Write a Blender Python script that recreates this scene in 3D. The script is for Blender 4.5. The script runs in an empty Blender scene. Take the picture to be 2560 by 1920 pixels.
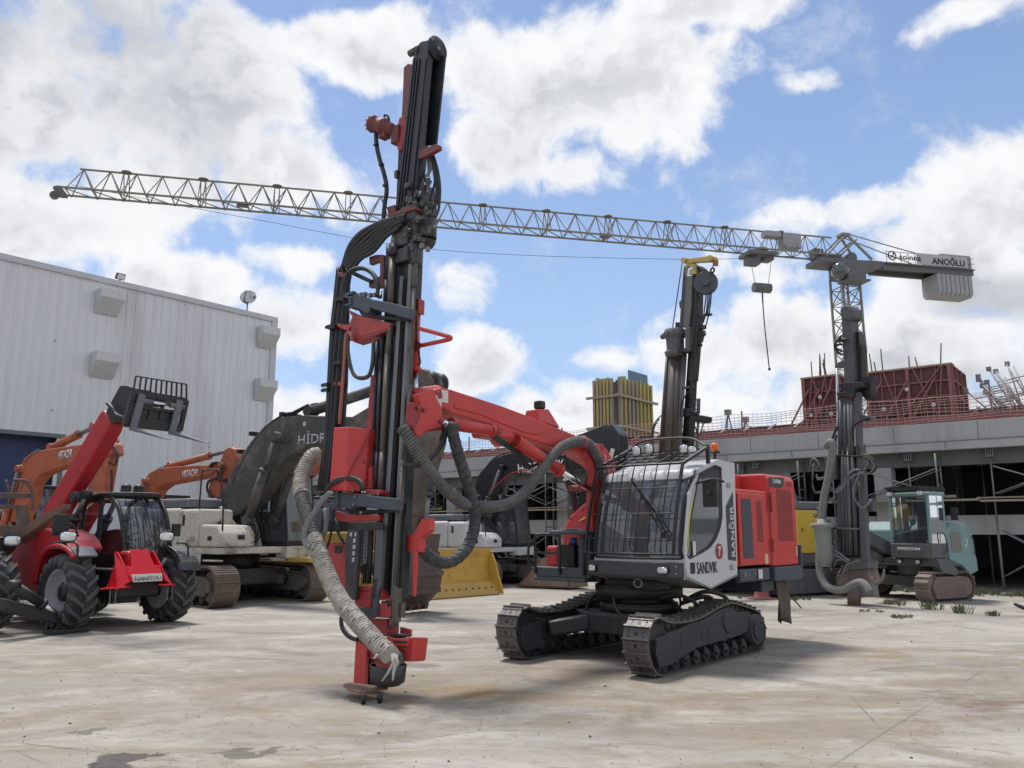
import bpy, bmesh, math, random
from mathutils import Vector, Matrix
random.seed(7)
R_=math.radians
sc=bpy.context.scene
# ---------------------------------------------------------------- camera
CH=1.7; CF=2025.0; CP=R_(10.35)
cd=bpy.data.cameras.new('camera'); cam=bpy.data.objects.new('camera',cd); sc.collection.objects.link(cam)
cam.location=(0,0,CH); cam.rotation_euler=(R_(90)+CP,0,0)
cd.sensor_width=36; cd.lens=CF/2560*36; cd.clip_start=.1; cd.clip_end=3000
sc.camera=cam
def ray(px,py):
    x=(px-1280)/CF; u=(960-py)/CF
    return Vector((x, math.cos(CP)-u*math.sin(CP), math.sin(CP)+u*math.cos(CP)))
# ---------------------------------------------------------------- light, sky
SUN_EL=R_(68); SUN_AZ=R_(-35)      # azimuth from +Y towards +X: high sun, a little behind the machines on the left
sc.view_settings.view_transform='Standard'; sc.view_settings.look='None'
sc.view_settings.exposure=0.24; sc.view_settings.gamma=1
sd=bpy.data.lights.new('sun','SUN'); sd.energy=3.2; sd.angle=R_(12); sd.color=(1,.97,.93)
so=bpy.data.objects.new('sun',sd); sc.collection.objects.link(so)
sv=Vector((math.sin(SUN_AZ)*math.cos(SUN_EL),math.cos(SUN_AZ)*math.cos(SUN_EL),math.sin(SUN_EL)))
so.rotation_euler=(-sv).to_track_quat('-Z','Y').to_euler(); so.location=sv*60
w=bpy.data.worlds.new('World'); sc.world=w; w.use_nodes=True
nt=w.node_tree; nt.nodes.clear()
class NG:
    def __init__(s,nt): s.nt=nt
    def n(s,t,**k):
        o=s.nt.nodes.new(t)
        for a,b in k.items(): setattr(o,a,b)
        return o
    def inp(s,o,i,v):
        if v is None: return
        if hasattr(v,'is_linked') or hasattr(v,'links'): s.nt.links.new(v,o.inputs[i])
        else: o.inputs[i].default_value=v
    def m(s,op,a,b=None,c=None,clamp=False):
        o=s.n('ShaderNodeMath',operation=op,use_clamp=clamp)
        s.inp(o,0,a); s.inp(o,1,b); s.inp(o,2,c)
        return o.outputs[0]
    def v(s,op,a,b=None,out=0):
        o=s.n('ShaderNodeVectorMath',operation=op); s.inp(o,0,a); s.inp(o,1,b); return o.outputs[out]
    def ss(s,x,a,b,lo=0.,hi=1.):
        o=s.n('ShaderNodeMapRange',interpolation_type='SMOOTHSTEP'); s.inp(o,0,x); s.inp(o,1,a); s.inp(o,2,b); s.inp(o,3,lo); s.inp(o,4,hi); return o.outputs[0]
    def noise(s,vec,scale,detail=4,rough=.55,dist=0.):
        o=s.n('ShaderNodeTexNoise'); s.inp(o,'Vector',vec); s.inp(o,'Scale',scale); s.inp(o,'Detail',detail); s.inp(o,'Roughness',rough); s.inp(o,'Distortion',dist); return o.outputs[0]
    def mix(s,f,a,b,mode='MIX'):
        o=s.n('ShaderNodeMix',data_type='RGBA',blend_type=mode); s.inp(o,0,f); s.inp(o,6,a); s.inp(o,7,b); return o.outputs[2]
g=NG(nt)
tc=g.n('ShaderNodeTexCoord').outputs['Generated']
D=g.v('NORMALIZE',tc)
sky=g.n('ShaderNodeTexSky',sky_type='NISHITA'); sky.sun_disc=False; sky.sun_elevation=SUN_EL; sky.sun_rotation=SUN_AZ
sky.air_density=1.0; sky.dust_density=.6; sky.ozone_density=2.0
sp=g.n('ShaderNodeSeparateXYZ'); g.inp(sp,0,D)
warp=g.n('ShaderNodeTexNoise'); g.inp(warp,'Vector',D); warp.inputs['Scale'].default_value=5; warp.inputs['Detail'].default_value=5
wv=g.v('SCALE',g.v('SUBTRACT',warp.outputs['Color'],(.5,.5,.5))); wv.node.inputs[3].default_value=.09
DW=g.v('ADD',D,wv)
# cloud banks: centre and half-size as directions seen from the yard (photo units, 2212 wide)
def bank(cx,cy,rx,ry):
    d=ray(cx*1.1573,cy*1.1573).normalized(); d2=ray((cx+rx)*1.1573,cy*1.1573).normalized(); d3=ray(cx*1.1573,(cy-ry)*1.1573).normalized()
    ax=(d2-d); az=(d3-d)
    def e(v,u): return v.dot(u)
    ux=ax.normalized(); uz=az.normalized()
    s=g.v('SUBTRACT',DW,tuple(d))
    a=g.m('MULTIPLY',g.v('DOT_PRODUCT',s,tuple(ux),out=1),1/ax.length)
    b=g.m('MULTIPLY',g.v('DOT_PRODUCT',s,tuple(uz),out=1),1/az.length)
    b=g.m('MULTIPLY',b,b); a=g.m('MULTIPLY_ADD',a,a,b)
    pk=min(1.1,max(.42,ry/85)); return g.m('MULTIPLY_ADD',g.m('SQRT',a),-pk,pk)
BANKS=[(120,220,470,400),(300,420,190,120),(760,110,230,100),(520,180,140,190),(640,385,220,110),(1080,330,170,90),(1330,190,370,190),(1290,375,90,70),(1735,190,75,32),(1175,200,45,28),
(390,625,190,85),(620,565,130,60),(640,720,170,110),(985,600,62,36),(1045,810,120,85),(1230,900,420,85),(1310,772,105,40),(1760,470,210,62),(1640,615,130,38),
(2230,420,240,190),(2110,560,330,120),(1640,770,320,110),(1980,760,380,150),(2080,30,150,48),(1900,860,600,140),(1500,20,260,80),(500,900,600,100),(20,470,330,160)]
f=None
for b in BANKS:
    k=bank(*b); f=k if f is None else g.m('MAXIMUM',f,k)
f=g.m('MAXIMUM',f,-.6)
back=g.ss(sp.outputs[1],-.1,.25,.22,-.6)      # behind the photographer: broken cloud
side=g.ss(g.m('ABSOLUTE',sp.outputs[0]),.55,.75,-.6,.5)
f=g.m('MAXIMUM',f,g.m('MAXIMUM',back,side))
n1=g.noise(DW,7.5,8,.58); n2=g.noise(D,3.5,4,.55); n3=g.noise(DW,26,4,.6)
dens=g.m('ADD',f,g.m('MULTIPLY_ADD',n1,3.2,-1.72))
cov=g.ss(dens,-.16,.34)
wisp=g.m('MULTIPLY',g.ss(g.noise(DW,6,7,.7),.52,.78),.45)
cov=g.m('MAXIMUM',cov,wisp)
# cloud brightness: white rims, grey undersides
thick=g.ss(g.m('ADD',dens,g.m('MULTIPLY_ADD',n2,2.2,-1.1)),.35,1.35)
left=g.m('MAXIMUM',bank(60,120,700,560),bank(2180,620,330,90)); left=g.m('MAXIMUM',left,bank(2000,830,500,90))
n1b=g.noise(g.v('ADD',DW,(-.012,0,.034)),7.5,6,.58)
shade=g.ss(g.m('SUBTRACT',n1b,n1),-.05,.10)
ls=g.ss(left,.1,.8,0,1)
grey=g.m('MAXIMUM',g.m('MULTIPLY',thick,.42),g.m('MULTIPLY',ls,g.ss(g.noise(DW,4.5,7,.6),.36,.54,.35,1.0)))
grey=g.m('ADD',g.m('MULTIPLY',grey,.85),g.m('MULTIPLY',g.m('MULTIPLY',shade,g.ss(dens,.1,.7)),.50),clamp=True)
grey=g.m('ADD',grey,g.m('MULTIPLY',g.ss(n3,.42,.68),.10),clamp=True)
white=g.mix(grey,(8.1,8.2,8.35,1),(4.6,4.8,5.2,1))
blue=g.mix(1.0,sky.outputs[0],(.98,1.03,1.17,1),'MULTIPLY')
pale=g.ss(sp.outputs[2],0.,.6,.70,.22)
blue=g.mix(pale,blue,(4.4,6.0,8.4,1))
col=g.mix(cov,blue,white)
bg=g.n('ShaderNodeBackground'); g.inp(bg,0,col); bg.inputs[1].default_value=.1
wo=g.n('ShaderNodeOutputWorld'); nt.links.new(bg.outputs[0],wo.inputs[0])
w.cycles.sampling_method='MANUAL'; w.cycles.sample_map_resolution=512

# ---------------------------------------------------------------- materials
MATS={}
def mat(name,col,rough=.6,metal=0.,dirt=None,dn=0.,ds=3.,bump=0.,bs=30.,var=.12,spec=.5,emit=None,alpha=None,streak=False,dlo=.48,dhi=.72):
    if name in MATS: return MATS[name]
    m=bpy.data.materials.new(name); m.use_nodes=True; nt=m.node_tree; g=NG(nt); b=nt.nodes['Principled BSDF']
    tc=g.n('ShaderNodeTexCoord').outputs['Object']
    vec=tc
    if streak:
        mp=g.n('ShaderNodeMapping'); g.inp(mp,0,tc); mp.inputs['Scale'].default_value=(1,1,.12); vec=mp.outputs[0]
    c=tuple(col)+(1,)
    nz=g.noise(tc,ds*.6,5,.6)
    lo=tuple(x*(1-var) for x in col)+(1,); hi=tuple(min(1,x*(1+var)) for x in col)+(1,)
    base=g.mix(nz,lo,hi)
    if dirt is not None:
        k=g.ss(g.noise(vec,ds,8,.7),dlo,dhi,0,dn)
        k2=g.m('MULTIPLY',g.ss(g.noise(vec,ds*7,5,.7),.5,.7),dn*.55)
        base=g.mix(g.m('MAXIMUM',k,k2),base,tuple(dirt)+(1,))
        gs=g.n('ShaderNodeSeparateXYZ'); g.inp(gs,0,g.n('ShaderNodeNewGeometry').outputs['Normal'])
        dz_=g.m('MULTIPLY',g.ss(gs.outputs[2],.35,.95),g.ss(g.noise(tc,ds*1.7,6,.65),.35,.65,.12,.42))   # settled dust on upward faces
        base=g.mix(dz_,base,(.30,.27,.235,1))
        g.inp(b,'Roughness',g.m('ADD',g.m('MULTIPLY',k,.3),rough,clamp=True))
    else: b.inputs['Roughness'].default_value=rough
    g.inp(b,'Base Color',base)
    b.inputs['Metallic'].default_value=metal; b.inputs['Specular IOR Level'].default_value=spec
    if bump:
        bp=g.n('ShaderNodeBump'); bp.inputs['Strength'].default_value=bump; bp.inputs['Distance'].default_value=.02
        g.inp(bp,'Height',g.noise(tc,bs,5,.65)); nt.links.new(bp.outputs[0],b.inputs['Normal'])
    if emit: b.inputs['Emission Color'].default_value=tuple(emit)+(1,); b.inputs['Emission Strength'].default_value=1
    if alpha is not None: b.inputs['Alpha'].default_value=alpha
    MATS[name]=m; return m
def glassmat(name,tint,trans):
    if name in MATS: return MATS[name]
    m=bpy.data.materials.new(name); m.use_nodes=True; nt=m.node_tree; g=NG(nt); nt.nodes.clear()
    t=g.n('ShaderNodeBsdfTransparent'); t.inputs[0].default_value=tuple(tint)+(1,)
    gl=g.n('ShaderNodeBsdfGlossy'); gl.inputs[0].default_value=(.9,.95,1,1); gl.inputs['Roughness'].default_value=.04
    df=g.n('ShaderNodeBsdfDiffuse'); df.inputs[0].default_value=(.16,.17,.18,1)
    lw=g.n('ShaderNodeLayerWeight'); lw.inputs[0].default_value=.35
    mx0=g.n('ShaderNodeMixShader'); mx0.inputs[0].default_value=trans; nt.links.new(df.outputs[0],mx0.inputs[1]); nt.links.new(t.outputs[0],mx0.inputs[2])
    mx=g.n('ShaderNodeMixShader'); g.inp(mx,0,g.m('MULTIPLY_ADD',lw.outputs[0],.75,.05,clamp=True)); nt.links.new(mx0.outputs[0],mx.inputs[1]); nt.links.new(gl.outputs[0],mx.inputs[2])
    o=g.n('ShaderNodeOutputMaterial'); nt.links.new(mx.outputs[0],o.inputs[0]); MATS[name]=m; return m
DUST=(.24,.21,.18)
RED=mat('red_paint',(.54,.040,.036),.45,dirt=(.28,.085,.07),dn=.6,ds=3.2,bump=.03,bs=40)
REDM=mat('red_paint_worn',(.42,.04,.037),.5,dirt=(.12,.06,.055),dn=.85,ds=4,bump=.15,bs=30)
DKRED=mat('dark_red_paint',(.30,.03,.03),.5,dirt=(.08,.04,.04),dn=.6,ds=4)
BLUEG=mat('blue_grey_paint',(.050,.062,.082),.55,dirt=(.14,.14,.14),dn=.35,ds=3,bump=.06)
BLK=mat('black_steel',(.015,.016,.018),.5,dirt=(.07,.066,.062),dn=.45,ds=3,bump=.1)
MAST=mat('mast_steel',(.030,.033,.040),.45,metal=.35,dirt=(.085,.08,.078),dn=.55,ds=4,streak=True,bump=.1)
RAIL=mat('rail_steel',(.17,.175,.18),.42,metal=.5,dirt=(.08,.075,.07),dn=.6,ds=6,streak=True)
RODM=mat('drill_steel',(.13,.115,.10),.5,metal=.5,dirt=(.07,.06,.055),dn=.7,ds=5,streak=True)
RUB=mat('rubber_hose',(.016,.017,.018),.55,dirt=(.09,.085,.08),dn=.4,ds=5)
RUBD=mat('dusty_duct_hose',(.045,.046,.05),.7,dirt=(.20,.19,.17),dn=.75,ds=3,bump=.2)
DUCT=mat('dusty_ribbed_duct',(.06,.06,.062),.75,dirt=(.20,.19,.175),dn=.8,ds=3,bump=.2)
FRAY=mat('frayed_cloth',(.46,.42,.365),.95,dirt=(.13,.115,.10),dn=.6,ds=11,bump=.7,bs=45,dlo=.52,dhi=.66)
WHT=mat('white_paint',(.62,.63,.64),.4,dirt=(.40,.39,.37),dn=.3,ds=2)
WHTD=mat('dirty_white_paint',(.60,.56,.48),.5,dirt=(.14,.10,.07),dn=.75,ds=2.2,bump=.1,dlo=.5,dhi=.66)
LGREY=mat('light_grey_plastic',(.36,.36,.36),.5,dirt=(.2,.2,.2),dn=.3)
TRK=mat('track_steel',(.11,.10,.095),.6,metal=.2,dirt=(.27,.235,.195),dn=.7,ds=5,bump=.25)
TRKB=mat('rusty_track_steel',(.17,.125,.095),.75,dirt=(.30,.24,.19),dn=.7,ds=4,bump=.3)
CHROME=mat('chrome_rod',(.75,.76,.78),.18,metal=1.)
GLASS=glassmat('cab_glass',(.42,.44,.46),.75)
GLASSD=glassmat('dark_cab_glass',(.25,.28,.30),.55)
GLASSC=glassmat('clear_cab_glass',(.6,.66,.68),.85)
LAMP=mat('headlamp_lens',(.72,.74,.76),.12,metal=.6)
ORL=mat('orange_beacon_lens',(.75,.13,.02),.25)
ORG=mat('orange_paint',(.42,.115,.05),.5,dirt=(.14,.06,.04),dn=.65,ds=2.0,bump=.08)
ORGD=mat('dirty_orange_paint',(.42,.12,.06),.6,dirt=(.12,.07,.05),dn=.75,ds=2.4)
MANR=mat('telehandler_red',(.42,.014,.022),.4,dirt=(.17,.03,.03),dn=.55,ds=2)
YEL=mat('yellow_paint',(.58,.36,.07),.5,dirt=(.28,.19,.09),dn=.5,ds=2.2,bump=.06)
YELB=mat('hood_yellow',(.68,.44,.05),.45,dirt=(.35,.25,.1),dn=.4,ds=2)
TEAL=mat('teal_paint',(.19,.31,.315),.6,dirt=(.20,.22,.20),dn=.75,ds=2.2)
GREY=mat('grey_paint',(.13,.14,.16),.5,dirt=(.2,.19,.18),dn=.4)
DGREY=mat('dirty_black_boom',(.052,.050,.050),.6,dirt=(.19,.165,.145),dn=.8,ds=1.6,bump=.12,dlo=.44,dhi=.7)
BOOMB=mat('glossy_black_boom',(.012,.013,.017),.25,dirt=(.04,.04,.04),dn=.3)
BRN=mat('rusty_bucket_steel',(.095,.07,.06),.7,dirt=(.20,.15,.12),dn=.7,ds=2.5,bump=.3)
BRN2=mat('brown_bucket_steel',(.22,.15,.11),.75,dirt=(.32,.25,.2),dn=.6,ds=2.5,bump=.25)
TYRE=mat('tyre_rubber',(.032,.033,.035),.8,dirt=(.11,.105,.10),dn=.6,ds=5,bump=.2)
RIM=mat('grey_wheel_rim',(.36,.36,.37),.5,dirt=(.12,.11,.10),dn=.5)
LETW=mat('white_lettering',(.72,.72,.72),.6)
LETK=mat('black_lettering',(.02,.02,.022),.6)
LETG=mat('grey_lettering',(.45,.45,.46),.6)
STICK=mat('pale_sticker',(.62,.60,.56),.6)
MAROON=mat('maroon_disc_paint',(.28,.02,.04),.5)
YLN=mat('yellow_strip',(.75,.72,.08),.5)
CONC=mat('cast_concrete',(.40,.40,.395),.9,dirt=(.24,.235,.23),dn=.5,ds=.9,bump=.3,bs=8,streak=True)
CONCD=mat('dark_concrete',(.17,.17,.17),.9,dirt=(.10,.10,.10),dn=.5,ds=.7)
GALV=mat('galvanised_scaffold',(.22,.22,.22),.5,metal=.3,dirt=(.20,.15,.12),dn=.7,ds=4)
WOOD=mat('weathered_plank',(.36,.30,.22),.85,dirt=(.20,.17,.13),dn=.6,ds=2.5)
YPLY=mat('yellow_formwork',(.46,.38,.13),.75,dirt=(.32,.28,.16),dn=.6,ds=2)
RPLY=mat('red_formwork',(.11,.045,.045),.7,dirt=(.20,.09,.08),dn=.6,ds=2)
RPLYL=mat('pink_formwork_frame',(.27,.105,.10),.7,dirt=(.25,.14,.12),dn=.5,ds=2)
NET=mat('orange_net',(.55,.33,.29),.8,dirt=(.4,.3,.27),dn=.5)
CRN=mat('crane_steel',(.22,.20,.15),.6,dirt=(.16,.13,.09),dn=.6,ds=.8)
CRNG=mat('crane_dark_steel',(.12,.12,.125),.6)
BALL=mat('concrete_ballast',(.33,.33,.34),.9,dirt=(.24,.24,.24),dn=.5,ds=.6)

# ---------------------------------------------------------------- mesh helpers
COL=sc.collection
class MB:
    def __init__(s): s.v=[]; s.f=[]; s.sm=[]
    def add(s,vs,fs,smooth=False):
        o=len(s.v); s.v+= [tuple(v) for v in vs]
        for f in fs: s.f.append(tuple(i+o for i in f)); s.sm.append(smooth if isinstance(smooth,bool) else False)
        return s
    def box(s,c,d,rz=0.,M=None):
        hx,hy,hz=d[0]/2,d[1]/2,d[2]/2
        vs=[Vector((x,y,z)) for x in(-hx,hx) for y in(-hy,hy) for z in(-hz,hz)]
        T=Matrix.Translation(Vector(c))@Matrix.Rotation(rz,4,'Z')
        if M is not None: T=Matrix.Translation(Vector(c))@M.to_4x4()
        return s.add([T@v for v in vs],[(0,1,3,2),(4,6,7,5),(0,4,5,1),(2,3,7,6),(0,2,6,4),(1,5,7,3)])
    def bb(s,a,b): # box from corner to corner
        return s.box([(a[i]+b[i])/2 for i in range(3)],[abs(a[i]-b[i]) for i in range(3)])
    def bar(s,p0,p1,w,h,up=(0,0,1)):
        p0=Vector(p0); p1=Vector(p1); d=(p1-p0)
        L=d.length
        if L<1e-6: return s
        d.normalize(); u=Vector(up)
        if abs(d.dot(u))>.98: u=Vector((1,0,0)) if abs(d.x)<.9 else Vector((0,1,0))
        r=d.cross(u).normalized(); u=r.cross(d)
        vs=[p+r*(a*w/2)+u*(b*h/2) for p in(p0,p1) for a,b in((-1,-1),(1,-1),(1,1),(-1,1))]
        return s.add(vs,[(0,1,2,3),(7,6,5,4),(0,4,5,1),(1,5,6,2),(2,6,7,3),(3,7,4,0)])
    def rings(s,rings,closed=False,caps=True,smooth=True):
        n=len(rings[0]); o=len(s.v)
        for r in rings: s.v+=[tuple(p) for p in r]
        m=len(rings)
        for i in range(m if closed else m-1):
            a=o+i*n; b=o+((i+1)%m)*n
            for j in range(n):
                k=(j+1)%n; s.f.append((a+j,a+k,b+k,b+j)); s.sm.append(smooth)
        if caps and not closed:
            s.f.append(tuple(o+j for j in range(n))[::-1]); s.sm.append(False)
            s.f.append(tuple(o+(m-1)*n+j for j in range(n))); s.sm.append(False)
        return s
    def cyl(s,p0,p1,r0,r1=None,n=16,caps=True,smooth=True):
        if r1 is None: r1=r0
        p0=Vector(p0); p1=Vector(p1); d=(p1-p0).normalized()
        a=Vector((0,0,1)) if abs(d.z)<.9 else Vector((1,0,0))
        u=d.cross(a).normalized(); v=d.cross(u)
        R=[[p+(u*math.cos(t)+v*math.sin(t))*r for t in [2*math.pi*j/n for j in range(n)]] for p,r in((p0,r0),(p1,r1))]
        return s.rings(R,caps=caps,smooth=smooth)
    def lathe(s,c,axis,prof,n=24,closed=False):   # prof: (offset along axis, radius)
        c=Vector(c); d=Vector(axis).normalized(); a=Vector((0,0,1)) if abs(d.z)<.9 else Vector((1,0,0))
        u=d.cross(a).normalized(); v=d.cross(u)
        R=[[c+d*h+(u*math.cos(t)+v*math.sin(t))*max(r,1e-4) for t in [2*math.pi*j/n for j in range(n)]] for h,r in prof]
        return s.rings(R,closed=closed,caps=not closed)
    def tube(s,pts,r,n=8,sub=6,rib=0.,ribl=.03,smooth=True,jit=0.):
        P=spline(pts,sub) if sub>1 else [Vector(p) for p in pts]
        if rib:
            L=sum((P[i+1]-P[i]).length for i in range(len(P)-1)); P=resample(P,max(4,int(L/ribl*2)))
        R=[]; u=None
        for i,p in enumerate(P):
            t=(P[min(i+1,len(P)-1)]-P[max(i-1,0)]).normalized()
            if u is None:
                a=Vector((0,0,1)) if abs(t.z)<.9 else Vector((1,0,0)); u=t.cross(a).normalized()
            else: u=(u-t*u.dot(t)).normalized()
            v=t.cross(u); rr=(r(i/(len(P)-1)) if callable(r) else r)
            if rib: rr*=1+(rib if i%2 else -rib)
            R.append([p+(u*math.cos(q)+v*math.sin(q))*(rr*(1+(random.uniform(-jit,jit) if jit else 0))) for q in [2*math.pi*j/n for j in range(n)]])
        return s.rings(R,smooth=smooth)
    def prism(s,poly,vec):
        n=len(poly); vec=Vector(vec); P=[Vector(p) for p in poly]
        o=len(s.v); s.v+=[tuple(p) for p in P]+[tuple(p+vec) for p in P]
        s.f.append(tuple(o+i for i in range(n))); s.sm.append(False)
        s.f.append(tuple(o+n+i for i in range(n))[::-1]); s.sm.append(False)
        for i in range(n):
            k=(i+1)%n; s.f.append((o+i,o+n+i,o+n+k,o+k)); s.sm.append(False)
        return s
    def py(s,xz,y0,y1): return s.prism([(a,y0,b) for a,b in xz],(0,y1-y0,0))
    def pxx(s,yz,x0,x1): return s.prism([(x0,a,b) for a,b in yz],(x1-x0,0,0))
    def pz(s,xy,z0,z1): return s.prism([(a,b,z0) for a,b in xy],(0,0,z1-z0))
    def ball(s,c,r,n=12,sq=(1,1,1)):
        c=Vector(c); R=[]
        for i in range(n//2+1):
            t=math.pi*i/(n//2); rr=max(math.sin(t),.02)
            R.append([c+Vector((r*rr*math.cos(2*math.pi*j/n)*sq[0],r*rr*math.sin(2*math.pi*j/n)*sq[1],r*math.cos(t)*sq[2])) for j in range(n)])
        return s.rings(R)
    def build(s,name,m,parent=None,bevel=0.,mats=None,seg=2,tri=False):
        me=bpy.data.meshes.new(name); me.from_pydata(s.v,[],s.f); me.materials.append(m)
        me.polygons.foreach_set('use_smooth',s.sm)
        bm=bmesh.new(); bm.from_mesh(me); bmesh.ops.recalc_face_normals(bm,faces=bm.faces); bm.to_mesh(me); bm.free()
        me.update(); o=bpy.data.objects.new(name,me); COL.objects.link(o)
        if parent is not None: o.parent=parent
        if bevel:
            b=o.modifiers.new('bevel','BEVEL'); b.width=bevel; b.segments=seg; b.limit_method='ANGLE'; b.angle_limit=R_(35); b.harden_normals=False
        return o
def spline(pts,sub=6):
    P=[Vector(p) for p in pts]
    if len(P)<3: 
        return [P[0].lerp(P[-1],i/sub) for i in range(sub+1)]
    Q=[P[0]*2-P[1]]+P+[P[-1]*2-P[-2]]; out=[]
    for i in range(1,len(Q)-2):
        a,b,c,d=Q[i-1:i+3]
        for k in range(sub):
            t=k/sub; out.append(.5*((2*b)+(c-a)*t+(2*a-5*b+4*c-d)*t*t+(3*b-a-3*c+d)*t**3))
    out.append(P[-1]); return out
def resample(P,n):
    L=[0]
    for i in range(len(P)-1): L.append(L[-1]+(P[i+1]-P[i]).length)
    out=[]; j=0
    for k in range(n+1):
        t=L[-1]*k/n
        while j<len(L)-2 and L[j+1]<t: j+=1
        out.append(P[j].lerp(P[j+1],(t-L[j])/max(L[j+1]-L[j],1e-9)))
    return out
def tag(o,label=None,cat=None,group=None,kind=None):
    if label: o['label']=label
    if cat: o['category']=cat
    if group: o['group']=group
    if kind: o['kind']=kind
    return o
class Fr:
    def __init__(s,x,y,deg,z=0.):
        s.M=Matrix.Translation((x,y,z))@Matrix.Rotation(R_(deg),4,'Z'); s.I=s.M.inverted()
        s.c=s.I@Vector((0,0,CH))
    def pl(s,px,py,n,d):      # point of the local plane n.p=d along the sight line of a photo pixel
        n=Vector(n); r=s.I.to_3x3()@ray(px,py); t=(d-n.dot(s.c))/n.dot(r); return s.c+r*t
    def x(s,px,py,v): return s.pl(px,py,(1,0,0),v)
    def y(s,px,py,v): return s.pl(px,py,(0,1,0),v)
    def z(s,px,py,v): return s.pl(px,py,(0,0,1),v)
    def ys(s,P,v): return [s.y(*p,v) for p in P]
def Z(ox,oy,sc_,l): return [(ox+a/sc_,oy+b/sc_) for a,b in l]
def thing(name,label,cat,fr,group=None):
    o=bpy.data.objects.new(name,None); COL.objects.link(o); o.matrix_world=fr.M; o.empty_display_size=.3
    return tag(o,label,cat,group)
def helix(P,R,pitch,r,n=12):
    P=[Vector(p) for p in P]; L=sum((P[i+1]-P[i]).length for i in range(len(P)-1)); N=max(8,int(L/pitch*n)); Q=resample(P,N); out=[]; u=None
    for i,p in enumerate(Q):
        t=(Q[min(i+1,N)]-Q[max(i-1,0)]).normalized()
        if u is None: a=Vector((0,0,1)) if abs(t.z)<.9 else Vector((1,0,0)); u=t.cross(a).normalized()
        else: u=(u-t*u.dot(t)).normalized()
        v=t.cross(u); q=2*math.pi*i/n; RR=(R(i/N) if callable(R) else R)*(1+random.uniform(-.035,.045)+.03*math.sin(i*.013))
        out.append(p+(u*math.cos(q)+v*math.sin(q))*RR)
    return MB().tube(out,r,n=4,sub=1)
def text(s,name,m,parent,org,xd,yd,h,w=None,off=0.,thick=.004,shear=0.,alignc=False):
    c=bpy.data.curves.new('t','FONT'); c.body=s; c.size=1; c.offset=off; c.shear=shear; c.resolution_u=3
    t=bpy.data.objects.new('t',c); COL.objects.link(t); dg=bpy.context.evaluated_depsgraph_get(); dg.update()
    me=bpy.data.meshes.new_from_object(t.evaluated_get(dg)); bpy.data.objects.remove(t)
    xs=[v.co.x for v in me.vertices]; ys=[v.co.y for v in me.vertices]; x0,x1,y0,y1=min(xs),max(xs),min(ys),max(ys)
    sy=h/(y1-y0); sx=(w/(x1-x0)) if w else sy
    org=Vector(org); xd=Vector(xd).normalized(); yd=Vector(yd).normalized(); nn=xd.cross(yd)
    for v in me.vertices: v.co=org+xd*((v.co.x-x0)*sx)+yd*((v.co.y-y0)*sy)
    bm=bmesh.new(); bm.from_mesh(me); r=bmesh.ops.extrude_face_region(bm,geom=bm.faces[:]); bmesh.ops.translate(bm,verts=[e for e in r['geom'] if isinstance(e,bmesh.types.BMVert)],vec=nn*thick); bmesh.ops.recalc_face_normals(bm,faces=bm.faces); bm.to_mesh(me); bm.free()
    me.materials.clear(); me.materials.append(m)
    o=bpy.data.objects.new(name,me); COL.objects.link(o); o.parent=parent; return o
# ---------------------------------------------------------------- ground
gm=bpy.data.materials.new('yard_concrete'); gm.use_nodes=True; g=NG(gm.node_tree); b=gm.node_tree.nodes['Principled BSDF']
tc=g.n('ShaderNodeTexCoord').outputs['Object']
mp=g.n('ShaderNodeMapping'); g.inp(mp,0,tc); mp.inputs['Rotation'].default_value=(0,0,R_(18)); mp.inputs['Scale'].default_value=(.62,1.25,1); st=mp.outputs[0]
big=g.noise(tc,.16,6,.6); med=g.noise(st,.8,9,.66,.6); fine=g.noise(tc,9,8,.72); vf=g.noise(tc,60,4,.7)
base=g.mix(g.ss(big,.3,.7),(.255,.232,.190,1),(.35,.322,.27,1))
base=g.mix(g.ss(med,.40,.72),base,(.44,.41,.36,1))
sx=g.n('ShaderNodeSeparateXYZ'); g.inp(sx,0,tc)
near=g.ss(sx.outputs[1],16.,9.,0,1)                      # mud has been dragged about in the front of the yard
mud=g.m('MULTIPLY',g.ss(g.noise(st,.55,9,.7,.8),.42,.62),g.m('MULTIPLY_ADD',near,.6,.15))
base=g.mix(mud,base,(.235,.185,.125,1))
mud2=g.m('MULTIPLY',g.ss(g.noise(st,2.1,9,.72,1.2),.52,.64),g.m('MULTIPLY_ADD',near,.45,.10))
base=g.mix(mud2,base,(.20,.155,.115,1))
chalk=g.m('MULTIPLY',g.ss(g.noise(st,1.7,8,.75,.4),.58,.70),.55)
base=g.mix(chalk,base,(.52,.485,.43,1))
base=g.mix(g.m('MULTIPLY',g.ss(fine,.52,.70),.5),base,(.19,.165,.135,1))
base=g.mix(g.m('MULTIPLY',g.ss(g.noise(tc,22,6,.7),.58,.72),.45),base,(.13,.11,.09,1))
base=g.mix(g.m('MULTIPLY',g.ss(g.noise(tc,3.1,8,.75),.55,.68),.30),base,(.19,.155,.12,1))
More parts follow.
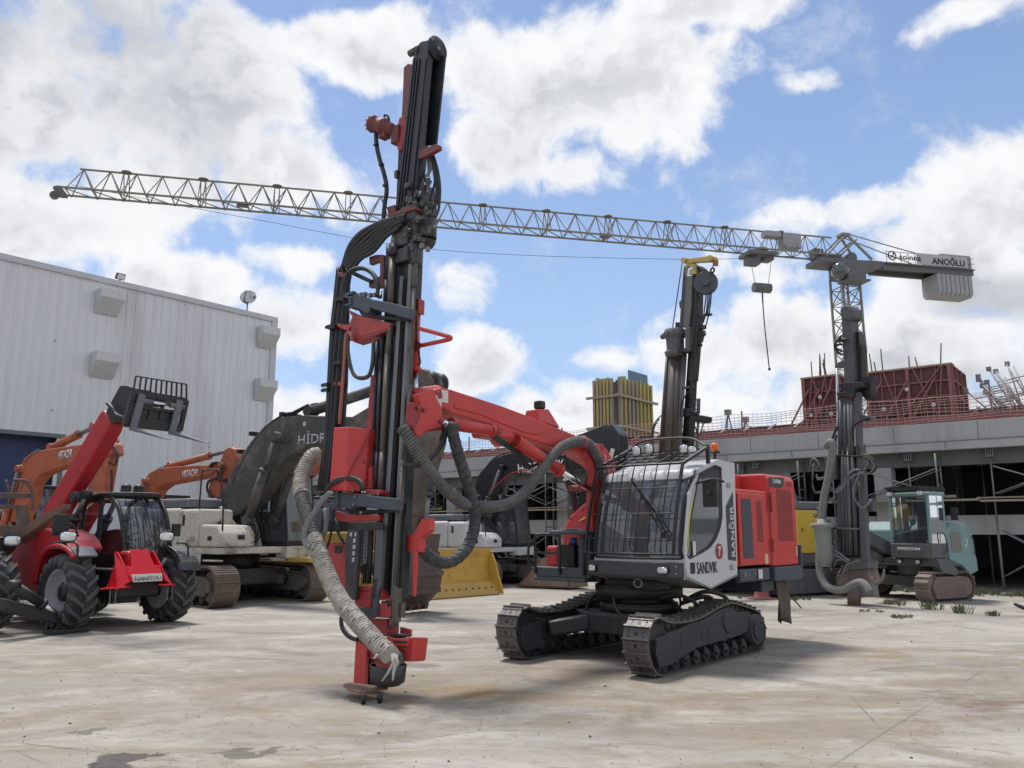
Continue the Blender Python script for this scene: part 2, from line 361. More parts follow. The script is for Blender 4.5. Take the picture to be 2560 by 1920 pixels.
# slab joints and cracks
for ang,per,off in((40,6.2,1.4),(130,7.4,2.2)):
    m2=g.n('ShaderNodeMapping'); g.inp(m2,0,tc); m2.inputs['Rotation'].default_value=(0,0,R_(ang)); q=g.n('ShaderNodeSeparateXYZ'); g.inp(q,0,m2.outputs[0])
    t=g.m('ADD',q.outputs[0],g.m('MULTIPLY',g.m('SUBTRACT',g.noise(tc,2.5,4,.6),.5),.03))
    fr_=g.m('ABSOLUTE',g.m('SUBTRACT',g.m('MODULO',g.m('ADD',t,500+off),per),per/2))
    base=g.mix(g.m('MULTIPLY',g.ss(fr_,.018,.006),g.ss(g.noise(tc,.6,4,.6),.42,.62,.0,.55)),base,(.12,.10,.085,1))
vo=g.n('ShaderNodeTexVoronoi',feature='DISTANCE_TO_EDGE'); g.inp(vo,'Vector',g.v('ADD',tc,g.v('SCALE',(1,1,1),None))) if False else g.inp(vo,'Vector',tc); vo.inputs['Scale'].default_value=.23
base=g.mix(g.m('MULTIPLY',g.ss(vo.outputs[0],.004,.001),g.ss(g.noise(tc,.5,4,.6),.5,.6,0,.7)),base,(.13,.11,.095,1))
# oil spots and damp patches at fixed places in the yard
def spot(px,py,rx,ry,colr,k,rot=0):
    global base
    q=ray(px,py); t=-CH/q.z; c=Vector((q.x*t,q.y*t,0))
    a=g.v('SUBTRACT',tc,tuple(c)); a=g.v('ADD',a,g.v('SCALE',g.v('SUBTRACT',wn.outputs['Color'],(.5,.5,.5)),None)) ; a.node.inputs[1]
    s2=g.v('MULTIPLY',a,(1/rx,1/ry,0)); l=g.v('LENGTH',s2,None,out=1)
    kk=k if rx<.5 else g.m('MULTIPLY',g.ss(g.noise(st,2.2,8,.7,.6),.40,.60),k*1.35)
    base=g.mix(g.m('MULTIPLY',g.ss(l,1.05,.8 if rx<.5 else .3),kk),base,colr+(1,))
wn=g.n('ShaderNodeTexNoise'); g.inp(wn,'Vector',tc); wn.inputs['Scale'].default_value=3.5; wn.inputs['Detail'].default_value=6
for px,py,rx,ry,cl,k in((300,1900,.22,.20,(.06,.055,.05),.85),(255,1912,.12,.10,(.06,.055,.05),.8),(610,1882,.20,.13,(.09,.08,.07),.7),(1048,1552,.42,.42,(.09,.085,.08),.85),(2500,1760,.8,.9,(.17,.115,.075),.65),(2380,1800,.5,.35,(.19,.13,.09),.5),(1150,1735,1.5,.7,(.27,.175,.075),.7),(1500,1690,1.6,.9,(.24,.175,.10),.5),(2350,1640,3.,1.6,(.23,.165,.10),.45),(1350,1800,1.5,.5,(.24,.18,.13),.5),(760,1790,.9,.3,(.27,.21,.15),.5),(220,1820,.16,.08,(.10,.09,.08),.7),(1560,1760,1.6,.5,(.26,.20,.14),.5)):
    spot(px,py,rx,ry,cl,k)
for cx_,cy_,rr_,k_ in((-9,-2,15.2,.5),(-9,-2,17.0,.5),(14,4,13.5,.4),(14,4,15.3,.4),(2,26,15.5,.45),(2,26,17.2,.4),(-20,30,26,.35),(-20,30,27.8,.35)):
    l_=g.v('LENGTH',g.v('SUBTRACT',tc,(cx_,cy_,0)),None,out=1); l_=g.m('ADD',l_,g.m('MULTIPLY',g.m('SUBTRACT',big,.5),1.2))
    ln=g.ss(g.m('ABSOLUTE',g.m('SUBTRACT',l_,rr_)),.22,.10)
    base=g.mix(g.m('MULTIPLY',g.m('MULTIPLY',ln,k_),g.ss(g.noise(tc,1.1,6,.7),.42,.60)),base,(.17,.14,.11,1))
g.inp(b,'Base Color',base); g.inp(b,'Roughness',g.m('MULTIPLY_ADD',med,.2,.72)); b.inputs['Specular IOR Level'].default_value=.3
bp=g.n('ShaderNodeBump'); bp.inputs['Strength'].default_value=.35; bp.inputs['Distance'].default_value=.02
g.inp(bp,'Height',g.m('ADD',g.m('ADD',fine,g.m('MULTIPLY',vf,.4)),g.m('MULTIPLY',med,1.5))); gm.node_tree.links.new(bp.outputs[0],b.inputs['Normal'])
G=MB().add([(-900,-300,0),(900,-300,0),(900,1500,0),(-900,1500,0)],[(0,1,2,3)]).build('ground',gm); tag(G,kind='structure')
# loose grit and pebbles
pb=MB()
for i in range(3200):
    y=3.5+24*random.random()**1.4; x=(random.random()-.5)*1.5*y; r=random.uniform(.003,.010)*(1 if random.random()<.97 else 2.6)
    a=random.random()*6; vs=[(x+r*math.cos(a+k*2.1)*random.uniform(.7,1.2),y+r*math.sin(a+k*2.1)*random.uniform(.7,1.2),0.001) for k in range(3)]+[(x,y,r*.8)]
    pb.add(vs,[(0,1,3),(1,2,3),(2,0,3)])
tag(pb.build('grit',mat('dark_grit',(.09,.08,.07),.9)),'small dark grit and crumbs of mud scattered over the concrete yard','grit',kind='stuff')
wd=MB(); WM=mat('weed_leaf',(.12,.135,.065),.8,dirt=(.25,.21,.13),dn=.8,ds=3)
def weed(x,y,h,n):
    for k in range(n):
        a=random.random()*6.28; l=h*random.uniform(.4,1); r=random.uniform(.0,.10); bx=x+r*math.cos(a)+random.gauss(0,.05); by=y+r*math.sin(a)
        tx=bx+math.cos(a)*l*.5; ty=by+math.sin(a)*l*.5; wd_=random.uniform(.008,.02)
        wd.add([(bx-wd_,by,0),(bx+wd_,by,0),(tx,ty,l)],[(0,1,2)]); wd.add([(bx,by,l*.3),(bx+wd_*3,by+.02,l*.5),(tx*.4+bx*.6,by,l*.75)],[(0,1,2)])
for i in range(260):
    t=random.uniform(-1,14); o=random.gauss(0,.35); weed(14.6-.783*t-.55+o*.6,23.0+.622*t-.7+o*.8,random.uniform(.05,.24),10)
for px,py,h in((2240,1512,.28),(2330,1524,.35),(2385,1533,.4),(2010,1500,.2),(1960,1498,.2),(2255,1545,.15),(2490,1540,.2),(2180,1530,.1),(1890,1497,.15)):
    q=ray(px,py); t=-CH/q.z; 
    for k in range(3): weed(q.x*t+random.gauss(0,.12),q.y*t+random.gauss(0,.1),h*.7,9)
tag(wd.build('weeds',WM),'low dry green weeds growing along the edge of the yard by the scaffolding','weeds',kind='stuff')

# ---------------------------------------------------------------- warehouse
WF=Fr(-11.0,36.4,230.5)       # x runs along the long wall towards the camera's left, y = out of the wall? set below
WT=11.38
wh=thing('warehouse','large pale grey corrugated metal warehouse behind the machines on the left','warehouse',WF)
WSH=mat('corrugated_sheet',(.66,.67,.69),.5,dirt=(.33,.32,.31),dn=.35,ds=.5,streak=True,var=.05)
_g=NG(WSH.node_tree); _b=WSH.node_tree.nodes['Principled BSDF']; _l=_b.inputs['Base Color'].links[0].from_socket
_t=_g.n('ShaderNodeTexCoord').outputs['Object']; _m=_g.n('ShaderNodeMapping'); _g.inp(_m,0,_t); _m.inputs['Scale'].default_value=(1,.01,1)
_v=_g.n('ShaderNodeTexVoronoi'); _g.inp(_v,'Vector',_m.outputs[0]); _v.inputs['Scale'].default_value=.75
_c=_g.mix(_g.m('MULTIPLY',_g.ss(_v.outputs['Distance'],.045,.03),.65),_l,(.12,.10,.09,1))     # screw heads and rust dots
_s=_g.n('ShaderNodeMapping'); _g.inp(_s,0,_t); _s.inputs['Scale'].default_value=(2.2,.01,.10)
_c=_g.mix(_g.m('MULTIPLY',_g.ss(_g.noise(_s.outputs[0],1.6,6,.7),.55,.75),.35),_c,(.36,.33,.30,1))  # rain streaks
_g.inp(_b,'Base Color',_c)
# local frame: +x = along wall towards the left foreground; the yard is on the local -y or +y side
sgn=1 if (WF.I@Vector((0,0,0))).y>0 else -1
prof=[]; pitch=.36; n=int(46/pitch)
for i in range(n):
    x=i*pitch
    for dx,dy in((0,0),(.26,0),(.275,.028),(.325,.028),(.34,0)): prof.append((x+dx,dy*sgn))
x_end=n*pitch
def dooropen(x): return 8.77<x<22
wl=MB(); DZ=5.11
for i in range(len(prof)-1):
    (a,c),(d,e)=prof[i],prof[i+1]; z0=DZ if dooropen((a+d)/2) else 0
    wl.add([(a,c,z0),(d,e,z0),(d,e,WT),(a,c,WT)],[(0,1,2,3)])
wl.build('wall',WSH,wh)
w2=MB(); w2.bb((-.02,-sgn*25,0),(0.06,-sgn*.01,WT)); w2.bb((0,-sgn*24.9,0),(x_end,-sgn*25,WT)); w2.build('side_wall',WSH,wh)
MB().bb((-.1,-sgn*25,WT-.3),(x_end,-sgn*.12,WT-.05)).build('roof',GREY,wh)
FL=mat('roof_flashing',(.50,.51,.53),.5); 
fl=MB(); fl.bb((-.12,-sgn*.15,WT-.12),(x_end,sgn*.09,WT+.10)); fl.bb((-.13,-sgn*.2,0),(.16,sgn*.075,WT-.12)); fl.build('roof_flashing',FL,wh)
MB().bb((8.77,-sgn*.6,0),(22,-sgn*.5,DZ)).build('blue_door',mat('blue_roller_door',(.018,.035,.115),.5,dirt=(.03,.04,.08),dn=.4),wh)
lt=MB(); lt.bb((8.62,-sgn*.6,DZ-.02),(22,sgn*.07,DZ+.12)); lt.bb((8.62,-sgn*.6,0),(8.76,sgn*.07,DZ-.02)); lt.build('door_frame',GREY,wh)
dirtst=mat('rain_stain',(.30,.28,.26),.8)
for zx in ((257,888,244),(257,730,244)):pass
def vent(px,py,nm='vent'):
    p=WF.y(px,py,sgn*.05); x,z=p.x,p.z; w_=.45; h=.47; d=.50
    o=MB(); 
    sx_=[(0,z+h),(sgn*d,z+h),(sgn*d,z+.12),(0,z-h)]
    o.pxx([(sgn*.05+a*.98,b) for a,b in sx_],x-w_,x+w_)
    return o.build('vent',mat('vent_sheet',(.56,.57,.58),.5,dirt=(.35,.33,.31),dn=.5,ds=2,streak=True),wh,bevel=.01)
for p in((268,758),(255,915),(664,846),(657,977)): vent(*p)
# rooftop items
def on_roof(px,py,back=.3):
    p=WF.y(px,py,-sgn*back); return p
fd=thing('floodlight','small square black floodlight on the warehouse roof edge','floodlight',WF)
p=on_roof(300,704,.0)
MB().box((p.x,0,WT+.30),(.36,.08,.26),M=Matrix.Rotation(R_(-30*sgn),3,'X')).build('housing',BLK,fd,bevel=.01)
MB().box((p.x,sgn*.055,WT+.28),(.29,.012,.20),M=Matrix.Rotation(R_(-30*sgn),3,'X')).build('lens',LAMP,fd)
MB().bar((p.x,-sgn*.02,WT+.08),(p.x,-sgn*.02,WT+.3),.06,.04).build('bracket',BLK,fd)
dsx=WF.y(619,777,0)
ds=thing('satellite_dish','round spotted satellite dish at the right end of the warehouse roof','satellite dish',WF)
dm=mat('spotted_dish',(.55,.55,.55),.6,dirt=(.04,.04,.04),dn=.95,ds=4,dlo=.53,dhi=.57)
c=Vector((dsx.x,0,WT+.72)); ax=Vector((.75,sgn*.8,.35))
MB().lathe(c,ax,[(0,.01),(.02,.16),(.05,.28),(.08,.36),(.065,.36),(.035,.28),(.0,.16),(-.02,.01)],24).build('dish',dm,ds)
a=MB(); a.tube([c+Vector((0,0,-.35)),c+ax.normalized()*.4+Vector((.1,0,-.35)),c+ax.normalized()*.6],.02,sub=3); a.build('feed_arm',BLK,ds)
MB().cyl((dsx.x,-sgn*.05,WT+.1),(dsx.x,-sgn*.05,WT+.7),.03).build('mast_pole',GALV,ds)

# ---------------------------------------------------------------- construction building
BF=Fr(14.87,23.31,180-38.5)      # +x along the facade to the left, away from the camera
bs=1 if (BF.I@Vector((0,0,0))).y>0 else -1      # yard side
cb=thing('concrete_building','unfinished two storey concrete building with raw slab edge and dark open floors','building',BF)
XA,XB=-14,52
sl=MB(); sl.bb((XA,0,4.32),(XB,-bs*.25,5.0)); sl.bb((XA,bs*.03,4.16),(XB,-bs*.22,4.42)) ; sl.build('slab_edge',CONC,cb,bevel=.01)
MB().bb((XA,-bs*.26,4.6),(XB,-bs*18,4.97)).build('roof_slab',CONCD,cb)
jn=MB()
for k in range(28):
    x=XA+1.1+k*2.35; MB().bb((x,bs*.002,4.45),(x+.02,bs*.004,4.98)).build('formwork_joint',CONCD,cb); MB().bb((x+.9,bs*.032,4.18),(x+.93,bs*.034,4.41)).build('formwork_joint',CONCD,cb)
jn=MB()
jn.bb((XA,bs*.032,4.405),(XB,bs*.045,4.43)); jn.build('pour_line',CONCD,cb)
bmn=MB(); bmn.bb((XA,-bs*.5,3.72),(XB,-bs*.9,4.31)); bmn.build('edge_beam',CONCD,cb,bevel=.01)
for k in range(10):
    x=-2.2+k*6.3
    MB().bb((x-.27,-bs*.45,0),(x+.27,-bs*.98,3.73)).build('column',CONC,cb,bevel=.015)
for j in range(1,3):
    for k in range(9):
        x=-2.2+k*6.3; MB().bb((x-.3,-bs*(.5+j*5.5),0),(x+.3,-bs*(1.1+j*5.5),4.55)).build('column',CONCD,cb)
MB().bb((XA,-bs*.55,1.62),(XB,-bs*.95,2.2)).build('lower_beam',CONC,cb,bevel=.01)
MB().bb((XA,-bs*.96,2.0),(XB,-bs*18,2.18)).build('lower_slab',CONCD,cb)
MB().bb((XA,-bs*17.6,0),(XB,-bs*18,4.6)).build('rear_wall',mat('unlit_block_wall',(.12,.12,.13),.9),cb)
# timber scaffold deck in front of the floor below
dk=MB()
for k in range(26):
    x=-6+k*2.1; dk.box((x,bs*-.15+random.uniform(-.06,.06),2.62+random.uniform(-.02,.04)),(2.05,.5,.05),rz=random.uniform(-.03,.03))
    if k%2: dk.box((x,bs*-.25,2.70),(2.3,.22,.045),rz=random.uniform(-.05,.05))
    if random.random()<.5: dk.box((x+random.uniform(-.5,.5),-bs*.25,2.76),(1.2,.09,.08),rz=random.uniform(-.4,.4))
tag(dk.build('scaffold_deck',WOOD),'long line of grey scaffold boards under the concrete slab edge','scaffold boards')
BL=BF.M
dk_o=bpy.data.objects['scaffold_deck']; dk_o.matrix_world=BL
# scaffold frames: one thing per bay
def scaffold(x):
    t=thing('scaffold_bay','steel frame scaffold bay with crossed braces under the concrete slab','scaffold',BF,'scaffold bays under the slab')
    for y in (bs*.12,-bs*.95+0.0*bs):
        for xx in (x,):
            pass
    fr=MB()
    for xx in (x,x+.0):
        for y in (bs*.15,-bs*.42):
            fr.cyl((xx,y,0),(xx,y,2.55),.032,n=8); fr.cyl((xx,y,2.72),(xx,y,4.05),.032,n=8)
        for z in (.5,1.1,1.9,3.1,3.7): fr.cyl((xx,bs*.15,z),(xx,-bs*.42,z),.022,n=6)
    fr.build('frame',GALV,t)
    for y in (bs*.15,-bs*.42):
        for z0,z1 in((.45,1.75),(2.8,3.6)):
            br=MB(); br.cyl((x,y,z0),(x+2.1,y,z1),.018,n=6); br.cyl((x,y+.03*bs,z1),(x+2.1,y+.03*bs,z0),.018,n=6); br.bar((x+1.05,y,(z0+z1)/2),(x+1.05,y+.03*bs,(z0+z1)/2),.02,.02)
            br.build('brace',GALV,t)
    return t
def copy_tree(o,parent=None):
    c=o.copy(); COL.objects.link(c)
    if parent is not None: c.parent=parent
    for ch in [k for k in bpy.data.objects if k.parent==o]: copy_tree(ch,c)
    return c
s0=scaffold(0.)
ORD='rightmost,second,third,fourth,fifth,sixth,seventh,eighth,ninth,tenth,eleventh,twelfth,thirteenth'.split(',')
SB=[-1.2,2.4,6.6,8.7,12.9,15.,17.1,19.2,23.4,25.5,27.6,31.8,33.9]
for i,x in enumerate(SB):
    o=s0 if i==0 else copy_tree(s0)
    o.matrix_world=BF.M@Matrix.Translation((x,0,0)); o['label']=(ORD[i]+(' scaffold bay with crossed braces under the concrete slab' if i==0 else ' scaffold bay from the right under the concrete slab'))
# props holding the beam, each with its fork head
def prop(x,y):
    t=thing('shoring_prop','thin steel shoring prop with forked head under the edge beam','prop',BF,'steel props under the edge beam')
    q=MB(); q.cyl((0,0,0),(0,0,2.2),.035,n=8); q.cyl((0,0,2.2),(0,0,3.9),.024,n=8); q.cyl((0,0,0),(0,0,.02),.09,n=8); q.build('tube',GALV,t)
    h=MB(); h.box((0,0,3.92),(.2,.2,.03))
    for a in(-.09,-.03,.03,.09): h.bb((a-.012,-.09,3.93),(a+.012,.09,4.13))
    h.build('fork_head',GALV,t); return t
pr=prop(0,0)
for i,x in enumerate((1.0,3.25,5.6,8.2,11.0,14.2,17.0,21.0,25.5)):
    o=pr if i==0 else copy_tree(pr); o.matrix_world=BF.M@Matrix.Translation((x,-bs*.25+.0,0)); o['label']=ORD[i]+(' shoring prop with forked head under the edge beam' if i==0 else ' shoring prop from the right under the edge beam')
for k in range(26):
    o=copy_tree(pr); o.matrix_world=BF.M@Matrix.Translation((-.5+k*1.05+random.uniform(-.2,.2),-bs*random.uniform(2.2,6.5),0)); o['label']='thin brownish steel prop standing inside the dark ground floor'; o['group']='props inside the dark ground floor'
# parapet formwork: boards and raking timbers behind a net
pf=MB(); 
pf.bb((XA,-bs*.35,5.0),(XB,-bs*.38,5.28)); 
tag(pf.build('edge_board',RPLYL),'long pink edge board along the top of the concrete slab','edge board'); bpy.data.objects['edge_board'].matrix_world=BF.M
rk=thing('slab_edge_formwork','sloping board formwork with pale raking timbers along the slab edge','formwork',BF)
a=MB(); 
for k in range(5): a.bb((XA,-bs*(1.0+k*.22),5.02+k*.10),(XB,-bs*(1.03+k*.22),5.10+k*.10))
a.build('boards',RPLY,rk)
x=-5.
while x<44:
    MB().bar((x,-bs*.7,5.02),(x-.25,-bs*1.9,5.62),.09,.05).build('raking_timber',WOOD,rk); x+=.95
MB().bb((XA,-bs*2.0,5.0),(XB,-bs*2.06,5.60)).build('back_board',RPLY,rk)
# net fence
nf=thing('safety_net_fence','pinkish orange plastic safety net strung along the roof slab edge','net fence',BF)
a=MB(); NX0,NX1=-8,44
def nz(x,k): return 5.06+k*.095+.03*math.sin(x*1.3+k)+.02*math.sin(x*3.1)
for k in range(9):
    P=[(NX0+i*.5,-bs*.08+.02*math.sin(i*1.7),nz(NX0+i*.5,k)) for i in range(int((NX1-NX0)/.5)+1)]
    a.tube(P,.010,n=3,sub=1)
x=NX0
while x<NX1:
    a.bar((x,-bs*.08,nz(x,0)),(x+.02,-bs*.08,nz(x,8)),.008,.008); x+=.17
a.build('net',NET,nf)
x=NX0+1.
while x<NX1:
    MB().bar((x,-bs*.12,5.0),(x+random.uniform(-.05,.05),-bs*.12,5.95+random.uniform(0,.15)),.05,.04).build('post',RPLYL,nf); x+=2.6
# red wall formwork boxes on the roof
def redbox(label,px0,px1,y0,ztop,depth,zb=5.0):
    a=BF.y(px0,1040,y0); c=BF.y(px1,1040,y0); xa,xb=max(a.x,c.x),min(a.x,c.x); Y=y0
    t=thing('wall_formwork',label,'formwork',BF)
    h=ztop-zb; q=MB(); q.bb((xb,Y,zb),(xa,Y-bs*.03,ztop)); q.bb((xa,Y,zb),(xa-.03,Y-bs*depth,ztop)); q.bb((xb,Y,zb),(xb+.03,Y-bs*depth,ztop)); q.build('panel',RPLY,t)
    f_=MB(); n=max(1,round((xa-xb)/1.2))
    for i in range(n+1):
        x=xb+(xa-xb)*i/n; f_.bb((x-.05,Y,zb),(x+.05,Y+bs*.12,ztop))
    m_=int(h/.42)
    for j in range(m_+1):
        z=zb+h*j/m_; f_.bb((xb,Y+bs*.004,z-.025),(xa,Y+bs*.08,z+.025))
        f_.bb((xa+.004,Y,z-.025),(xa+.08,Y-bs*depth,z+.025)); f_.bb((xb-.004,Y,z-.025),(xb-.08,Y-bs*depth,z+.025))
    for i in range(n*3+1):
        x=xb+(xa-xb)*i/(n*3); f_.bb((x-.02,Y+bs*.002,zb),(x+.02,Y+bs*.06,ztop))
    for i in range(m_):
        f_.bar((xb+(xa-xb)*random.random(),Y+bs*.13,zb),(xb+(xa-xb)*random.random(),Y+bs*.13,ztop),.035,.035)
    for yy in (0,.33,.66,1.): f_.bb((xa,Y-bs*depth*yy-.03,zb),(xa+.1,Y-bs*depth*yy+.03,ztop)); f_.bb((xb,Y-bs*depth*yy-.03,zb),(xb-.1,Y-bs*depth*yy+.03,ztop))
    f_.build('steel_frame',RPLYL,t)
    b_=MB(); b_.bb((xb-.1,Y+bs*.12,ztop),(xa+.1,Y-bs*.3,ztop+.05)); b_.build('walkway_board',WOOD,t)
    for i in range(6):
        x=xb+random.random()*(xa-xb); MB().cyl((x,Y-bs*.15,ztop-.3),(x+random.uniform(-.12,.12),Y-bs*.15,ztop+random.uniform(.3,.95)),.022,n=5).build('starter_bar',mat('rusty_rebar',(.10,.065,.05),.8),t)
    for i in range(3):
        rd=MB(); x=xb+(xa-xb)*(i+.5)/3; rd.bar((x,Y+bs*.15,zb+h*.8),(x+.9,Y+bs*.2+0.*bs,zb+.05),.07,.05)
        rd.build('raker',RPLYL,t)
    for i in range(3):
        x=xb+(xa-xb)*(i+.7)/3.3; MB().lathe((x,Y+bs*.13,zb+h*(.35+.3*(i%2))),(0,bs,0),[(0,.07),(.03,.07),(.04,.02)],10).build('tie_plate',STICK,t)
    return t
redbox('tall narrow red steel formwork box standing on the slab behind the grey drill mast',2016,2100,-bs*1.2,7.05,1.6)
redbox('wide red steel formwork wall panel with board on top on the roof slab',2178,2385,-bs*1.0,6.95,2.2)
# yellow column formwork
yt=thing('column_formwork','tall yellow and grey timber column formwork tower bound with horizontal beams','formwork',BF)
pc=BF.pl(1543,1110,(0,0,1),5.0)
YF=Matrix.Translation(pc)@Matrix.Rotation(R_(12),4,'Z'); 
a=BF.pl(1543,1110,(0,1,0),-bs*1.3); cx=a.x; cy=-bs*1.3
def yw(px): return BF.y(px,1100,cy).x
x0=yw(1544); x1=yw(1487); hT=BF.y(1520,945,cy).z
yE=BF.x(1632,1000,x0-.1).y; hE=BF.x(1600,955,x0-.1).z
pl=MB(); gp=MB()
for i in range(6):
    x=x0+.1+(x1-x0-.1)*(i+.5)/6; (pl if i in(1,4,2) else gp).bb((x-.05,cy,5.0),(x+.05,cy+bs*.16,hT+random.uniform(-.08,.05)))
ne=9
for i in range(ne):
    y=cy+(yE-cy)*(i+.5)/ne; (pl if i>4 or i==1 else gp).bb((x0-.16,y-.055,5.0),(x0,y+.055,hE+random.uniform(-.08,.05)))
pl.build('plank',YPLY,yt); gp.build('grey_plank',WOOD,yt)
DP=mat('dark_ply',(.12,.11,.09),.8)
MB().bb((x0+.02,cy-bs*.03,5.0),(x1,cy-bs*.0,hT-.2)).build('panel',DP,yt)
MB().bb((x0+.01,cy-bs*.04,5.0),(x0+.06,yE,hE-.15)).build('panel',DP,yt)
for z in (5.0+(hT-5)*.30,5.0+(hT-5)*.72):
    q=MB(); q.bb((x0-.2,cy+bs*.16,z),(x1+.25,cy+bs*.26,z+.1)); q.bb((x0-.26,cy+bs*.3,z+.02),(x0-.165,yE-bs*.2,z+.12)); q.build('waler',WOOD,yt)
q=BF.x(1570,940,x0+.1); MB().bb((x0+.05,q.y,hE-.2),(x0+.10,yE+bs*.15,hE+.45)).build('blue_board',mat('blue_grey_board',(.13,.19,.28),.7),yt)
for l_ in (.1,.6): MB().bar((x1+.1,cy-bs*l_,5+(hT-5)*.34),(x1+1.6+l_,cy+bs*.3,5.0),.05,.05).build('raker',GALV,yt)
# heap of leaning steel frames at the right
for k in range(9):
    px=2500+k*9; pp=BF.y(px,1075,-bs*(1.0+.15*k)); t=MB()
    a0=Vector((pp.x,-bs*(1.0+.15*k),5.0)); top=a0+Vector((random.uniform(.3,1.0),-bs*.3,1.0+k*.13)); t.cyl(a0,top,.025,n=6); t.cyl(a0+Vector((-.5,0,0)),top+Vector((-.5,0,.1)),.025,n=6)
    for s in(.25,.5,.75): t.cyl(a0.lerp(top,s),(a0+Vector((-.5,0,0))).lerp(top+Vector((-.5,0,.1)),s),.02,n=6)
    t.box(top,(.14,.1,.14))
    o=t.build('steel_frame',GALV); o.matrix_world=BF.M; tag(o,('leftmost' if k==0 else ORD[k]+' from left')+' steel prop frame leaning in the heap on the roof slab','scaffold frame','steel frames leaning on the roof')
# small tripods left on the roof
for px in (1822,1865):
    p=BF.y(px,1075,-bs*2.6); t=MB(); tp=Vector((p.x,p.y,6.35 if px<1850 else 6.0))
    for dx,dy in((-.25,0),(.2,.2),(.25,-.2)): t.bar(tp,(tp.x+dx,tp.y+dy,5.0),.05,.04)
    t.box(tp,(.22,.2,.2)); o=t.build('prop_tripod',GALV); o.matrix_world=BF.M
    tag(o,'taller thin steel tripod standing on the roof slab' if px<1850 else 'shorter leaning steel tripod on the roof slab beside the taller one','tripod')
# ---------------------------------------------------------------- tower crane
JA=R_(13.1); JZ=27.0
cr0=ray(2135,690); 
CX,CY=28.9,67.6
CFr=Fr(CX,CY,180+13.1)     # +x along the jib, towards the left foreground
tcn=thing('tower_crane','tall yellowish lattice tower crane with its long jib pointing left','tower crane',CFr)
def lat(m,p,q,r=.05): m.cyl(p,q,r,n=5)
mastm=MB(); h=.85; zt=23.4
for a in(-h,h):
    for b_ in(-h,h): mastm.bar((a,b_,0),(a,b_,zt),.16,.16)
z=0; k=0
while z<zt-1.4:
    for s in(-1,1):
        mastm.bar((-h,s*h,z),(h,s*h,z+1.4),.07,.07); mastm.bar((s*h,-h if k%2 else h,z),(s*h,h if k%2 else -h,z+1.4),.07,.07)
        mastm.bar((-h,s*h,z+1.4),(h,s*h,z+1.4),.07,.07); mastm.bar((s*h,-h,z+1.4),(s*h,h,z+1.4),.07,.07)
        mastm.bar((h,s*h,z),(-h,s*h,z+1.4),.05,.05)
    z+=1.4;k+=1
lad=MB()
for s in(-.2,.2): lad.bar((.3,s,0),(.3,s,zt),.04,.04)
mastm.build('mast',CRN,tcn); lad.build('ladder',GALV,tcn)
MB().cyl((0,0,23.4),(0,0,24.3),1.25,n=20).build('slewing_ring',CRNG,tcn)
# jib
jb=MB(); JB=25.15; JL=62.3; NB=35; jw=.75
def jtop(x): return 27.0
top=[];n=NB
jb.bar((1,0,JZ+.0),(JL-1.2,0,jtop(JL-1.2)),.11,.11)
for s in(-1,1): jb.bar((1,s*jw,JB),(JL,s*jw,JB+.1),.12,.12)
for i in range(NB):
    x0=1+(JL-1.6)*i/NB; x1=1+(JL-1.6)*(i+1)/NB; xm=(x0+x1)/2
    for s in(-1,1):
        jb.bar((x0,s*jw,JB),(xm,0,jtop(xm)),.06,.06); jb.bar((xm,0,jtop(xm)),(x1,s*jw,JB),.06,.06)
    jb.bar((x0,-jw,JB),(x1,jw,JB),.06,.06); jb.bar((x1,-jw,JB),(x1,jw,JB),.06,.06)
    if i%3==2:
        for s in(-1,1): jb.bar((x1,s*jw,JB),(x1,0,jtop(x1)),.06,.06); jb.bar((x1-.35,s*jw,JB),(x1-.35,0,jtop(x1)),.06,.06)
        jb.cyl((x1-.17,0,jtop(x1)+.02),(x1-.17,0,jtop(x1)+.10),.36,n=12)
jb.build('jib',CRN,tcn)
tp=MB(); tp.box((JL-.1,0,JB),(.5,1.6,.22)); tp.cyl((JL+.4,-.5,JB-.1),(JL+.4,-.3,JB-.1),.3); tp.build('jib_tip',CRNG,tcn)
wk=MB()
for x in (8,22,36,50): wk.box((x,.3,JB+.1),(.8,.5,.25))
wk.build('jib_box',CRNG,tcn)
# apex, cab, machinery, counter jib
a=MB()
for s in(-1,1):
    a.bar((2.2,s*jw,JB-.2),(-.2,s*.4,27.3),.13,.13); a.bar((-2.2,s*.9,JB-.2),(-.2,s*.4,27.3),.16,.16); a.bar((0.8,s*.9,JB),(-1.2,s*.4,26.9),.14,.14)
a.box((-.2,0,27.3),(.8,.9,.22)); a.build('apex_frame',CRN,tcn)
CJ=-12.4
a=MB(); a.bb((3.0,-1.1,24.35),(-3.2,1.1,24.75)); 
for s in(-1,1): a.bb((-3.2,s*.75,24.2),(CJ,s*1.05,24.7))
a.bb((-3.2,-1.3,24.62),(CJ,1.3,24.7)); a.build('counter_jib',CRNG,tcn)
a=MB()
for s in(-1,1):
    a.bar((-.2,s*.4,27.35),(CJ+4.5,s*1.0,25.6),.07,.07)
    for i in range(13):
        x=-3.4-i*.72; a.bar((x,s*1.25,24.7),(x,s*1.25,25.7),.04,.04)
    a.bar((-3.4,s*1.25,25.7),(CJ,s*1.25,25.7),.04,.04); a.bar((-3.4,s*1.25,25.2),(CJ,s*1.25,25.2),.04,.04)
a.build('railing',CRN,tcn)
for i in range(8):
    x=CJ+.35+i*.46; a=MB(); a.pxx([(-1.0,24.2),(-1.0,22.5),(-.7,22.2),(.7,22.2),(1.0,22.5),(1.0,24.2)],x-.20,x+.20); a.build('ballast_block',BALL,tcn,bevel=.04)
a=MB(); 
for i in range(4): a.bb((CJ+.2+i*.8,-1.1,24.7),(CJ+.92+i*.8,1.1,26.0))
a.build('top_ballast',BALL,tcn,bevel=.03)
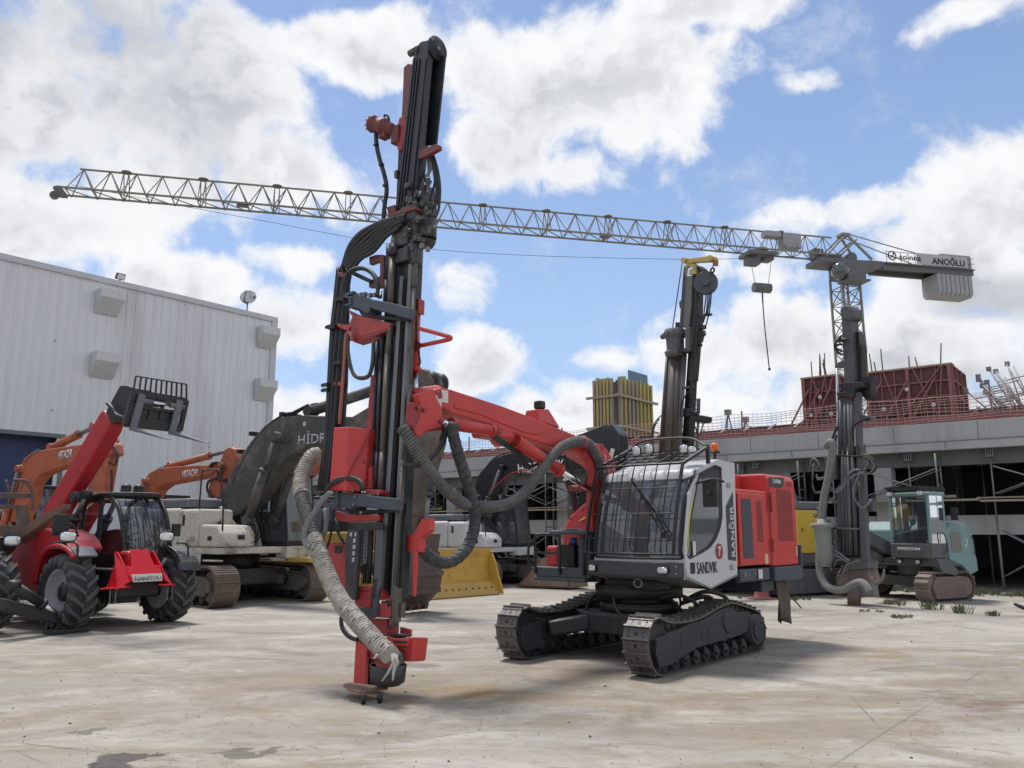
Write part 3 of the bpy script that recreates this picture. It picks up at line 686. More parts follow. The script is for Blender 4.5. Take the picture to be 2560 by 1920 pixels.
cb_=MB(); cs=1 if (CFr.I@Vector((0,0,0))).y>0 else -1
cb_.pxx([(cs*1.0,24.2),(cs*1.0,22.6),(cs*2.3,22.6),(cs*2.4,24.2)],-.4,1.3); cb_.build('cab_body',CRNG,tcn,bevel=.03)
a=MB(); a.lathe((1.3,cs*1.7,23.4),(1,0,0),[(0,.8),(.4,.78),(.8,.6),(1.0,.2)],12); a.build('cab_nose',GLASSD,tcn)
MB().bb((-.7,cs*.9,22.45),(1.4,cs*2.5,22.58)).build('cab_platform',CRNG,tcn)
a=MB(); a.bb((4.3,-.5,25.6),(6.0,.5,26.9)); a.bb((6.1,-.4,26.5),(7.6,.4,27.0)); a.build('electrical_cabinet',BALL,tcn,bevel=.03)
a=MB(); a.cyl((-.6,-.5,25.2),(-.6,.5,25.2),.45); a.box((1.1,0,25.1),(1.4,.8,.6)); a.box((2.6,0,25.3),(.9,.8,.9)); a.build('hoist_winch',CRNG,tcn)
# boards with lettering on the yard side
sy=cs*1.33
sg=MB(); sg.bb((-6.4,sy,24.75),(CJ+.8,sy-.05*cs,25.75)); sg.build('sign_board',mat('mesh_sign_board',(.42,.42,.43),.8),tcn)
xr=(-1,0,0) if cs>0 else (1,0,0)
text('ANOĞLU','sign_lettering',LETK,tcn,(-7.9,sy+.03*cs,24.85),xr,(0,0,1),.78,3.4,off=.02)
text('KOCAHAN'[:0] or 'RSUAHM','sign_lettering',LETG,tcn,(-7.3,sy+.03*cs,24.82),xr,(0,0,1),.5,2.2,off=.01) if False else None
text('soinna','maker_lettering',LETK,tcn,(-4.6,sy+.03*cs,25.0),xr,(0,0,1),.5,2.2,off=.015)
rg=MB(); cc=Vector((-3.9,sy,25.3)); rg.lathe(cc,(0,1,0),[(-.03,.42),(.03,.42),(.03,.33),(-.03,.33)],20,closed=True)
rg.tube([cc+Vector((.1*-1,0,.25)),cc+Vector((-.15,0,.1)),cc+Vector((.1,0,-.02)),cc+Vector((0,0,-.2))],.04,sub=4); rg.build('maker_emblem',LETK,tcn)
# trolley, ropes, hook block
tx=9.0
tpx=CFr.y(1895,640,0).x
a=MB(); a.box((tpx,0,JB-.35),(2.6,1.9,.3)); a.box((tpx+.6,0,JB-1.0),(1.1,.9,.5)); a.box((tpx-.8,.0,JB-.55),(.8,1.0,.5)); a.build('trolley',CRNG,tcn)
hz=CFr.y(1905,720,0).z; hx=CFr.y(1905,720,0).x
a=MB(); a.cyl((tpx+.8,0,JB-.4),(hx+.6,0,hz+.3),.025,n=4); a.cyl((tpx-1.3,0,JB-.4),(hx-.6,0,hz+.3),.025,n=4); a.build('hoist_rope',BLK,tcn)
a=MB(); a.cyl((hx-.75,0,hz),(hx+.75,0,hz),.42,n=12); a.build('hook_block',CRNG,tcn)
zb=CFr.y(1913,922,0).z; a=MB(); a.cyl((hx,0,hz-.4),(hx,0,hz-1.3),.06,n=6); a.tube([(hx,.0,hz-1.3),(hx-.05,0,(hz+zb)/2),(hx-.25,0,zb)],.05,n=5); a.ball((hx-.25,0,zb),.13,8); a.build('hanging_sling',BLK,tcn)
# faint cable under the jib
P=[ray(212,470)*30/1.,]
c0=ray(180,462).normalized()*62; c1=ray(1100,625).normalized()*66; c2=ray(1690,648).normalized()*69; c3=ray(1985,640).normalized()*71
m_=MB().tube([c0+Vector((0,0,CH)),ray(620,545).normalized()*64+Vector((0,0,CH)),c1+Vector((0,0,CH)),c2+Vector((0,0,CH)),c3+Vector((0,0,CH))],.02,n=4,sub=8); tag(m_.build('overhead_cable',BLK),'thin dark cable sagging across the sky below the crane jib','cable')
# ---------------------------------------------------------------- tracks
def loop_path(pts,n=None,closed=True,sub=4):
    P=[Vector((a,b)) for a,b in pts]; N=len(P); out=[]
    for i in range(N):
        a,b,c,d=P[i-1],P[i],P[(i+1)%N],P[(i+2)%N]
        for k in range(sub):
            t=k/sub; out.append(.5*((2*b)+(c-a)*t+(2*a-5*b+4*c-d)*t*t+(3*b-a-3*c+d)*t**3))
    return out
def stadium(xr,xf,r,sag=.03,n=10):
    P=[]
    for i in range(n+1): t=-math.pi/2+math.pi*i/n; P.append((xf+r*math.cos(t),r+r*math.sin(t)))
    for k in (.2,.4,.6,.8): P.append((xf+(xr-xf)*k,2*r-sag*math.sin(math.pi*k*2)**2))
    for i in range(n+1): t=math.pi/2+math.pi*i/n; P.append((xr+r*math.cos(t),r+r*math.sin(t)))
    for k in (.25,.5,.75): P.append((xr+(xf-xr)*k,0))
    return P
def make_track(root,path,y0,y1,pitch,m,mchain=None,single=True,hole=False,th=.03,gr=.035,closedpts=True):
    P=[Vector(p) for p in path]; N=len(P)
    L=[0]
    for i in range(N): L.append(L[-1]+(P[(i+1)%N]-P[i]).length)
    n=int(round(L[-1]/pitch)); pitch=L[-1]/n
    ar=sum(P[i].x*P[(i+1)%N].y-P[(i+1)%N].x*P[i].y for i in range(N)); s=1 if ar>0 else -1
    a=MB(); hl=MB(); ch=MB(); j=0
    ym=(y0+y1)/2; w=abs(y1-y0)
    for k in range(n):
        t=L[-1]*k/n
        while L[j+1]<t: j+=1
        p=P[j].lerp(P[(j+1)%N],(t-L[j])/(L[j+1]-L[j]))
        t2=(t+pitch)%L[-1]; jj=j
        while not (L[jj]<=t2<=L[jj+1]): jj=(jj+1)%N
        p2=P[jj].lerp(P[(jj+1)%N],(t2-L[jj])/(L[jj+1]-L[jj]))
        d=(p2-p).normalized(); nn=Vector((d.y,-d.x))*s; c=(p+p2)/2
        def q(u,v,y): r=c+d*u+nn*v; return (r.x,y,r.y)
        def brick(mb,u0,u1,v0,v1,ya,yb):
            vs=[q(u,v,y) for u in(u0,u1) for y in(ya,yb) for v in(v0,v1)]
            mb.add(vs,[(0,1,3,2),(4,6,7,5),(0,4,5,1),(2,3,7,6),(0,2,6,4),(1,5,7,3)])
        h=pitch*.47
        brick(a,-h,h*1.04,-th,0,y0,y1)
        if single: brick(a,h*.72,h*1.02,0,gr,y0,y1); brick(a,-h,-h*.8,-th*.3,gr*.3,y0,y1)
        else:
            for u in(-.85,-.1,.65): brick(a,h*u,h*(u+.22),0,gr*.6,y0,y1)
        if hole:
            o=[q(.028*math.cos(z)-.01,.0015,ym+.028*math.sin(z)) for z in [i*math.pi/5 for i in range(10)]]; hl.add(o,[tuple(range(10))])
            for dy in(-.1,.1):
                for du in(-.03,.02): brick(hl,du-.008,du+.008,0,.006,ym+dy-.008,ym+dy+.008)
        brick(ch,-h*.9,h*.9,-th-.07,-th-.002,ym-w*.22,ym-w*.12); brick(ch,-h*.9,h*.9,-th-.07,-th-.002,ym+w*.12,ym+w*.22)
    o=a.build('track_chain',m,root); c=ch.build('chain_link',BLK,o); 
    if hole: hl.build('pad_bolt',BLK,o)
    return o
def undercarriage(root,M,xr,xf,r,g,w,m,single=False,pitch=.19,sidem=None,up=0.):
    # M: rotation of the undercarriage under the upper body (degrees)
    e=MB(); T=Matrix.Rotation(R_(M),4,'Z'); objs=[]
    for s in(-1,1):
        o=make_track(root,stadium(xr,xf,r),s*g-w/2,s*g+w/2,pitch,m,single=single); objs.append(o)
        f=MB(); yo=s*g
        f.py([(xr+.1,.22*r/.42),(xf-.15,.22*r/.42),(xf+.02,.55*r/.42),(xf-.3,.62*r/.42),(xr+.3,.66*r/.42),(xr,.5*r/.42)],yo-w*.42,yo+w*.42)
        for x in (xr+.9,xf-.9): f.box((x,yo+s*w*.45,.42*r/.42),(.7,.06,.22))
        objs.append(f.build('track_frame',sidem or DGREY,root,bevel=.02))
        f=MB(); f.cyl((xf,yo-w*.3,r),(xf,yo+w*.3,r),r-.10,n=20); f.cyl((xf,yo-w*.46,r),(xf,yo+w*.46,r),.13,n=12); objs.append(f.build('idler',sidem or BLK,root,bevel=.01))
        f=MB(); f.cyl((xr,yo-w*.3,r),(xr,yo+w*.3,r),r-.12,n=14); f.cyl((xr,yo-w*.48,r),(xr,yo+w*.48,r),.2,n=16); objs.append(f.build('sprocket',sidem or BLK,root,bevel=.01))
        f=MB()
        for k in range(7): x=xr+.35+(xf-xr-.7)*k/6; f.cyl((x,yo-w*.36,.17),(x,yo+w*.36,.17),.1,n=10)
        objs.append(f.build('roller',BLK,root))
    f=MB(); f.bb((-.9,-g+w*.3,.42),(.9,g-w*.3,.80)); f.bar((1.1,g-.3,.5),(.3,.3,.75),.35,.25); f.bar((1.1,-g+.3,.5),(.3,-.3,.75),.35,.25); f.bar((-1.1,g-.3,.5),(-.3,.3,.75),.35,.25); f.bar((-1.1,-g+.3,.5),(-.3,-.3,.75),.35,.25)
    objs.append(f.build('carbody',DGREY,root,bevel=.03))
    f=MB(); f.cyl((0,0,.78),(0,0,1.22),.72,n=28); objs.append(f.build('slewing_ring',BLK,root))
    for o in objs: o.matrix_local=T
RODD=mat('dull_piston_rod',(.20,.20,.21),.4,metal=.7,dirt=(.10,.09,.08),dn=.5)
def hydraulic(root,p0,p1,r,mb,frac=.55,nm='cylinder',pipe=True,rod=None):
    p0=Vector(p0); p1=Vector(p1); d=p1-p0; q=p0+d*frac
    a=MB(); a.cyl(p0,q,r,n=16); a.cyl(q-d.normalized()*.05,q+d.normalized()*.03,r*1.15,n=16); a.cyl(p0-Vector((0,r*1.1,0)),p0+Vector((0,r*1.1,0)),r*1.1,n=14)
    o=a.build(nm,mb,root); b=MB(); b.cyl(q,p1,r*.55,n=12); b.build('piston_rod',rod or (CHROME if nm in('stabiliser_cylinder',) else RODD),o)
    e=MB(); e.cyl(p1-Vector((0,r*.9,0)),p1+Vector((0,r*.9,0)),r*.95,n=14); e.build('rod_eye',mb,o)
    return o
def opencab(root,x0,x1,y0,y1,z0,z1,paint,roof=None,glass=GLASS,slant=.12,pw=.07,pane=True,low=.35):
    """cab frame with posts and separate panes; +x is the front"""
    c=[(x0,y0),(x1,y0),(x1,y1),(x0,y1)]
    body=MB(); body.bb((x0,y0,z0),(x1,y1,z0+low)) 
    for (x,y) in c:
        tx=x-(slant if x==x1 else 0); body.bar((x+(-.5*pw if x==x1 else .5*pw),y+(pw/2 if y==y0 else -pw/2),z0+low),(tx+(-.5*pw if x==x1 else .5*pw),y+(pw/2 if y==y0 else -pw/2),z1),pw,pw,up=(0,1,0))
    xm=x0+(x1-x0)*.42
    for y in(y0+pw/2,y1-pw/2): body.bar((xm,y,z0+low),(xm,y,z1),pw*.8,pw*.8,up=(0,1,0))
    o=body.build('cab_frame',paint,root,bevel=.012)
    r=MB(); r.bb((x0-.03,y0-.03,z1),(x1-slant+.05,y1+.03,z1+.09)); r.build('cab_roof',roof or paint,o,bevel=.03)
    if pane:
        e=.008; g=MB(); g.add([(x1-e,y0+pw,z0+low),(x1-e,y1-pw,z0+low),(x1-slant-e,y1-pw,z1),(x1-slant-e,y0+pw,z1)],[(0,1,2,3)]); g.build('windscreen',glass,o)
        for y in(y0+e,y1-e):
            g=MB(); g.add([(x0+pw,y,z0+low),(x1-pw,y,z0+low),(x1-slant-pw,y,z1),(x0+pw,y,z1)],[(0,1,2,3)]); g.build('side_window',glass,o)
    s=MB(); s.bb((x0+.25,(y0+y1)/2-.25,z0+low-.1),(x0+.75,(y0+y1)/2+.25,z0+low+.12)); s.bb((x0+.2,(y0+y1)/2-.24,z0+low),(x0+.33,(y0+y1)/2+.24,z0+low+.75)); s.bb((x0+.03,y0+.1,z0+low),(x0+.06,y1-.1,z0+low+.35)); s.cyl((x1-.35,y0+.15,z0+low),(x1-.4,y0+.15,z0+low+.35),.03); s.cyl((x1-.35,y1-.15,z0+low),(x1-.4,y1-.15,z0+low+.35),.03); s.build('seat',BLK,o,bevel=.03)
    return o
def poly3(fr,pts,y): return [fr.y(*p,y) for p in pts]
def slab(fr,pts,y0,w):  # outline traced in the plane y=y0, thickened to both sides with the same local x,z
    P=[fr.y(*p,y0) for p in pts]; return MB().prism([(q.x,y0-w/2,q.z) for q in P],(0,w,0))
TRKS=mat('dusty_track_frame',(.12,.105,.092),.75,dirt=(.26,.225,.185),dn=.7,ds=2.5,bump=.2)
def excavator(nm,label,fr,cat,uc,white,boomm,boom,bw,text_=None,s=1.,topm=GREY,trk=TRKB,group=None):
    t=thing(nm,label,cat,fr,group)
    undercarriage(t,uc,-1.75*s,1.75*s,.46*s,1.25*s,.6*s,trk,single=False,pitch=.2*s,sidem=TRKS)
    z0=1.22*s; zh=2.28*s
    def S(*p): return tuple(v*s for v in p)
    MB().bb(S(-1.95,-1.4,1.18),S(1.45,1.4,1.34)).build('deck_frame',white,t,bevel=.03)
    cw=MB(); cw.pz([(a*s,b*s) for a,b in((-1.95,-1.45),(-2.75,-1.45),(-3.15,-1.1),(-3.3,-.4),(-3.3,.4),(-3.15,1.1),(-2.75,1.45),(-1.95,1.45))],1.15*s,2.35*s); cw.build('counterweight',white,t,bevel=.08)
    h=MB(); h.bb(S(-1.93,-1.42,1.345),S(-.25,-.42,2.28)); h.build('side_hood',white,t,bevel=.09,seg=3)
    h=MB(); h.bb(S(-.23,-1.44,1.345),S(.62,-.44,2.25)); d=h.build('fuel_tank',white,t,bevel=.09,seg=3)
    MB().bb(S(-.02,-1.455,1.85),S(.06,-1.44,2.1)).build('handle_slot',BLK,d)
    MB().bb(S(.55,-.9,1.75),S(.634,-.82,1.95)).build('handle_slot',BLK,d)
    h=MB(); h.py([(.64*s,1.35*s),(1.5*s,1.35*s),(1.5*s,1.65*s),(1.3*s,1.86*s),(.64*s,1.88*s)],-1.44*s,-.46*s); d=h.build('tool_box',white,t,bevel=.06,seg=3)
    MB().bb(S(1.496,-.98,1.52),S(1.51,-.78,1.63)).build('latch',BLK,d); MB().bb(S(1.0,-1.452,1.5),S(1.15,-1.44,1.6)).build('latch',BLK,d)
    st=MB(); st.bb(S(1.45,-1.42,1.20),S(1.60,-.5,1.26)); st.bb(S(1.0,-1.55,1.02),S(1.6,-1.42,1.06)); st.build('step',white,t,bevel=.01)
    h=MB(); h.bb(S(-1.95,-.40,1.34),S(-.55,1.40,2.30)); h.build('engine_hood',white,t,bevel=.06)
    MB().bb(S(-2.9,-1.3,2.29),S(-.1,1.2,2.52)).build('engine_cover',topm,t,bevel=.06)
    hr=MB(); hr.tube([S(1.42,-1.36,1.3),S(1.40,-1.36,2.2),S(1.2,-1.36,3.05),S(1.12,-1.36,3.16),S(1.0,-1.36,3.17),S(.62,-1.36,3.17),S(.5,-1.36,3.1),S(.48,-1.36,2.25)],.02*s,n=8,sub=3); hr.build('handrail',BLK,t)
    cab=opencab(t,-.25*s,1.55*s,.46*s,1.42*s,1.36*s,3.12*s,BLK,BLK,glass=GLASSD,slant=.22*s,low=.12*s,pw=.06*s)
    MB().bb(S(1.2,.42,1.05),S(1.62,1.46,1.345)).build('cab_platform',white,t,bevel=.02)
    fb=MB(); 
    for y in(-.38,.30): fb.py([(-.6*s,1.3*s),(.75*s,1.3*s),(.55*s,1.9*s),(-.05*s,2.35*s),(-.5*s,2.2*s)],y*s,(y+.08)*s)
    fb.build('boom_bracket',white,t,bevel=.02)
    vh=MB()
    for k in range(7): vh.tube([S(.3+.05*k,-.2+.07*k,1.4),S(.7+.03*k,-.25+.08*k,1.75),S(.55,-.2+.06*k,2.1+.03*k),S(.3,-.15+.05*k,2.5)],.022*s,n=6,sub=4)
    vh.build('hydraulic_hose',RUB,t)
    b=slab(fr,boom,0,bw).build('boom',boomm,t,bevel=.03)
    return t,b
# ---- big dirty HIDROMEK excavator, dark boom over a cream body
E1=Fr(-7.2,21.2,-34)
zz=lambda l:Z(350,950,2.765,l)
boom1=zz([(600,965),(560,900),(575,840),(640,740),(700,620),(760,520),(830,420),(920,320),(1040,262),(1160,252),(1280,255),(1521,262)])+[(1000,985),(1062,950),(1085,990),(1075,1030),(1040,1060),(900,1090)]+zz([(1250,455),(1130,500),(1050,560),(980,640),(900,750),(830,850),(740,930),(640,975)])
e1,b1=excavator('excavator','dirty cream excavator with long blackened boom, rusty tracks and big brown bucket',E1,'excavator',-8,WHTD,DGREY,boom1,.52,trk=TRKB)
def e1y(px,py,y=0): return E1.y(px,py,y)
p0=e1y(621,1300,-.42); p1=e1y(688,1092,-.42); hydraulic(e1,(p0.x,-.42,p0.z),(p1.x,-.42,p1.z),.11,DGREY,.6,'boom_cylinder'); hydraulic(e1,(p0.x,.42,p0.z),(p1.x,.42,p1.z),.11,DGREY,.6,'boom_cylinder')
a=MB(); a.cyl((p1.x,-.5,p1.z),(p1.x,.5,p1.z),.13); q=E1.y(720,1098,-.27); a.cyl((q.x,-.29,q.z),(q.x,-.24,q.z),.07); a.build('boom_pin',DGREY,b1)
q=E1.y(761,1060,-.27); MB().cyl((q.x,-.272,q.z),(q.x,-.262,q.z),.06,n=16).build('marker_disc',LETG,b1)
q=E1.y(745,1112,-.27); text('HİDROMEK','boom_lettering',LETG,b1,(q.x,-.268,q.z),(1,0,0),(0,0,1),.31,2.05,off=.01)
pa=E1.y(778,1028,0); pb_=E1.y(1045,938,0); hydraulic(e1,(pa.x,0,pa.z),(pb_.x,0,pb_.z),.13,DGREY,.66,'arm_cylinder')
hs=MB()
for k in range(4):
    hs.tube([E1.y(*p,-.24+.12*k) for p in zz([(640,720),(690,600),(750,490),(820,385),(900,300),(1000,238),(1060,225)])+[(735,1030),(770,1012)]],.03,n=6,sub=4)
hs.tube([E1.y(*p,0) for p in [(733,1038),(760,1020),(790,1010),(808,1012)]],.035,n=6)
for p in zz([(650,700),(745,500),(830,378),(1040,245)]): q=E1.y(*p,0); hs.box(q,(.12,.62,.1))
hs.build('boom_hose',RUB,b1)
sl1=slab(E1,[(1040,930),(1058,922),(1085,930),(1100,960),(1110,1040),(1100,1110),(1072,1200),(1048,1290),(1030,1330),(1006,1335),(1000,1290),(1020,1150),(1040,1060),(1036,980)],0,.46); arm=sl1.build('arm',mat('brown_arm_paint',(.085,.07,.058),.6,dirt=(.22,.18,.14),dn=.7,ds=1.4,dlo=.45,dhi=.7),e1,bevel=.03)
ea=MB()
for y in(-.2,.12):
    c_=E1.y(1050,948,0)
    ea.lathe((c_.x,y,c_.z),(0,1,0),[(0,.02),(0,.26),(.08,.26),(.08,.02)],18)
    c_=E1.y(1082,958,0); ea.lathe((c_.x,y+.04,c_.z),(0,1,0),[(0,.02),(0,.26),(.08,.26),(.08,.02)],18)
ea.build('arm_pin_ear',BLK,arm)
p0=E1.y(1078,1185,-.34);p1=E1.y(1062,1330,-.34); hydraulic(e1,(p0.x,-.34,p0.z),(p1.x,-.34,p1.z),.085,DGREY,.35,'bucket_cylinder')
bk=MB()
prof=[E1.y(*p,v) for p,v in (((1008,1335),-.6),((1062,1340),.55),((1090,1385),.55),((1100,1432),.55),((1093,1475),.55),((1062,1510),.55),((1015,1528),0),((975,1522),-.6),((988,1440),-.6))]
PR=[(q.x,max(q.z,.03)) for q in prof]
bk.py(PR,-.6,.6)
for y in(-.64,.60): bk.py([(x*1.0,z) for x,z in PR],y,y+.04)
for k in range(4): x,z=PR[2+k]; bk.box((x,0,z),(.06,1.3,.10))
for y in(-.28,.10): 
    for k in range(1): bk.py([(PR[0][0]-.02,PR[0][1]-.05),(PR[0][0]+.1,PR[0][1]+.35),(PR[1][0]-.12,PR[1][1]+.30),(PR[1][0],PR[1][1]-.05)],y,y+.06)
for k in range(5): bk.box((PR[7][0]-.05,-.5+k*.25,.10),(.22,.10,.09))
bk.build('bucket',BRN,e1)
MB().box((1.9,.75,1.02),(.9,.5,.12)).build('yellow_step',YEL,e1,bevel=.02)

# ---- second HIDROMEK, glossy black boom
E2=Fr(-1.2,27.5,-34)
z2=lambda l:Z(1050,1050,3.6875,l)
boom2=z2([(600,800),(545,800),(525,740),(530,640),(590,490),(700,370),(830,320),(1000,290)])+[(1440,1095),(1525,1062),(1560,1085),(1545,1130),(1500,1170),(1440,1178)]+z2([(1080,470),(960,480),(860,520),(760,600),(690,690),(650,760)])
e2,b2=excavator('excavator','clean white excavator with glossy black boom behind the yellow dozer blade',E2,'excavator',-8,WHT,BOOMB,boom2,.5,s=.9,topm=GREY,trk=TRK)
lip=MB(); P=[E2.y(*p,0) for p in z2([(690,680),(760,592),(860,512),(960,474),(1080,462)])]; lip.tube([(q.x,-.262,q.z) for q in P],.02,n=6); lip.build('red_stripe',RED,b2)
q=E2.y(1295,1183,-.27); text('HIDROMEK','boom_lettering',LETW,b2,(q.x,-.262,q.z),(1,0,0.04),(-.04,0,1),.30,1.75,off=.01)
p0=E2.y(1212,1265,-.38); p1=E2.y(1252,1168,-.38)
for y in(-.38,.38): hydraulic(e2,(p0.x-.25,y,p0.z-.55),(p1.x,y,p1.z),.09,CHROME if 0 else BLK,.45,'boom_cylinder')
hs=MB()
for k in range(4): hs.tube([E2.y(*p,-.22+.12*k) for p in z2([(520,700),(560,560),(610,440),(690,350),(800,300),(900,290)])],.03,n=6,sub=4)
hs.build('boom_hose',RUB,b2)
ar=slab(E2,[(1500,1100),(1525,1070),(1545,1075),(1557,1110),(1545,1180),(1480,1330),(1440,1420),(1410,1420),(1420,1340),(1470,1200)],0,.42); arm=ar.build('arm',BOOMB,e2,bevel=.03)
cv=slab(E2,[(1500,1130),(1520,1075),(1540,1062),(1558,1085),(1560,1130),(1548,1180),(1530,1200)],-.1,.7); cv.build('arm_nose',BOOMB,arm,bevel=.05)
q=E2.y(1528,1135,-.47); MB().box((q.x,-.455,q.z),(.13,.012,.34),M=Matrix.Rotation(R_(20),3,'Y')).build('sticker',STICK,arm)
bk=MB(); pr_=[(2.1,.03),(2.5,.10),(2.9,.45),(3.0,.95),(3.3,1.05),(3.6,.9),(3.9,.35),(3.95,.1),(3.5,.02)]
for y in(-.60,.45): bk.py([(2.0,.02),(2.9,.9),(3.35,1.0),(3.8,.6),(3.95,.05)],y,y+.05)
bk.py([(2.0,.02),(2.9,.9),(2.95,.86),(2.1,.02)],-.6,.5); bk.py([(2.0,.02),(3.95,.05),(3.95,.10),(2.1,.07)],-.6,.5); bk.py([(3.95,.05),(3.8,.6),(3.35,1.0),(3.3,.96),(3.75,.57),(3.9,.06)],-.6,.5)
bk.build('bucket',BRN2,e2)

# ---- orange HITACHI excavators
def hitachi(label,fr,boomP,armP,bw,tx,armcyl,s,group=None,elbow=None):
    t,b=excavator('excavator',label,fr,'excavator',-6,ORG,ORG,boomP,bw,s=s,topm=BLK,trk=TRKB)
    a=slab(fr,armP,0,bw*.8).build('arm',ORG,t,bevel=.03)
    q=fr.y(*tx[0],-bw/2); q2=fr.y(*tx[1],-bw/2); text('HITACHI','boom_lettering',LETW,b,(q.x,-bw/2-.008,q.z),(q2-q),(0,0,1),abs(tx[2]),(q2-q).length,off=.01)
    p0=fr.y(*armcyl[0],0); p1=fr.y(*armcyl[1],0); hydraulic(t,(p0.x,0,p0.z),(p1.x,0,p1.z),.11*s,ORG,.62,'arm_cylinder')
    bx=boomP[2]; hs=MB()
    for k in range(3): hs.tube([fr.y(p[0]-2,p[1]-3-k*1.5,-.15+.1*k) for p in boomP[:6]],.03,n=6,sub=3)
    hs.build('boom_hose',RUB,b)
    bp=boomP[0]
    for y in(-bw*.75,bw*.75):
        u=fr.y(boomP[-3][0],boomP[-3][1],0); hydraulic(t,(1.0*s,y,1.35*s),(fr.y(*elbow,0).x,y,fr.y(*elbow,0).z),.09*s,ORG,.5,'boom_cylinder')
    q=fr.y(*elbow,0); MB().cyl((q.x,-bw*.7,q.z),(q.x,bw*.7,q.z),.11*s).build('boom_pin',ORGD,b)
    bk=MB(); pp=fr.y(*armP[len(armP)//2],0); x=pp.x
    return t,a,b
H1=Fr(-14.2,22.5,-34)
za=lambda l:Z(0,900,2.37,l)
h1,a1,_=hitachi('leftmost orange excavator, its boom crossing behind the red telehandler boom',H1,
 za([(70,960),(90,860),(112,770),(140,660),(185,580),(240,545),(350,525),(480,508),(600,490),(660,470)])+za([(690,500),(700,560),(620,600),(500,610),(430,628),(340,655),(270,685),(225,740),(205,840),(150,960)]),
 za([(590,500),(630,450),(678,465),(680,560),(655,700),(640,800),(610,900),(550,900),(545,780),(580,620)]),.34,(za([(348,590)])[0],za([(424,574)])[0],.20),(za([(310,520)])[0],za([(560,395)])[0]),.92,elbow=za([(170,645)])[0])
hs=MB(); hs.tube([H1.y(*p,-.1) for p in za([(650,490),(680,520),(692,580),(680,620),(640,600)])],.03,n=6); hs.tube([H1.y(*p,-.2) for p in za([(660,640),(662,720),(656,800)])],.03,n=6); hs.build('arm_hose',RUB,a1)
H2=Fr(-11.9,25.5,-34)
h2,a2,_=hitachi('orange excavator with folded stick between the warehouse wall and the cream excavator',H2,
 zz([(-5,860),(20,790),(45,730),(75,685),(120,640),(180,612),(300,600),(420,592),(540,590),(575,560)])+zz([(600,600),(560,640),(500,665),(420,685),(300,705),(200,725),(150,760),(125,800),(100,860)]),
 zz([(625,480),(660,465),(690,480),(708,550),(690,590),(620,680),(575,815),(500,815),(520,700),(560,620),(600,540)]),.46,(zz([(294,674)])[0],zz([(396,662)])[0],.20),(zz([(215,595)])[0],zz([(650,480)])[0]),.88,elbow=zz([(105,700)])[0])
hs=MB()
for k in range(3): hs.tube([H2.y(*p,-.25-.03*k) for p in zz([(480,600),(500,575),(550,570),(575,600),(540,640),(550,700)])],.03,n=6)
hs.tube([H2.y(*p,-.25) for p in zz([(530,680),(475,700),(465,760),(500,810)])],.035,n=6); hs.build('arm_hose',RUB,a2)
H3=Fr(-8.6,29.5,-34)
h3,b3=excavator('excavator','mostly hidden orange excavator behind the dark boom of the cream machine',H3,'excavator',0,ORGD,ORGD,[(690,1290),(695,1210),(715,1160),(745,1128),(790,1118),(850,1120),(900,1130),(900,1175),(850,1165),(800,1170),(765,1200),(745,1290)],.5,s=.92,topm=BLK)

# ---- yellow bulldozer with its blade in front
DZ_=Fr(-3.62,23.75,-43)
dz=thing('bulldozer','yellow bulldozer with wide dented blade, mostly hidden behind the rusty bucket','bulldozer',DZ_)
for s in(-1,1):
    make_track(dz,stadium(-1.5,1.3,.42),s*1.0-.28,s*1.0+.28,.2,TRK,single=True)
    MB().py([(-1.5,.2),(1.2,.2),(1.2,.6),(-1.5,.62)],s*1.0-.2,s*1.0+.2).build('track_frame',YEL,dz,bevel=.02)
    f=MB(); f.bar((-.4,s*1.45,.45),(2.15,s*1.45,.45),.12,.22); f.build('push_arm',YEL,dz,bevel=.02)
a=MB(); a.bb((-2.6,-.8,.55),(1.0,.8,1.2)); a.py([(-.4,1.2),(.75,1.2),(.8,1.3),(.8,1.95),(.7,2.05),(-.4,2.15)],-.62,.35); a.build('engine_hood',YEL,dz,bevel=.04)
a=MB(); a.bb((-1.7,-.95,1.2),(0.05,.95,1.7)); a.build('fender',YEL,dz,bevel=.04)
opencab(dz,-2.2,-.7,-.75,.75,1.7,2.65,BLK,BLK,glass=GLASSD,slant=.1)
text('CATERPILLAR','hood_lettering',LETK,dz,(-.35,-.628,1.82),(1,0,0),(0,0,1),.16,1.1,off=.02)
bl=MB(); prof=[(2.62,.05),(2.42,.35),(2.34,.7),(2.38,1.0),(2.52,1.25)]
bwid=1.78; back=[(x-.07,z) for x,z in prof[::-1]]
bl.py(prof+back,-bwid,bwid); bl.py([(2.55,.0),(2.78,-.0),(2.52,.33),(2.40,.33)],-bwid-.02,bwid+.02)
for s in(-1,1): bl.py([(2.30,.06),(2.95,.02),(2.62,.9),(2.50,1.12),(2.25,1.0)],s*bwid,s*(bwid+.05))
for y in(-.9,0,.9): bl.bb((2.1,y-.05,.2),(2.36,y+.05,1.0))
bo=bl.build('blade',YEL,dz)
ce=MB(); ce.py([(2.80,.01),(2.83,.02),(2.56,.35),(2.53,.34)],-bwid,bwid); ce.build('cutting_edge',YEL,bo)
bt=MB()
for k in range(14): y=-1.6+k*.245; bt.cyl((2.68,y,.18),(2.72,y,.20),.022,n=8)
bt.build('edge_bolt',BLK,bo)
for s in (-.5,.5): hydraulic(dz,(1.2,s,1.3),(2.3,s,.8),.07,YEL,.5,'blade_cylinder')

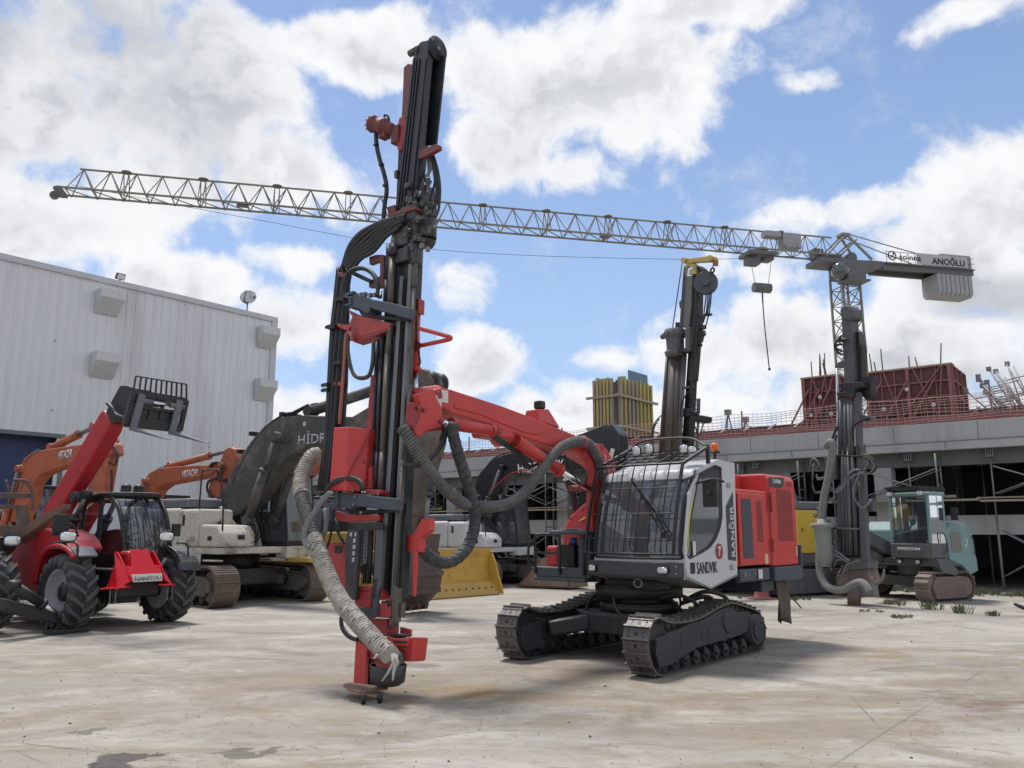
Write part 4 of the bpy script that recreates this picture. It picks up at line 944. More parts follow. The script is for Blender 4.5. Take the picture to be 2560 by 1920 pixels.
# ---------------------------------------------------------------- wheels
LUG=mat('worn_tread',(.078,.078,.080),.75,dirt=(.13,.125,.12),dn=.6,ds=6)
def wheel(root,c,R,w,name='wheel',lugs=18,steer=0.):
    c=Vector(c); ax=Vector((0,1,0))
    side=1 if c.y>0 else -1
    lg=MB(); t=MB(); pr=[(-w/2*.8,R*.60),(-w/2,R*.68),(-w/2*1.02,R*.82),(-w/2*.92,R*.89),(-w/2*.6,R*.91),(0,R*.915),(w/2*.6,R*.91),(w/2*.92,R*.89),(w/2*1.02,R*.82),(w/2,R*.68),(w/2*.8,R*.60)]
    t.lathe(c,ax,pr,40,closed=True)
    for k in range(lugs):
        for s in(-1,1):
            th=2*math.pi*(k+(0 if s<0 else .5))/lugs
            sec=[]
            for y,dth,rr,hw in((.01,.0,R*1.0,.034),(.20,.10,R*1.0,.030),(.36,.20,R*.99,.032),(.50,.28,R*.95,.040),(.53,.31,R*.83,.028)):
                a=th+dth; u=Vector((math.cos(a),0,math.sin(a))); tt=Vector((-math.sin(a),0,math.cos(a)))
                base=c+u*(rr-R*.11)+ax*(s*y*w); top=c+u*rr+ax*(s*y*w)
                sec.append([base-tt*hw*1.3,top-tt*hw,top+tt*hw,base+tt*hw*1.3])
            lg.rings(sec,smooth=False)
    o=t.build(name,TYRE,root); lg.build('tread_lugs',LUG,o)
    r=MB(); r.lathe(c,ax*side,[(-w*.42,R*.60),(w*.40,R*.63),(w*.42,R*.60),(w*.30,R*.56),(w*.10,R*.54),(w*.02,R*.42),(w*.02,R*.26),(w*.10,R*.22)],30); rr=r.build('rim',RIM,o)
    h=MB(); h.lathe(c,ax*side,[(0,R*.24),(w*.22,R*.22),(w*.28,R*.12),(w*.30,.01)],20)
    for k in range(8): a=k*math.pi/4; h.cyl(c+Vector((math.cos(a)*R*.32,side*w*.02,math.sin(a)*R*.32)),c+Vector((math.cos(a)*R*.32,side*w*.06,math.sin(a)*R*.32)),.018,n=6)
    h.build('hub',BLK,o); return o
def lamp(root,c,fwd,w=.17,h=.12,nm='headlight',body=BLK):
    c=Vector(c); f=Vector(fwd).normalized(); a=MB(); 
    r=f.cross(Vector((0,0,1))).normalized(); u=r.cross(f)
    def ring(d,k): return [c+f*d+r*(math.copysign(abs(math.cos(t))**.6,math.cos(t))*w/2*k)+u*(math.copysign(abs(math.sin(t))**.6,math.sin(t))*h/2*k) for t in [2*math.pi*j/16 for j in range(16)]]
    a.rings([ring(-.09,.5),ring(-.06,.85),ring(0,1.0),ring(.01,1.0)],smooth=False); o=a.build(nm,body,root)
    b=MB(); b.rings([ring(.011,.86),ring(.02,.80),ring(.024,.4)]); b.build('lens',LAMP,o); return o
# ---- red telehandler
T1=Fr(-7.25,15.4,-35)
th=thing('telehandler','shiny red telehandler with raised boom, black cab and big lugged tyres','telehandler',T1)
for x in(0,-2.85):
    for y in(-.95,.95): wheel(th,(x,y,.66),.66,.46)
for x_ in(0,-2.85): a=MB(); a.cyl((x_,-.8,.62),(x_,.8,.62),.13); a.box((x_,0,.62),(.4,.5,.4)); a.build('axle',BLK,th,bevel=.02)
a=MB(); a.bb((-3.6,-.45,.55),(.55,.45,1.05)); a.bb((-2.0,-.95,.45),(-.8,.9,1.0)); a.build('chassis',BLK,th,bevel=.03)
zt_=lambda l:Z(60,1200,4.484,l)
# engine hood on the right side
hd=MB(); hd.py([(-2.35,.62),(-.72,.62),(-.70,.95),(-.62,1.2),(-.45,1.36),(-.2,1.45),(.02,1.46),(.20,1.36),(.24,1.42),(.08,1.56),(-.1,1.66),(-.5,1.74),(-1.0,1.76),(-1.6,1.70),(-2.3,1.55),(-2.75,1.35),(-2.8,1.1)],-1.12,-.50); hd.build('engine_hood',MANR,th,bevel=.07,seg=3)
mg=MB(); mg.tube([(-.74,-1.16,.8),(-.70,-1.16,1.05),(-.58,-1.16,1.28),(-.35,-1.16,1.42),(0,-1.16,1.46),(.35,-1.16,1.38),(.52,-1.16,1.26)],.045,n=8); mg.build('hood_trim',MANR,th)
a=MB(); a.prism([(-.45,-1.18,1.38),(-.1,-1.18,1.46),(.3,-1.18,1.44),(.5,-1.18,1.3),(.48,-1.18,1.27),(.28,-1.18,1.4),(-.1,-1.18,1.42)],(0,.45,0)); a.build('mudguard',GREY,th)
a=MB(); a.tube([(-.62,.78,1.1),(-.45,.78,1.34),(0,.78,1.44),(.45,.78,1.34),(.62,.78,1.15)],.03,n=6)
P0=[(.72*math.cos(t)*1.02,.66+.76*math.sin(t)) for t in [R_(k) for k in range(25,160,12)]]
for (x0,z0_),(x1,z1_) in zip(P0[:-1],P0[1:]): a.bar((x0,.98,z0_),(x1,.98,z1_),.48,.03,up=(0,0,1))
a.build('mudguard',BLK,th)
# cab
cf=MB(); arc=[(-1.35,1.15),(-1.42,1.66),(-1.38,2.15),(-1.2,2.30),(-.85,2.38),(-.45,2.36),(-.15,2.18),(.05,1.85),(.16,1.5),(.2,1.25)]
for y in(-.08,.84):
    cf.tube([(x,y,z) for x,z in arc],.045,n=8,sub=3)
    cf.bar((-.75,y,1.2),(-.75,y,2.36),.06,.06); cf.bar((-1.35,y,1.15),(.2,y,1.22),.08,.1)
cf.bb((-1.4,-.10,1.0),(.22,.86,1.3)); cf.bar((-.42,-.08,2.37),(-.42,.84,2.37),.09,.07)
cfo=cf.build('cab_frame',BLK,th)
MB().pz([(-1.3,-.12),(-.35,-.14),(-.05,.1),(0.0,.4),(-.05,.7),(-.35,.92),(-1.3,.9)],2.36,2.45).build('cab_roof',BLK,cfo,bevel=.03)
for y in(-.075,.835):
    g_=MB(); g_.add([(x,y,z) for x,z in [(-1.3,1.25),(-1.36,1.7),(-1.3,2.14),(-.85,2.32),(-.45,2.30),(-.15,2.12),(.03,1.8),(.14,1.3)]],[tuple(range(8))]); g_.build('side_window',GLASS,cfo)
def strip(prof,y0,y1,bulge,n=8):
    V=[];F_=[]
    for j in range(n+1):
        v=j/n; y=y0+(y1-y0)*v; bx=bulge*math.sin(math.pi*v)
        for x,z in prof: V.append((x+bx,y,z))
    m=len(prof)
    for j in range(n):
        for i in range(m-1): F_.append((j*m+i,j*m+i+1,(j+1)*m+i+1,(j+1)*m+i))
    return MB().add(V,F_,True)
strip([(-.30,2.30),(-.12,2.15),(.04,1.85),(.14,1.55),(.18,1.3)],-.04,.80,.10).build('windscreen',GLASSC,cfo)
gd=MB()
for k in range(8):
    y=.02+k*.10; bx=.16*math.sin(math.pi*(y+.05)/.9)
    gd.tube([(x+bx+.02,y,z) for x,z in [(-.32,2.44),(-.08,2.22),(.08,1.88),(.18,1.55),(.2,1.42)]],.009,n=5,sub=3)
gd.tube([(.22+.16*math.sin(math.pi*(y+.05)/.9),y,1.42) for y in (.0,.2,.4,.6,.75)],.009,n=5)
gd.build('window_guard',BLK,cfo)
s=MB(); s.bb((-1.05,.15,1.25),(-.6,.6,1.5)); s.bb((-1.12,.15,1.4),(-.98,.6,2.05)); s.tube([(.0,.38,1.3),(-.15,.38,1.6)],.03); s.lathe((-.17,.38,1.62),(-.5,0,1),[(-.015,.19),(.015,.19),(.015,.16),(-.015,.16)],20,closed=True); s.build('seat',mat('cab_seat',(.05,.08,.12),.7),cfo,bevel=.04)
for y in(.25,.5): 
    a=MB(); a.cyl((-.5,y,2.45),(-.5,y,2.53),.10,n=14); a.ball((-.5,y,2.55),.10,12,(1,1,.8)); a.build('roof_beacon',BLK,cfo)
# boom
bp_=[(-2.9,1.38),(-2.28,1.995),(-.36,3.90),(-.24,3.98),(.0,3.83),(.06,3.70),(.0,3.56),(-.52,3.02),(-.95,2.62),(-1.15,2.45),(-2.1,1.45)]
MB().py(bp_,-.50,-.20).build('boom',MANR,th,bevel=.05,seg=3)
a=MB(); a.py([(-.12,3.92),(.30,4.38),(.50,4.36),(.95,4.25),(.90,3.95),(.55,3.72),(.12,3.68)],-.50,-.24); a.tube([(.1,-.6,4.05),(.3,-.62,3.95),(.45,-.6,3.8),(.8,-.55,3.7)],.04); a.build('boom_head',BLK,th,bevel=.04)
a=MB(); a.cyl((-.9,-.58,2.35),(-.9,-.1,2.35),.10); a.build('boom_pivot',BLK,th)
hydraulic(th,(-1.55,-.39,1.3),(-.75,-.39,2.4),.09,BLK,.6,'lift_cylinder')
CX_=1.35
def cp(px,py,zx=None): q=T1.x(px,py,CX_); return q
zc=lambda p:(230+p[0]/7.373,920+p[1]/7.373)
tl,tr,br_,bl_=[cp(*zc(p)) for p in((760,440),(1740,600),(1620,1160),(600,1050))]
btl,btr=cp(*zc((810,150))),cp(*zc((1740,300)))
def lerp2(u,v): return (tl.lerp(tr,u)).lerp(bl_.lerp(br_,u),v)
a=MB(); ox=Vector((1,0,0))
for v,hh in((.02,.11),(.20,.07),(.42,.05),(.80,.05),(.95,.12)): a.bar(lerp2(0,v),lerp2(1,v),.07,hh)
for u in(0,1): a.bar(lerp2(u,0),lerp2(u,1),.08,.07,up=(0,1,0))
for u in(.38,.58): a.bar(lerp2(u,0),lerp2(u,.95),.05,.05,up=(0,1,0))
a.prism([lerp2(.12,.42),lerp2(.9,.42),lerp2(.88,.95),lerp2(.1,.95)],(-.05,0,0)); a.prism([lerp2(.05,.05),lerp2(.6,.05),lerp2(.6,.3),lerp2(.05,.3)],(-.2,0,0))
a.build('fork_carriage',BLK,th)
a=MB()
for k in range(11): u=k/10; a.bar(lerp2(u,0),btl.lerp(btr,u),.035,.02,up=(0,1,0))
a.bar(btl,btr,.02,.02); a.build('load_guard',BLK,th)
a=MB(); a.cyl(lerp2(.1,.24)+ox*.05,lerp2(.35,.24)+ox*.05,.05); a.cyl(lerp2(.68,.24)+ox*.05,lerp2(.95,.24)+ox*.05,.045); o=a.build('side_shift_cylinder',GREY,th); MB().cyl(lerp2(.35,.24)+ox*.05,lerp2(.68,.24)+ox*.05,.028).build('piston_rod',CHROME,o)
for u0 in(.13,.83):
    t0=lerp2(u0,.05)+ox*.07; b0=lerp2(u0-.01,1.10)+ox*.07
    a=MB(); a.bar(t0,b0,.12,.045,up=(1,0,0)); e=b0+Vector((1.12,0.0,-.27)); 
    a.rings([[b0+Vector((-.02,-.06,-.03)),b0+Vector((-.02,.06,-.03)),b0+Vector((-.02,.06,.04)),b0+Vector((-.02,-.06,.04))],[e+Vector((0,-.03,0)),e+Vector((0,.03,0)),e+Vector((0,.03,.012)),e+Vector((0,-.03,.012))]],smooth=False); a.build('fork_tine',GREY,th)
# front bumper frame with lettering
a=MB(); a.pz([(.45,-.42),(.75,-.36),(.78,.30),(.45,.36)],1.06,1.10); a.prism([(.78,-.36,1.09),(.78,.30,1.09),(.93,.28,.84),(.93,-.34,.84)],(-.04,0,0))
for s,y in((-1,-.36),(1,.30)):
    a.prism([(.4,y,1.35),(.5,y,1.35),(.78,y,1.1),(.94,y,.84),(.94,y+s*.20,.72),(.55,y+s*.20,.72),(.5,y,1.0)],(0,s*.03,0)); a.bar((.95,y+s*.02,.76),(.62,y+s*.3,.73),.25,.03)
a.prism([(.45,-.20,1.10),(.60,-.20,1.38),(.60,.14,1.38),(.75,.20,1.10),(.75,-.24,1.10)][1:],(-.1,0,0)); a.build('front_bumper',mat('bright_red_paint',(.62,.008,.018),.3),th,bevel=.012)
a=MB(); a.bb((.30,-.25,1.05),(.62,.2,1.36)); a.build('front_box',MANR,th,bevel=.05)
pl_=MB(); nrm=Vector((.25,0,.15)).normalized(); o_=Vector((.945,0,.84)); 
pl_.prism([(.955,-.30,.83),(.955,.24,.83),(.90,.26,.96),(.90,-.32,.96)],(.008,0,.004)); po=pl_.build('name_plate',STICK,th)
text('MANITOU','plate_lettering',mat('plate_letter_grey',(.17,.17,.17),.6),po,(.968,-.28,.85),(0,1,0),(-.40,0,.9),.085,.50,off=.01,thick=.006)
a=MB()
for y in(-.62,-.52,.46,.56): a.cyl((.8,y,.74),(.8,y,.50),.012,n=6); a.ball((.8,y,.49),.022,8)
a.build('hanging_pin',GALV,th); MB().cyl((.55,.42,1.05),(.62,.5,1.22),.03).build('hydraulic_coupler',GALV,th)
for (px,py,y) in((170,1341,-.62),(416,1341,1.02)):
    q=T1.x(px,py,.55); lamp(th,(q.x,q.y,q.z),(1,-.3,0),.29,.18)
q=T1.x(152,1312,.4); a=MB(); a.box(q,(.05,.27,.36)); a.tube([q,q+Vector((-.1,.25,.0)),q+Vector((-.15,.4,-.2))],.018,n=6); a.build('wing_mirror',BLK,th,bevel=.02)
q=T1.x(440,1325,.45); a=MB(); a.box(q,(.05,.17,.24)); a.tube([q,q+Vector((-.1,-.2,-.04)),q+Vector((-.15,-.3,-.1))],.014,n=6); a.build('wing_mirror',BLK,th,bevel=.02)
a=MB(); a.tube([(.55,-1.12,1.18),(.50,-1.12,1.50),(.1,-1.14,1.52),(-.3,-1.16,1.50)],.022,n=6); a.tube([(.5,1.05,1.1),(.42,1.05,1.45),(.3,.9,1.5)],.02,n=6); a.build('lamp_rail',BLK,th)

# ---- brown telehandler cut by the left edge of the picture, stabiliser leg down
T2=Fr(-10.35,14.2,-30)
t2=thing('telehandler','muddy grey brown telehandler at the left edge with black stabiliser leg down','telehandler',T2)
qw=T2.y(-18,1470,-.9)
qw=T2.z(-32,1478,.7); wheel(t2,(qw.x,qw.y,.7),.68,.42); wheel(t2,(.1,.95,.7),.7,.46)
MUD=mat('muddy_grey_paint',(.11,.085,.075),.75,dirt=(.20,.15,.12),dn=.8,ds=2,bump=.2)
a=MB(); a.bb((-3.2,-.5,.6),(.8,.5,1.1)); a.build('chassis',DGREY,t2,bevel=.03)
def q2(px,py,x=.9): return T2.x(px,py,x)
z3=lambda l:Z(0,1200,3.95,l)
a=MB()
for l in ([(0,125),(330,130),(330,180),(0,185)],[(190,250),(275,250),(320,560),(190,560)],[(0,240),(190,245),(190,285),(0,280)],[(0,445),(190,450),(190,560),(0,560)]):
    a.prism([q2(*p,1.0) for p in z3(l)],(-.12,0,0))
a.tube([q2(*p,1.05) for p in z3([(130,0),(230,5),(280,40),(320,140),(325,300)])],.03,n=8); a.tube([q2(*p,1.05) for p in z3([(60,0),(95,120)])],.025,n=6,sub=2)
a.tube([q2(*p,1.05) for p in z3([(235,0),(200,120)])],.02,n=6,sub=2)
a.build('fork_carriage',MUD,t2,bevel=.015)
a=MB(); P=z3([(190,640),(680,270)]); c0=q2(*z3([(200,600)])[0],.9); c1=q2(*z3([(670,265)])[0],1.5)
a.rings([[c0+Vector((0,-.12,.16)),c0+Vector((0,.12,.16)),c0+Vector((0,.12,-.06)),c0+Vector((0,-.12,-.06))],[c0.lerp(c1,.55)+Vector((0,-.1,.14)),c0.lerp(c1,.55)+Vector((0,.1,.14)),c0.lerp(c1,.55)+Vector((0,.1,-.05)),c0.lerp(c1,.55)+Vector((0,-.1,-.05))],[c1+Vector((0,-.07,.06)),c1+Vector((0,.07,.06)),c1+Vector((0,.07,-.05)),c1+Vector((0,-.07,-.05))]],smooth=False)
a.build('fork_tine',mat('brown_tine',(.15,.085,.055),.6,dirt=(.22,.15,.09),dn=.6),t2,bevel=.02)
hl_=q2(31,1352,1.1); lamp(t2,hl_,(1,-.35,0),.30,.20)
a=MB(); a.prism([q2(*p,.8) for p in z3([(0,560),(215,570),(150,700),(60,760),(0,770)])],(-.5,0,0)); a.build('mudguard',BLK,t2,bevel=.03)
a=MB(); a.prism([q2(*p,1.25) for p in z3([(0,980),(60,975),(95,1030),(95,1180),(60,1225),(0,1220)])],(-.15,0,0)); a.build('stabiliser_bracket',DKRED,t2,bevel=.04)
# leg runs sideways out to its foot
foot=T2.z(166,1578,.03)
s0=T2.x(0,1508,foot.x-.05)
a=MB(); k0=T2.x(*z3([(0,1230)])[0],foot.x-.12); k1=T2.x(*z3([(700,1400)])[0],foot.x-.04)
a.rings([[p+Vector((0,0,h1_)) + Vector((d_,0,0)) for d_,h1_ in((-.09,hh),(.09,hh),(.09,-hh),(-.09,-hh))] for p,hh in((k0,.10),(k0.lerp(k1,.5),.105),(k1,.08))],smooth=False)
a.build('stabiliser_leg',BLK,t2,bevel=.02)
c0=T2.x(*z3([(130,1040)])[0],foot.x+.02); c1=T2.x(*z3([(590,1335)])[0],foot.x); hydraulic(t2,c0,c1,.08,BLK,.62,'stabiliser_cylinder')
a=MB(); a.box((foot.x,foot.y,.035),(.34,.62,.07)); a.prism([(foot.x-.02,foot.y-.22,.07),(foot.x-.02,foot.y+.22,.07),(foot.x-.02,foot.y+.07,.34),(foot.x-.02,foot.y-.07,.34)],(.05,0,0)); a.prism([(foot.x-.12,foot.y-.22,.07),(foot.x-.12,foot.y+.22,.07),(foot.x-.12,foot.y+.07,.34),(foot.x-.12,foot.y-.07,.34)],(.03,0,0)); a.cyl((foot.x-.15,foot.y,.27),(foot.x+.1,foot.y,.27),.05); a.build('stabiliser_foot',BLK,t2,bevel=.01)
# ---------------------------------------------------------------- main drill rig
RF=Fr(1.81,11.92,229)
rg_=thing('drill_rig','nearest red drill rig with white caged cab, tall black mast and frayed dust hose','drill rig',RF)
# tracks
ztk=lambda l:Z(1230,1400,3.16,l)
tp_=[(1.40,0.005),(.7,0),(0,0),(-.7,.0),(-1.25,.01),(-1.46,.12),(-1.53,.33),(-1.40,.52),(-1.239,.60),(-.883,.68),(-.443,.755),(-.084,.71),(.415,.62),(.841,.60),(1.22,.63),(1.42,.70),(1.60,.66),(1.70,.52),(1.72,.34),(1.62,.12)]
tpp=[(p.x,p.y) for p in loop_path(tp_,sub=3)]
FRM=mat('charcoal_track_frame',(.028,.031,.038),.6,dirt=(.085,.08,.078),dn=.7,ds=3.5,bump=.5)
PADS=mat('worn_grouser_steel',(.13,.12,.115),.45,metal=.5,dirt=(.20,.175,.15),dn=.8,ds=5,bump=.25)
for s in(-1,1):
    make_track(rg_,tpp,s*1.02-.175,s*1.02+.175,.148,PADS,single=True,hole=True,th=.02,gr=.035)
    fo=s*1.02; a=MB()
    prof=[(1.50,.28),(1.47,.44),(1.0,.50),(.62,.56),(.45,.56),(.15,.60),(-.15,.66),(-.42,.68),(-.72,.60),(-1.1,.58),(-1.18,.34),(-.7,.28),(.5,.24),(1.15,.11),(1.42,.10)]
    a.py(prof,fo-s*.10,fo+s*.15); a.cyl((-.38,fo,.50),(-.38,fo+s*.17,.50),.15,n=24); a.bb((.3,fo-.1,.55),(.75,fo+.1,.60))
    fo_=a.build('track_frame',FRM,rg_,bevel=.012)
    h=MB(); h.cyl((.33,fo+s*.151,.38),(.33,fo+s*.156,.38),.052,n=18); h.build('frame_hole',BLK,fo_)
    for x_,w_ in((.9,.02),(.2,.02)): MB().bb((x_-.01,fo+s*.15,.30),(x_+.01,fo+s*.153,.46)).build('weld_seam',BLK,fo_)
    a=MB(); a.cyl((1.38,fo-.09,.35),(1.38,fo+.09,.35),.27,n=22); a.box((1.2,fo,.35),(.5,.12,.18)); a.build('idler',BLK,rg_,bevel=.01)
    a=MB(); a.cyl((-1.22,fo-.15,.33),(-1.22,fo+.19,.33),.21,n=22); a.cyl((-1.22,fo+s*.19,.33),(-1.22,fo+s*.205,.33),.15,n=22)
    for k in range(8): t=k*math.pi/4; a.cyl((-1.22+.11*math.cos(t),fo+s*.2,.33+.11*math.sin(t)),(-1.22+.11*math.cos(t),fo+s*.215,.33+.11*math.sin(t)),.015,n=6)
    a.build('drive_sprocket',FRM,rg_)
    for k in range(8):
        x=1.0-k*.27; a=MB(); a.cyl((x,fo-.12,.125),(x,fo+.12,.125),.085,n=14); a.cyl((x,fo-s*.12,.13),(x,fo+s*.15,.13),.035,n=10); a.box((x+.08,fo+s*.12,.19),(.05,.04,.10)); a.build('bottom_roller',BLK,rg_)
    for x in(.75,-.1): a=MB(); a.cyl((x,fo-.08,.60),(x,fo+.08,.60),.05,n=12); a.build('top_roller',BLK,rg_)
a=MB(); a.pz([(.75,.35),(.75,-.35),(.35,-.9),(-.35,-.9),(-.7,-.4),(-.7,.4),(-.35,.9),(.35,.9)],.34,.60); a.bar((.5,.3,.5),(1.0,.85,.38),.25,.2); a.bar((.5,-.3,.5),(1.0,-.85,.38),.25,.2); a.bar((-.5,.3,.5),(-.7,.85,.45),.25,.2); a.bar((-.5,-.3,.5),(-.7,-.85,.45),.25,.2); a.build('carbody',BLK,rg_,bevel=.03)
a=MB(); a.cyl((0,0,.6),(0,0,.72),.55,n=36); a.cyl((0,0,.72),(0,0,.80),.48,n=36); a.cyl((0,0,.80),(0,0,.97),.62,n=36); 
for k in range(5): t=k*1.3; a.tube([(.3*math.cos(t),.3*math.sin(t),.62),(.62*math.cos(t),.6*math.sin(t),.80),(.75*math.cos(t+.2),.75*math.sin(t+.2),.62),(.7*math.cos(t+.5),.8*math.sin(t+.5),.5)],.02,n=6)
a.build('slewing_ring',BLK,rg_)
hs=MB(); hs.tube([(-.2,.6,.75),(-.35,.85,.88),(-.6,1.0,.82),(-.75,1.05,.66)],.03); hs.tube([(-.1,.6,.72),(-.3,.9,.82),(-.45,1.0,.70)],.03); hs.tube([(.3,.5,.8),(.2,.75,.86),(.0,.9,.75),(-.1,.95,.6)],.025); hs.build('swivel_hose',RUB,rg_)
# deck
a=MB(); a.bb((-3.0,-1.15,1.0),(.55,-.28,1.18)); a.bb((-3.0,-.3,.98),(-.85,1.10,1.16)); a.bb((-.8,-.25,.92),(.5,.6,1.06)); a.build('deck_frame',BLK,rg_,bevel=.02)
# cab -----------------------------------------------------------
CABW=mat('cab_white',(.52,.53,.54),.42,dirt=(.36,.355,.34),dn=.4,ds=1.6,bump=.03)
side=[(.68,1.10),(.105,.975),(-.692,1.10),(-.777,2.68),(-.256,2.70),(.342,2.51),(.345,2.46),(.56,2.2),(.72,1.55),(.70,1.30)]
YC0,YC1=-.24,1.19
win=[(q.x,q.z) for q in [RF.y(1500+a/4.148,1100+b/4.148,1.19) for a,b in((890,1130),(895,1190),(930,1226),(1060,1162),(1140,1108),(1200,1020),(1245,900),(1262,790),(1252,290),(1190,264),(1030,350),(1010,440),(950,760))]]
def sidepanel(y,yt):
    # outer skin with window opening: bridge outline to hole
    bm=bmesh.new(); o=[bm.verts.new((x,y,z)) for x,z in side]; i_=[bm.verts.new((x,y,z)) for x,z in win]
    eo=[bm.edges.new((o[k],o[(k+1)%len(o)])) for k in range(len(o))]; ei=[bm.edges.new((i_[k],i_[(k+1)%len(i_)])) for k in range(len(i_))]
    bmesh.ops.triangle_fill(bm,use_beauty=True,edges=eo+ei)
    r=bmesh.ops.extrude_face_region(bm,geom=bm.faces[:]); bmesh.ops.translate(bm,verts=[e for e in r['geom'] if isinstance(e,bmesh.types.BMVert)],vec=(0,yt,0))
    bmesh.ops.recalc_face_normals(bm,faces=bm.faces); me=bpy.data.meshes.new('cab_side'); bm.to_mesh(me); bm.free(); me.materials.append(CABW)
    ob=bpy.data.objects.new('cab_side',me); COL.objects.link(ob); ob.parent=rg_; return ob
cs1=sidepanel(YC1,-.05); cs2=sidepanel(YC0,.05)
for cs_,y in((cs1,YC1-.015),(cs2,YC0+.015)):
    MB().add([(x,y,z) for x,z in win],[tuple(range(len(win)))]).build('side_window',GLASSD,cs_)
gk=MB()
for k in range(len(win)): a_,b_=win[k],win[(k+1)%len(win)]; gk.bar((a_[0],YC1+.002,a_[1]),(b_[0],YC1+.002,b_[1]),.022,.012,up=(0,1,0))
gk.build('window_seal',BLK,cs1)
# door hinges and handle
a=MB()
for x,z in((-.52,2.35),(-.49,1.78),(-.50,1.22)): a.box((x,YC1+.012,z),(.05,.02,.07)); a.cyl((x-.03,YC1+.02,z-.04),(x-.03,YC1+.02,z+.04),.012,n=8)
a.build('door_hinge',LGREY,cs1)
# back, roof, floor
a=MB(); a.prism([(-.777,YC0+.05,2.68),(-.777,YC1-.05,2.68),(-.692,YC1-.05,1.10),(-.692,YC0+.05,1.10)],(.04,0,0)); a.build('cab_rear',CABW,rg_)
a=MB(); a.prism([(-.777,YC0+.05,2.68),(-.256,YC0+.05,2.70),(.34,YC0+.05,2.51),(.34,YC0+.05,2.44),(-.25,YC0+.05,2.63),(-.75,YC0+.05,2.62)],(0,YC1-YC0-.1,0)); a.build('cab_roof',CABW,rg_,bevel=.015)
LOWG=mat('lower_grey_cab',(.20,.195,.185),.6,dirt=(.12,.115,.11),dn=.5)
a=MB(); a.prism([(.66,YC0+.03,1.10),(.105,YC0+.03,.985),(-.68,YC0+.03,1.10)],(0,YC1-YC0-.06,0)); a.build('cab_floor',LOWG,rg_)
MB().prism([(.69,YC1+.003,1.13),(.105,YC1+.003,.975),(-.692,YC1+.003,1.12),(-.692,YC1+.003,1.095),(.105,YC1+.003,.955),(.69,YC1+.003,1.09)],(0,.004,0)).build('lower_skirt',LOWG,cs1)
# front: curved windscreen
prof=[(.40,2.44),(.50,2.30),(.60,2.05),(.68,1.75),(.73,1.5),(.735,1.36)]
strip(prof,YC0+.03,YC1-.06,.10,12).build('windscreen',GLASSD if 0 else glassmat('windscreen_glass',(.30,.30,.32),.5),rg_)
strip([(.735,1.36),(.73,1.10)],YC0,YC1-.02,.10,12).build('front_panel',CABW,rg_)
strip([(.30,2.54),(.40,2.50),(.43,2.40)],YC0,YC1-.02,.10,12).build('front_brow',CABW,rg_)
a=MB(); a.tube([(.735+.10*math.sin(math.pi*v)+.006,YC0+.03+(YC1-YC0-.09)*v,1.36) for v in [i/12 for i in range(13)]],.016,n=6,sub=1); a.tube([(x+.01,YC1-.06,z) for x,z in prof],.014,n=6,sub=1); a.tube([(x+.01,YC0+.03,z) for x,z in prof],.014,n=6,sub=1); a.build('windscreen_seal',BLK,rg_)
a=MB(); a.tube([(x+.012,YC1-.005,z) for x,z in [(.36,2.42),(.56,2.16),(.72,1.55),(.71,1.13)]],.022,n=8,sub=4); a.build('corner_pillar',CABW,rg_)
a=MB(); a.tube([(.53,YC1+.006,2.14),(.66,YC1+.006,1.72),(.70,YC1+.008,1.48)],.008,n=6); a.build('yellow_edge_strip',YLN,cs1)
# bumper
a=MB(); a.rings([[(x-.0,y,z) for x,z in ((.86+b,1.10),(.89+b,1.14),(.87+b,1.31),(.70+b,1.33),(.66+b,1.10))] for y,b in ((YC1-.04,-.10),(YC1-.16,-.04),(.5,.0),(-.1,-.05),(YC0-.12,-.14))],smooth=False); bu=a.build('front_bumper',mat('bumper_black',(.055,.058,.063),.55,dirt=(.10,.10,.10),dn=.4,ds=3,bump=.15,bs=80),rg_,bevel=.012)
for y,w_ in((.92,.17),(-.20,.12)): lamp(bu,(.875 if y>0 else .845,y,1.215),(1,.1,0),w_,.10,'work_light')
a=MB()
for y in(1.08,): 
    for z in(1.17,1.26): a.cyl((.80,y,z),(.83,y,z),.012,n=8)
a.build('bumper_bolt',CHROME,bu)
a=MB(); a.lathe((.72,.45,1.03),(1,.2,0),[(-.012,.065),(.012,.065),(.012,.045),(-.012,.045)],18,closed=True); a.build('tow_ring',GALV,rg_)
# cage over the windscreen
cg=MB(); gt=[(.55,2.60),(.64,2.36),(.74,2.05),(.83,1.70),(.88,1.40)]
def gx(v): return .10*math.sin(math.pi*v)
GY0,GY1=YC0-.05,YC1-.10
for k in range(9):
    v=k/8; y=GY0+(GY1-GY0)*v; r=.022 if k in(0,8) else .010
    if k in (0,8): 
        for (x0,z0),(x1,z1) in zip(gt[:-1],gt[1:]): cg.bar((x0,y,z0),(x1,y,z1),.035,.035,up=(0,1,0))
    else: cg.tube([(x+gx(v),y,z) for x,z in gt],r,n=5,sub=2)
for x,z,r in((.55,2.60,.016),(.67,2.28,.007),(.775,1.94,.007),(.845,1.62,.007),(.88,1.42,.012)):
    cg.tube([(x+gx(i/8),GY0+(GY1-GY0)*i/8,z) for i in range(9)],r,n=6,sub=2)
cg.build('windscreen_guard',BLK,rg_)
rgd=MB()
for k in range(8):
    v=k/7; y=GY0+(GY1-GY0)*v; rgd.bar((.55+gx(v),y,2.60),(-.05,y,2.83),.016,.016)
for k in range(5): f_=k/4; rgd.bar((.55-.6*f_+.05,GY0,2.60+.23*f_),(.55-.6*f_+.05,GY1,2.60+.23*f_),.016,.016)
rgd.bar((.55,GY1,2.60),(-.05,GY1+.06,2.86),.04,.04); rgd.bar((.55,GY0,2.60),(-.30,GY0,2.92),.04,.04)
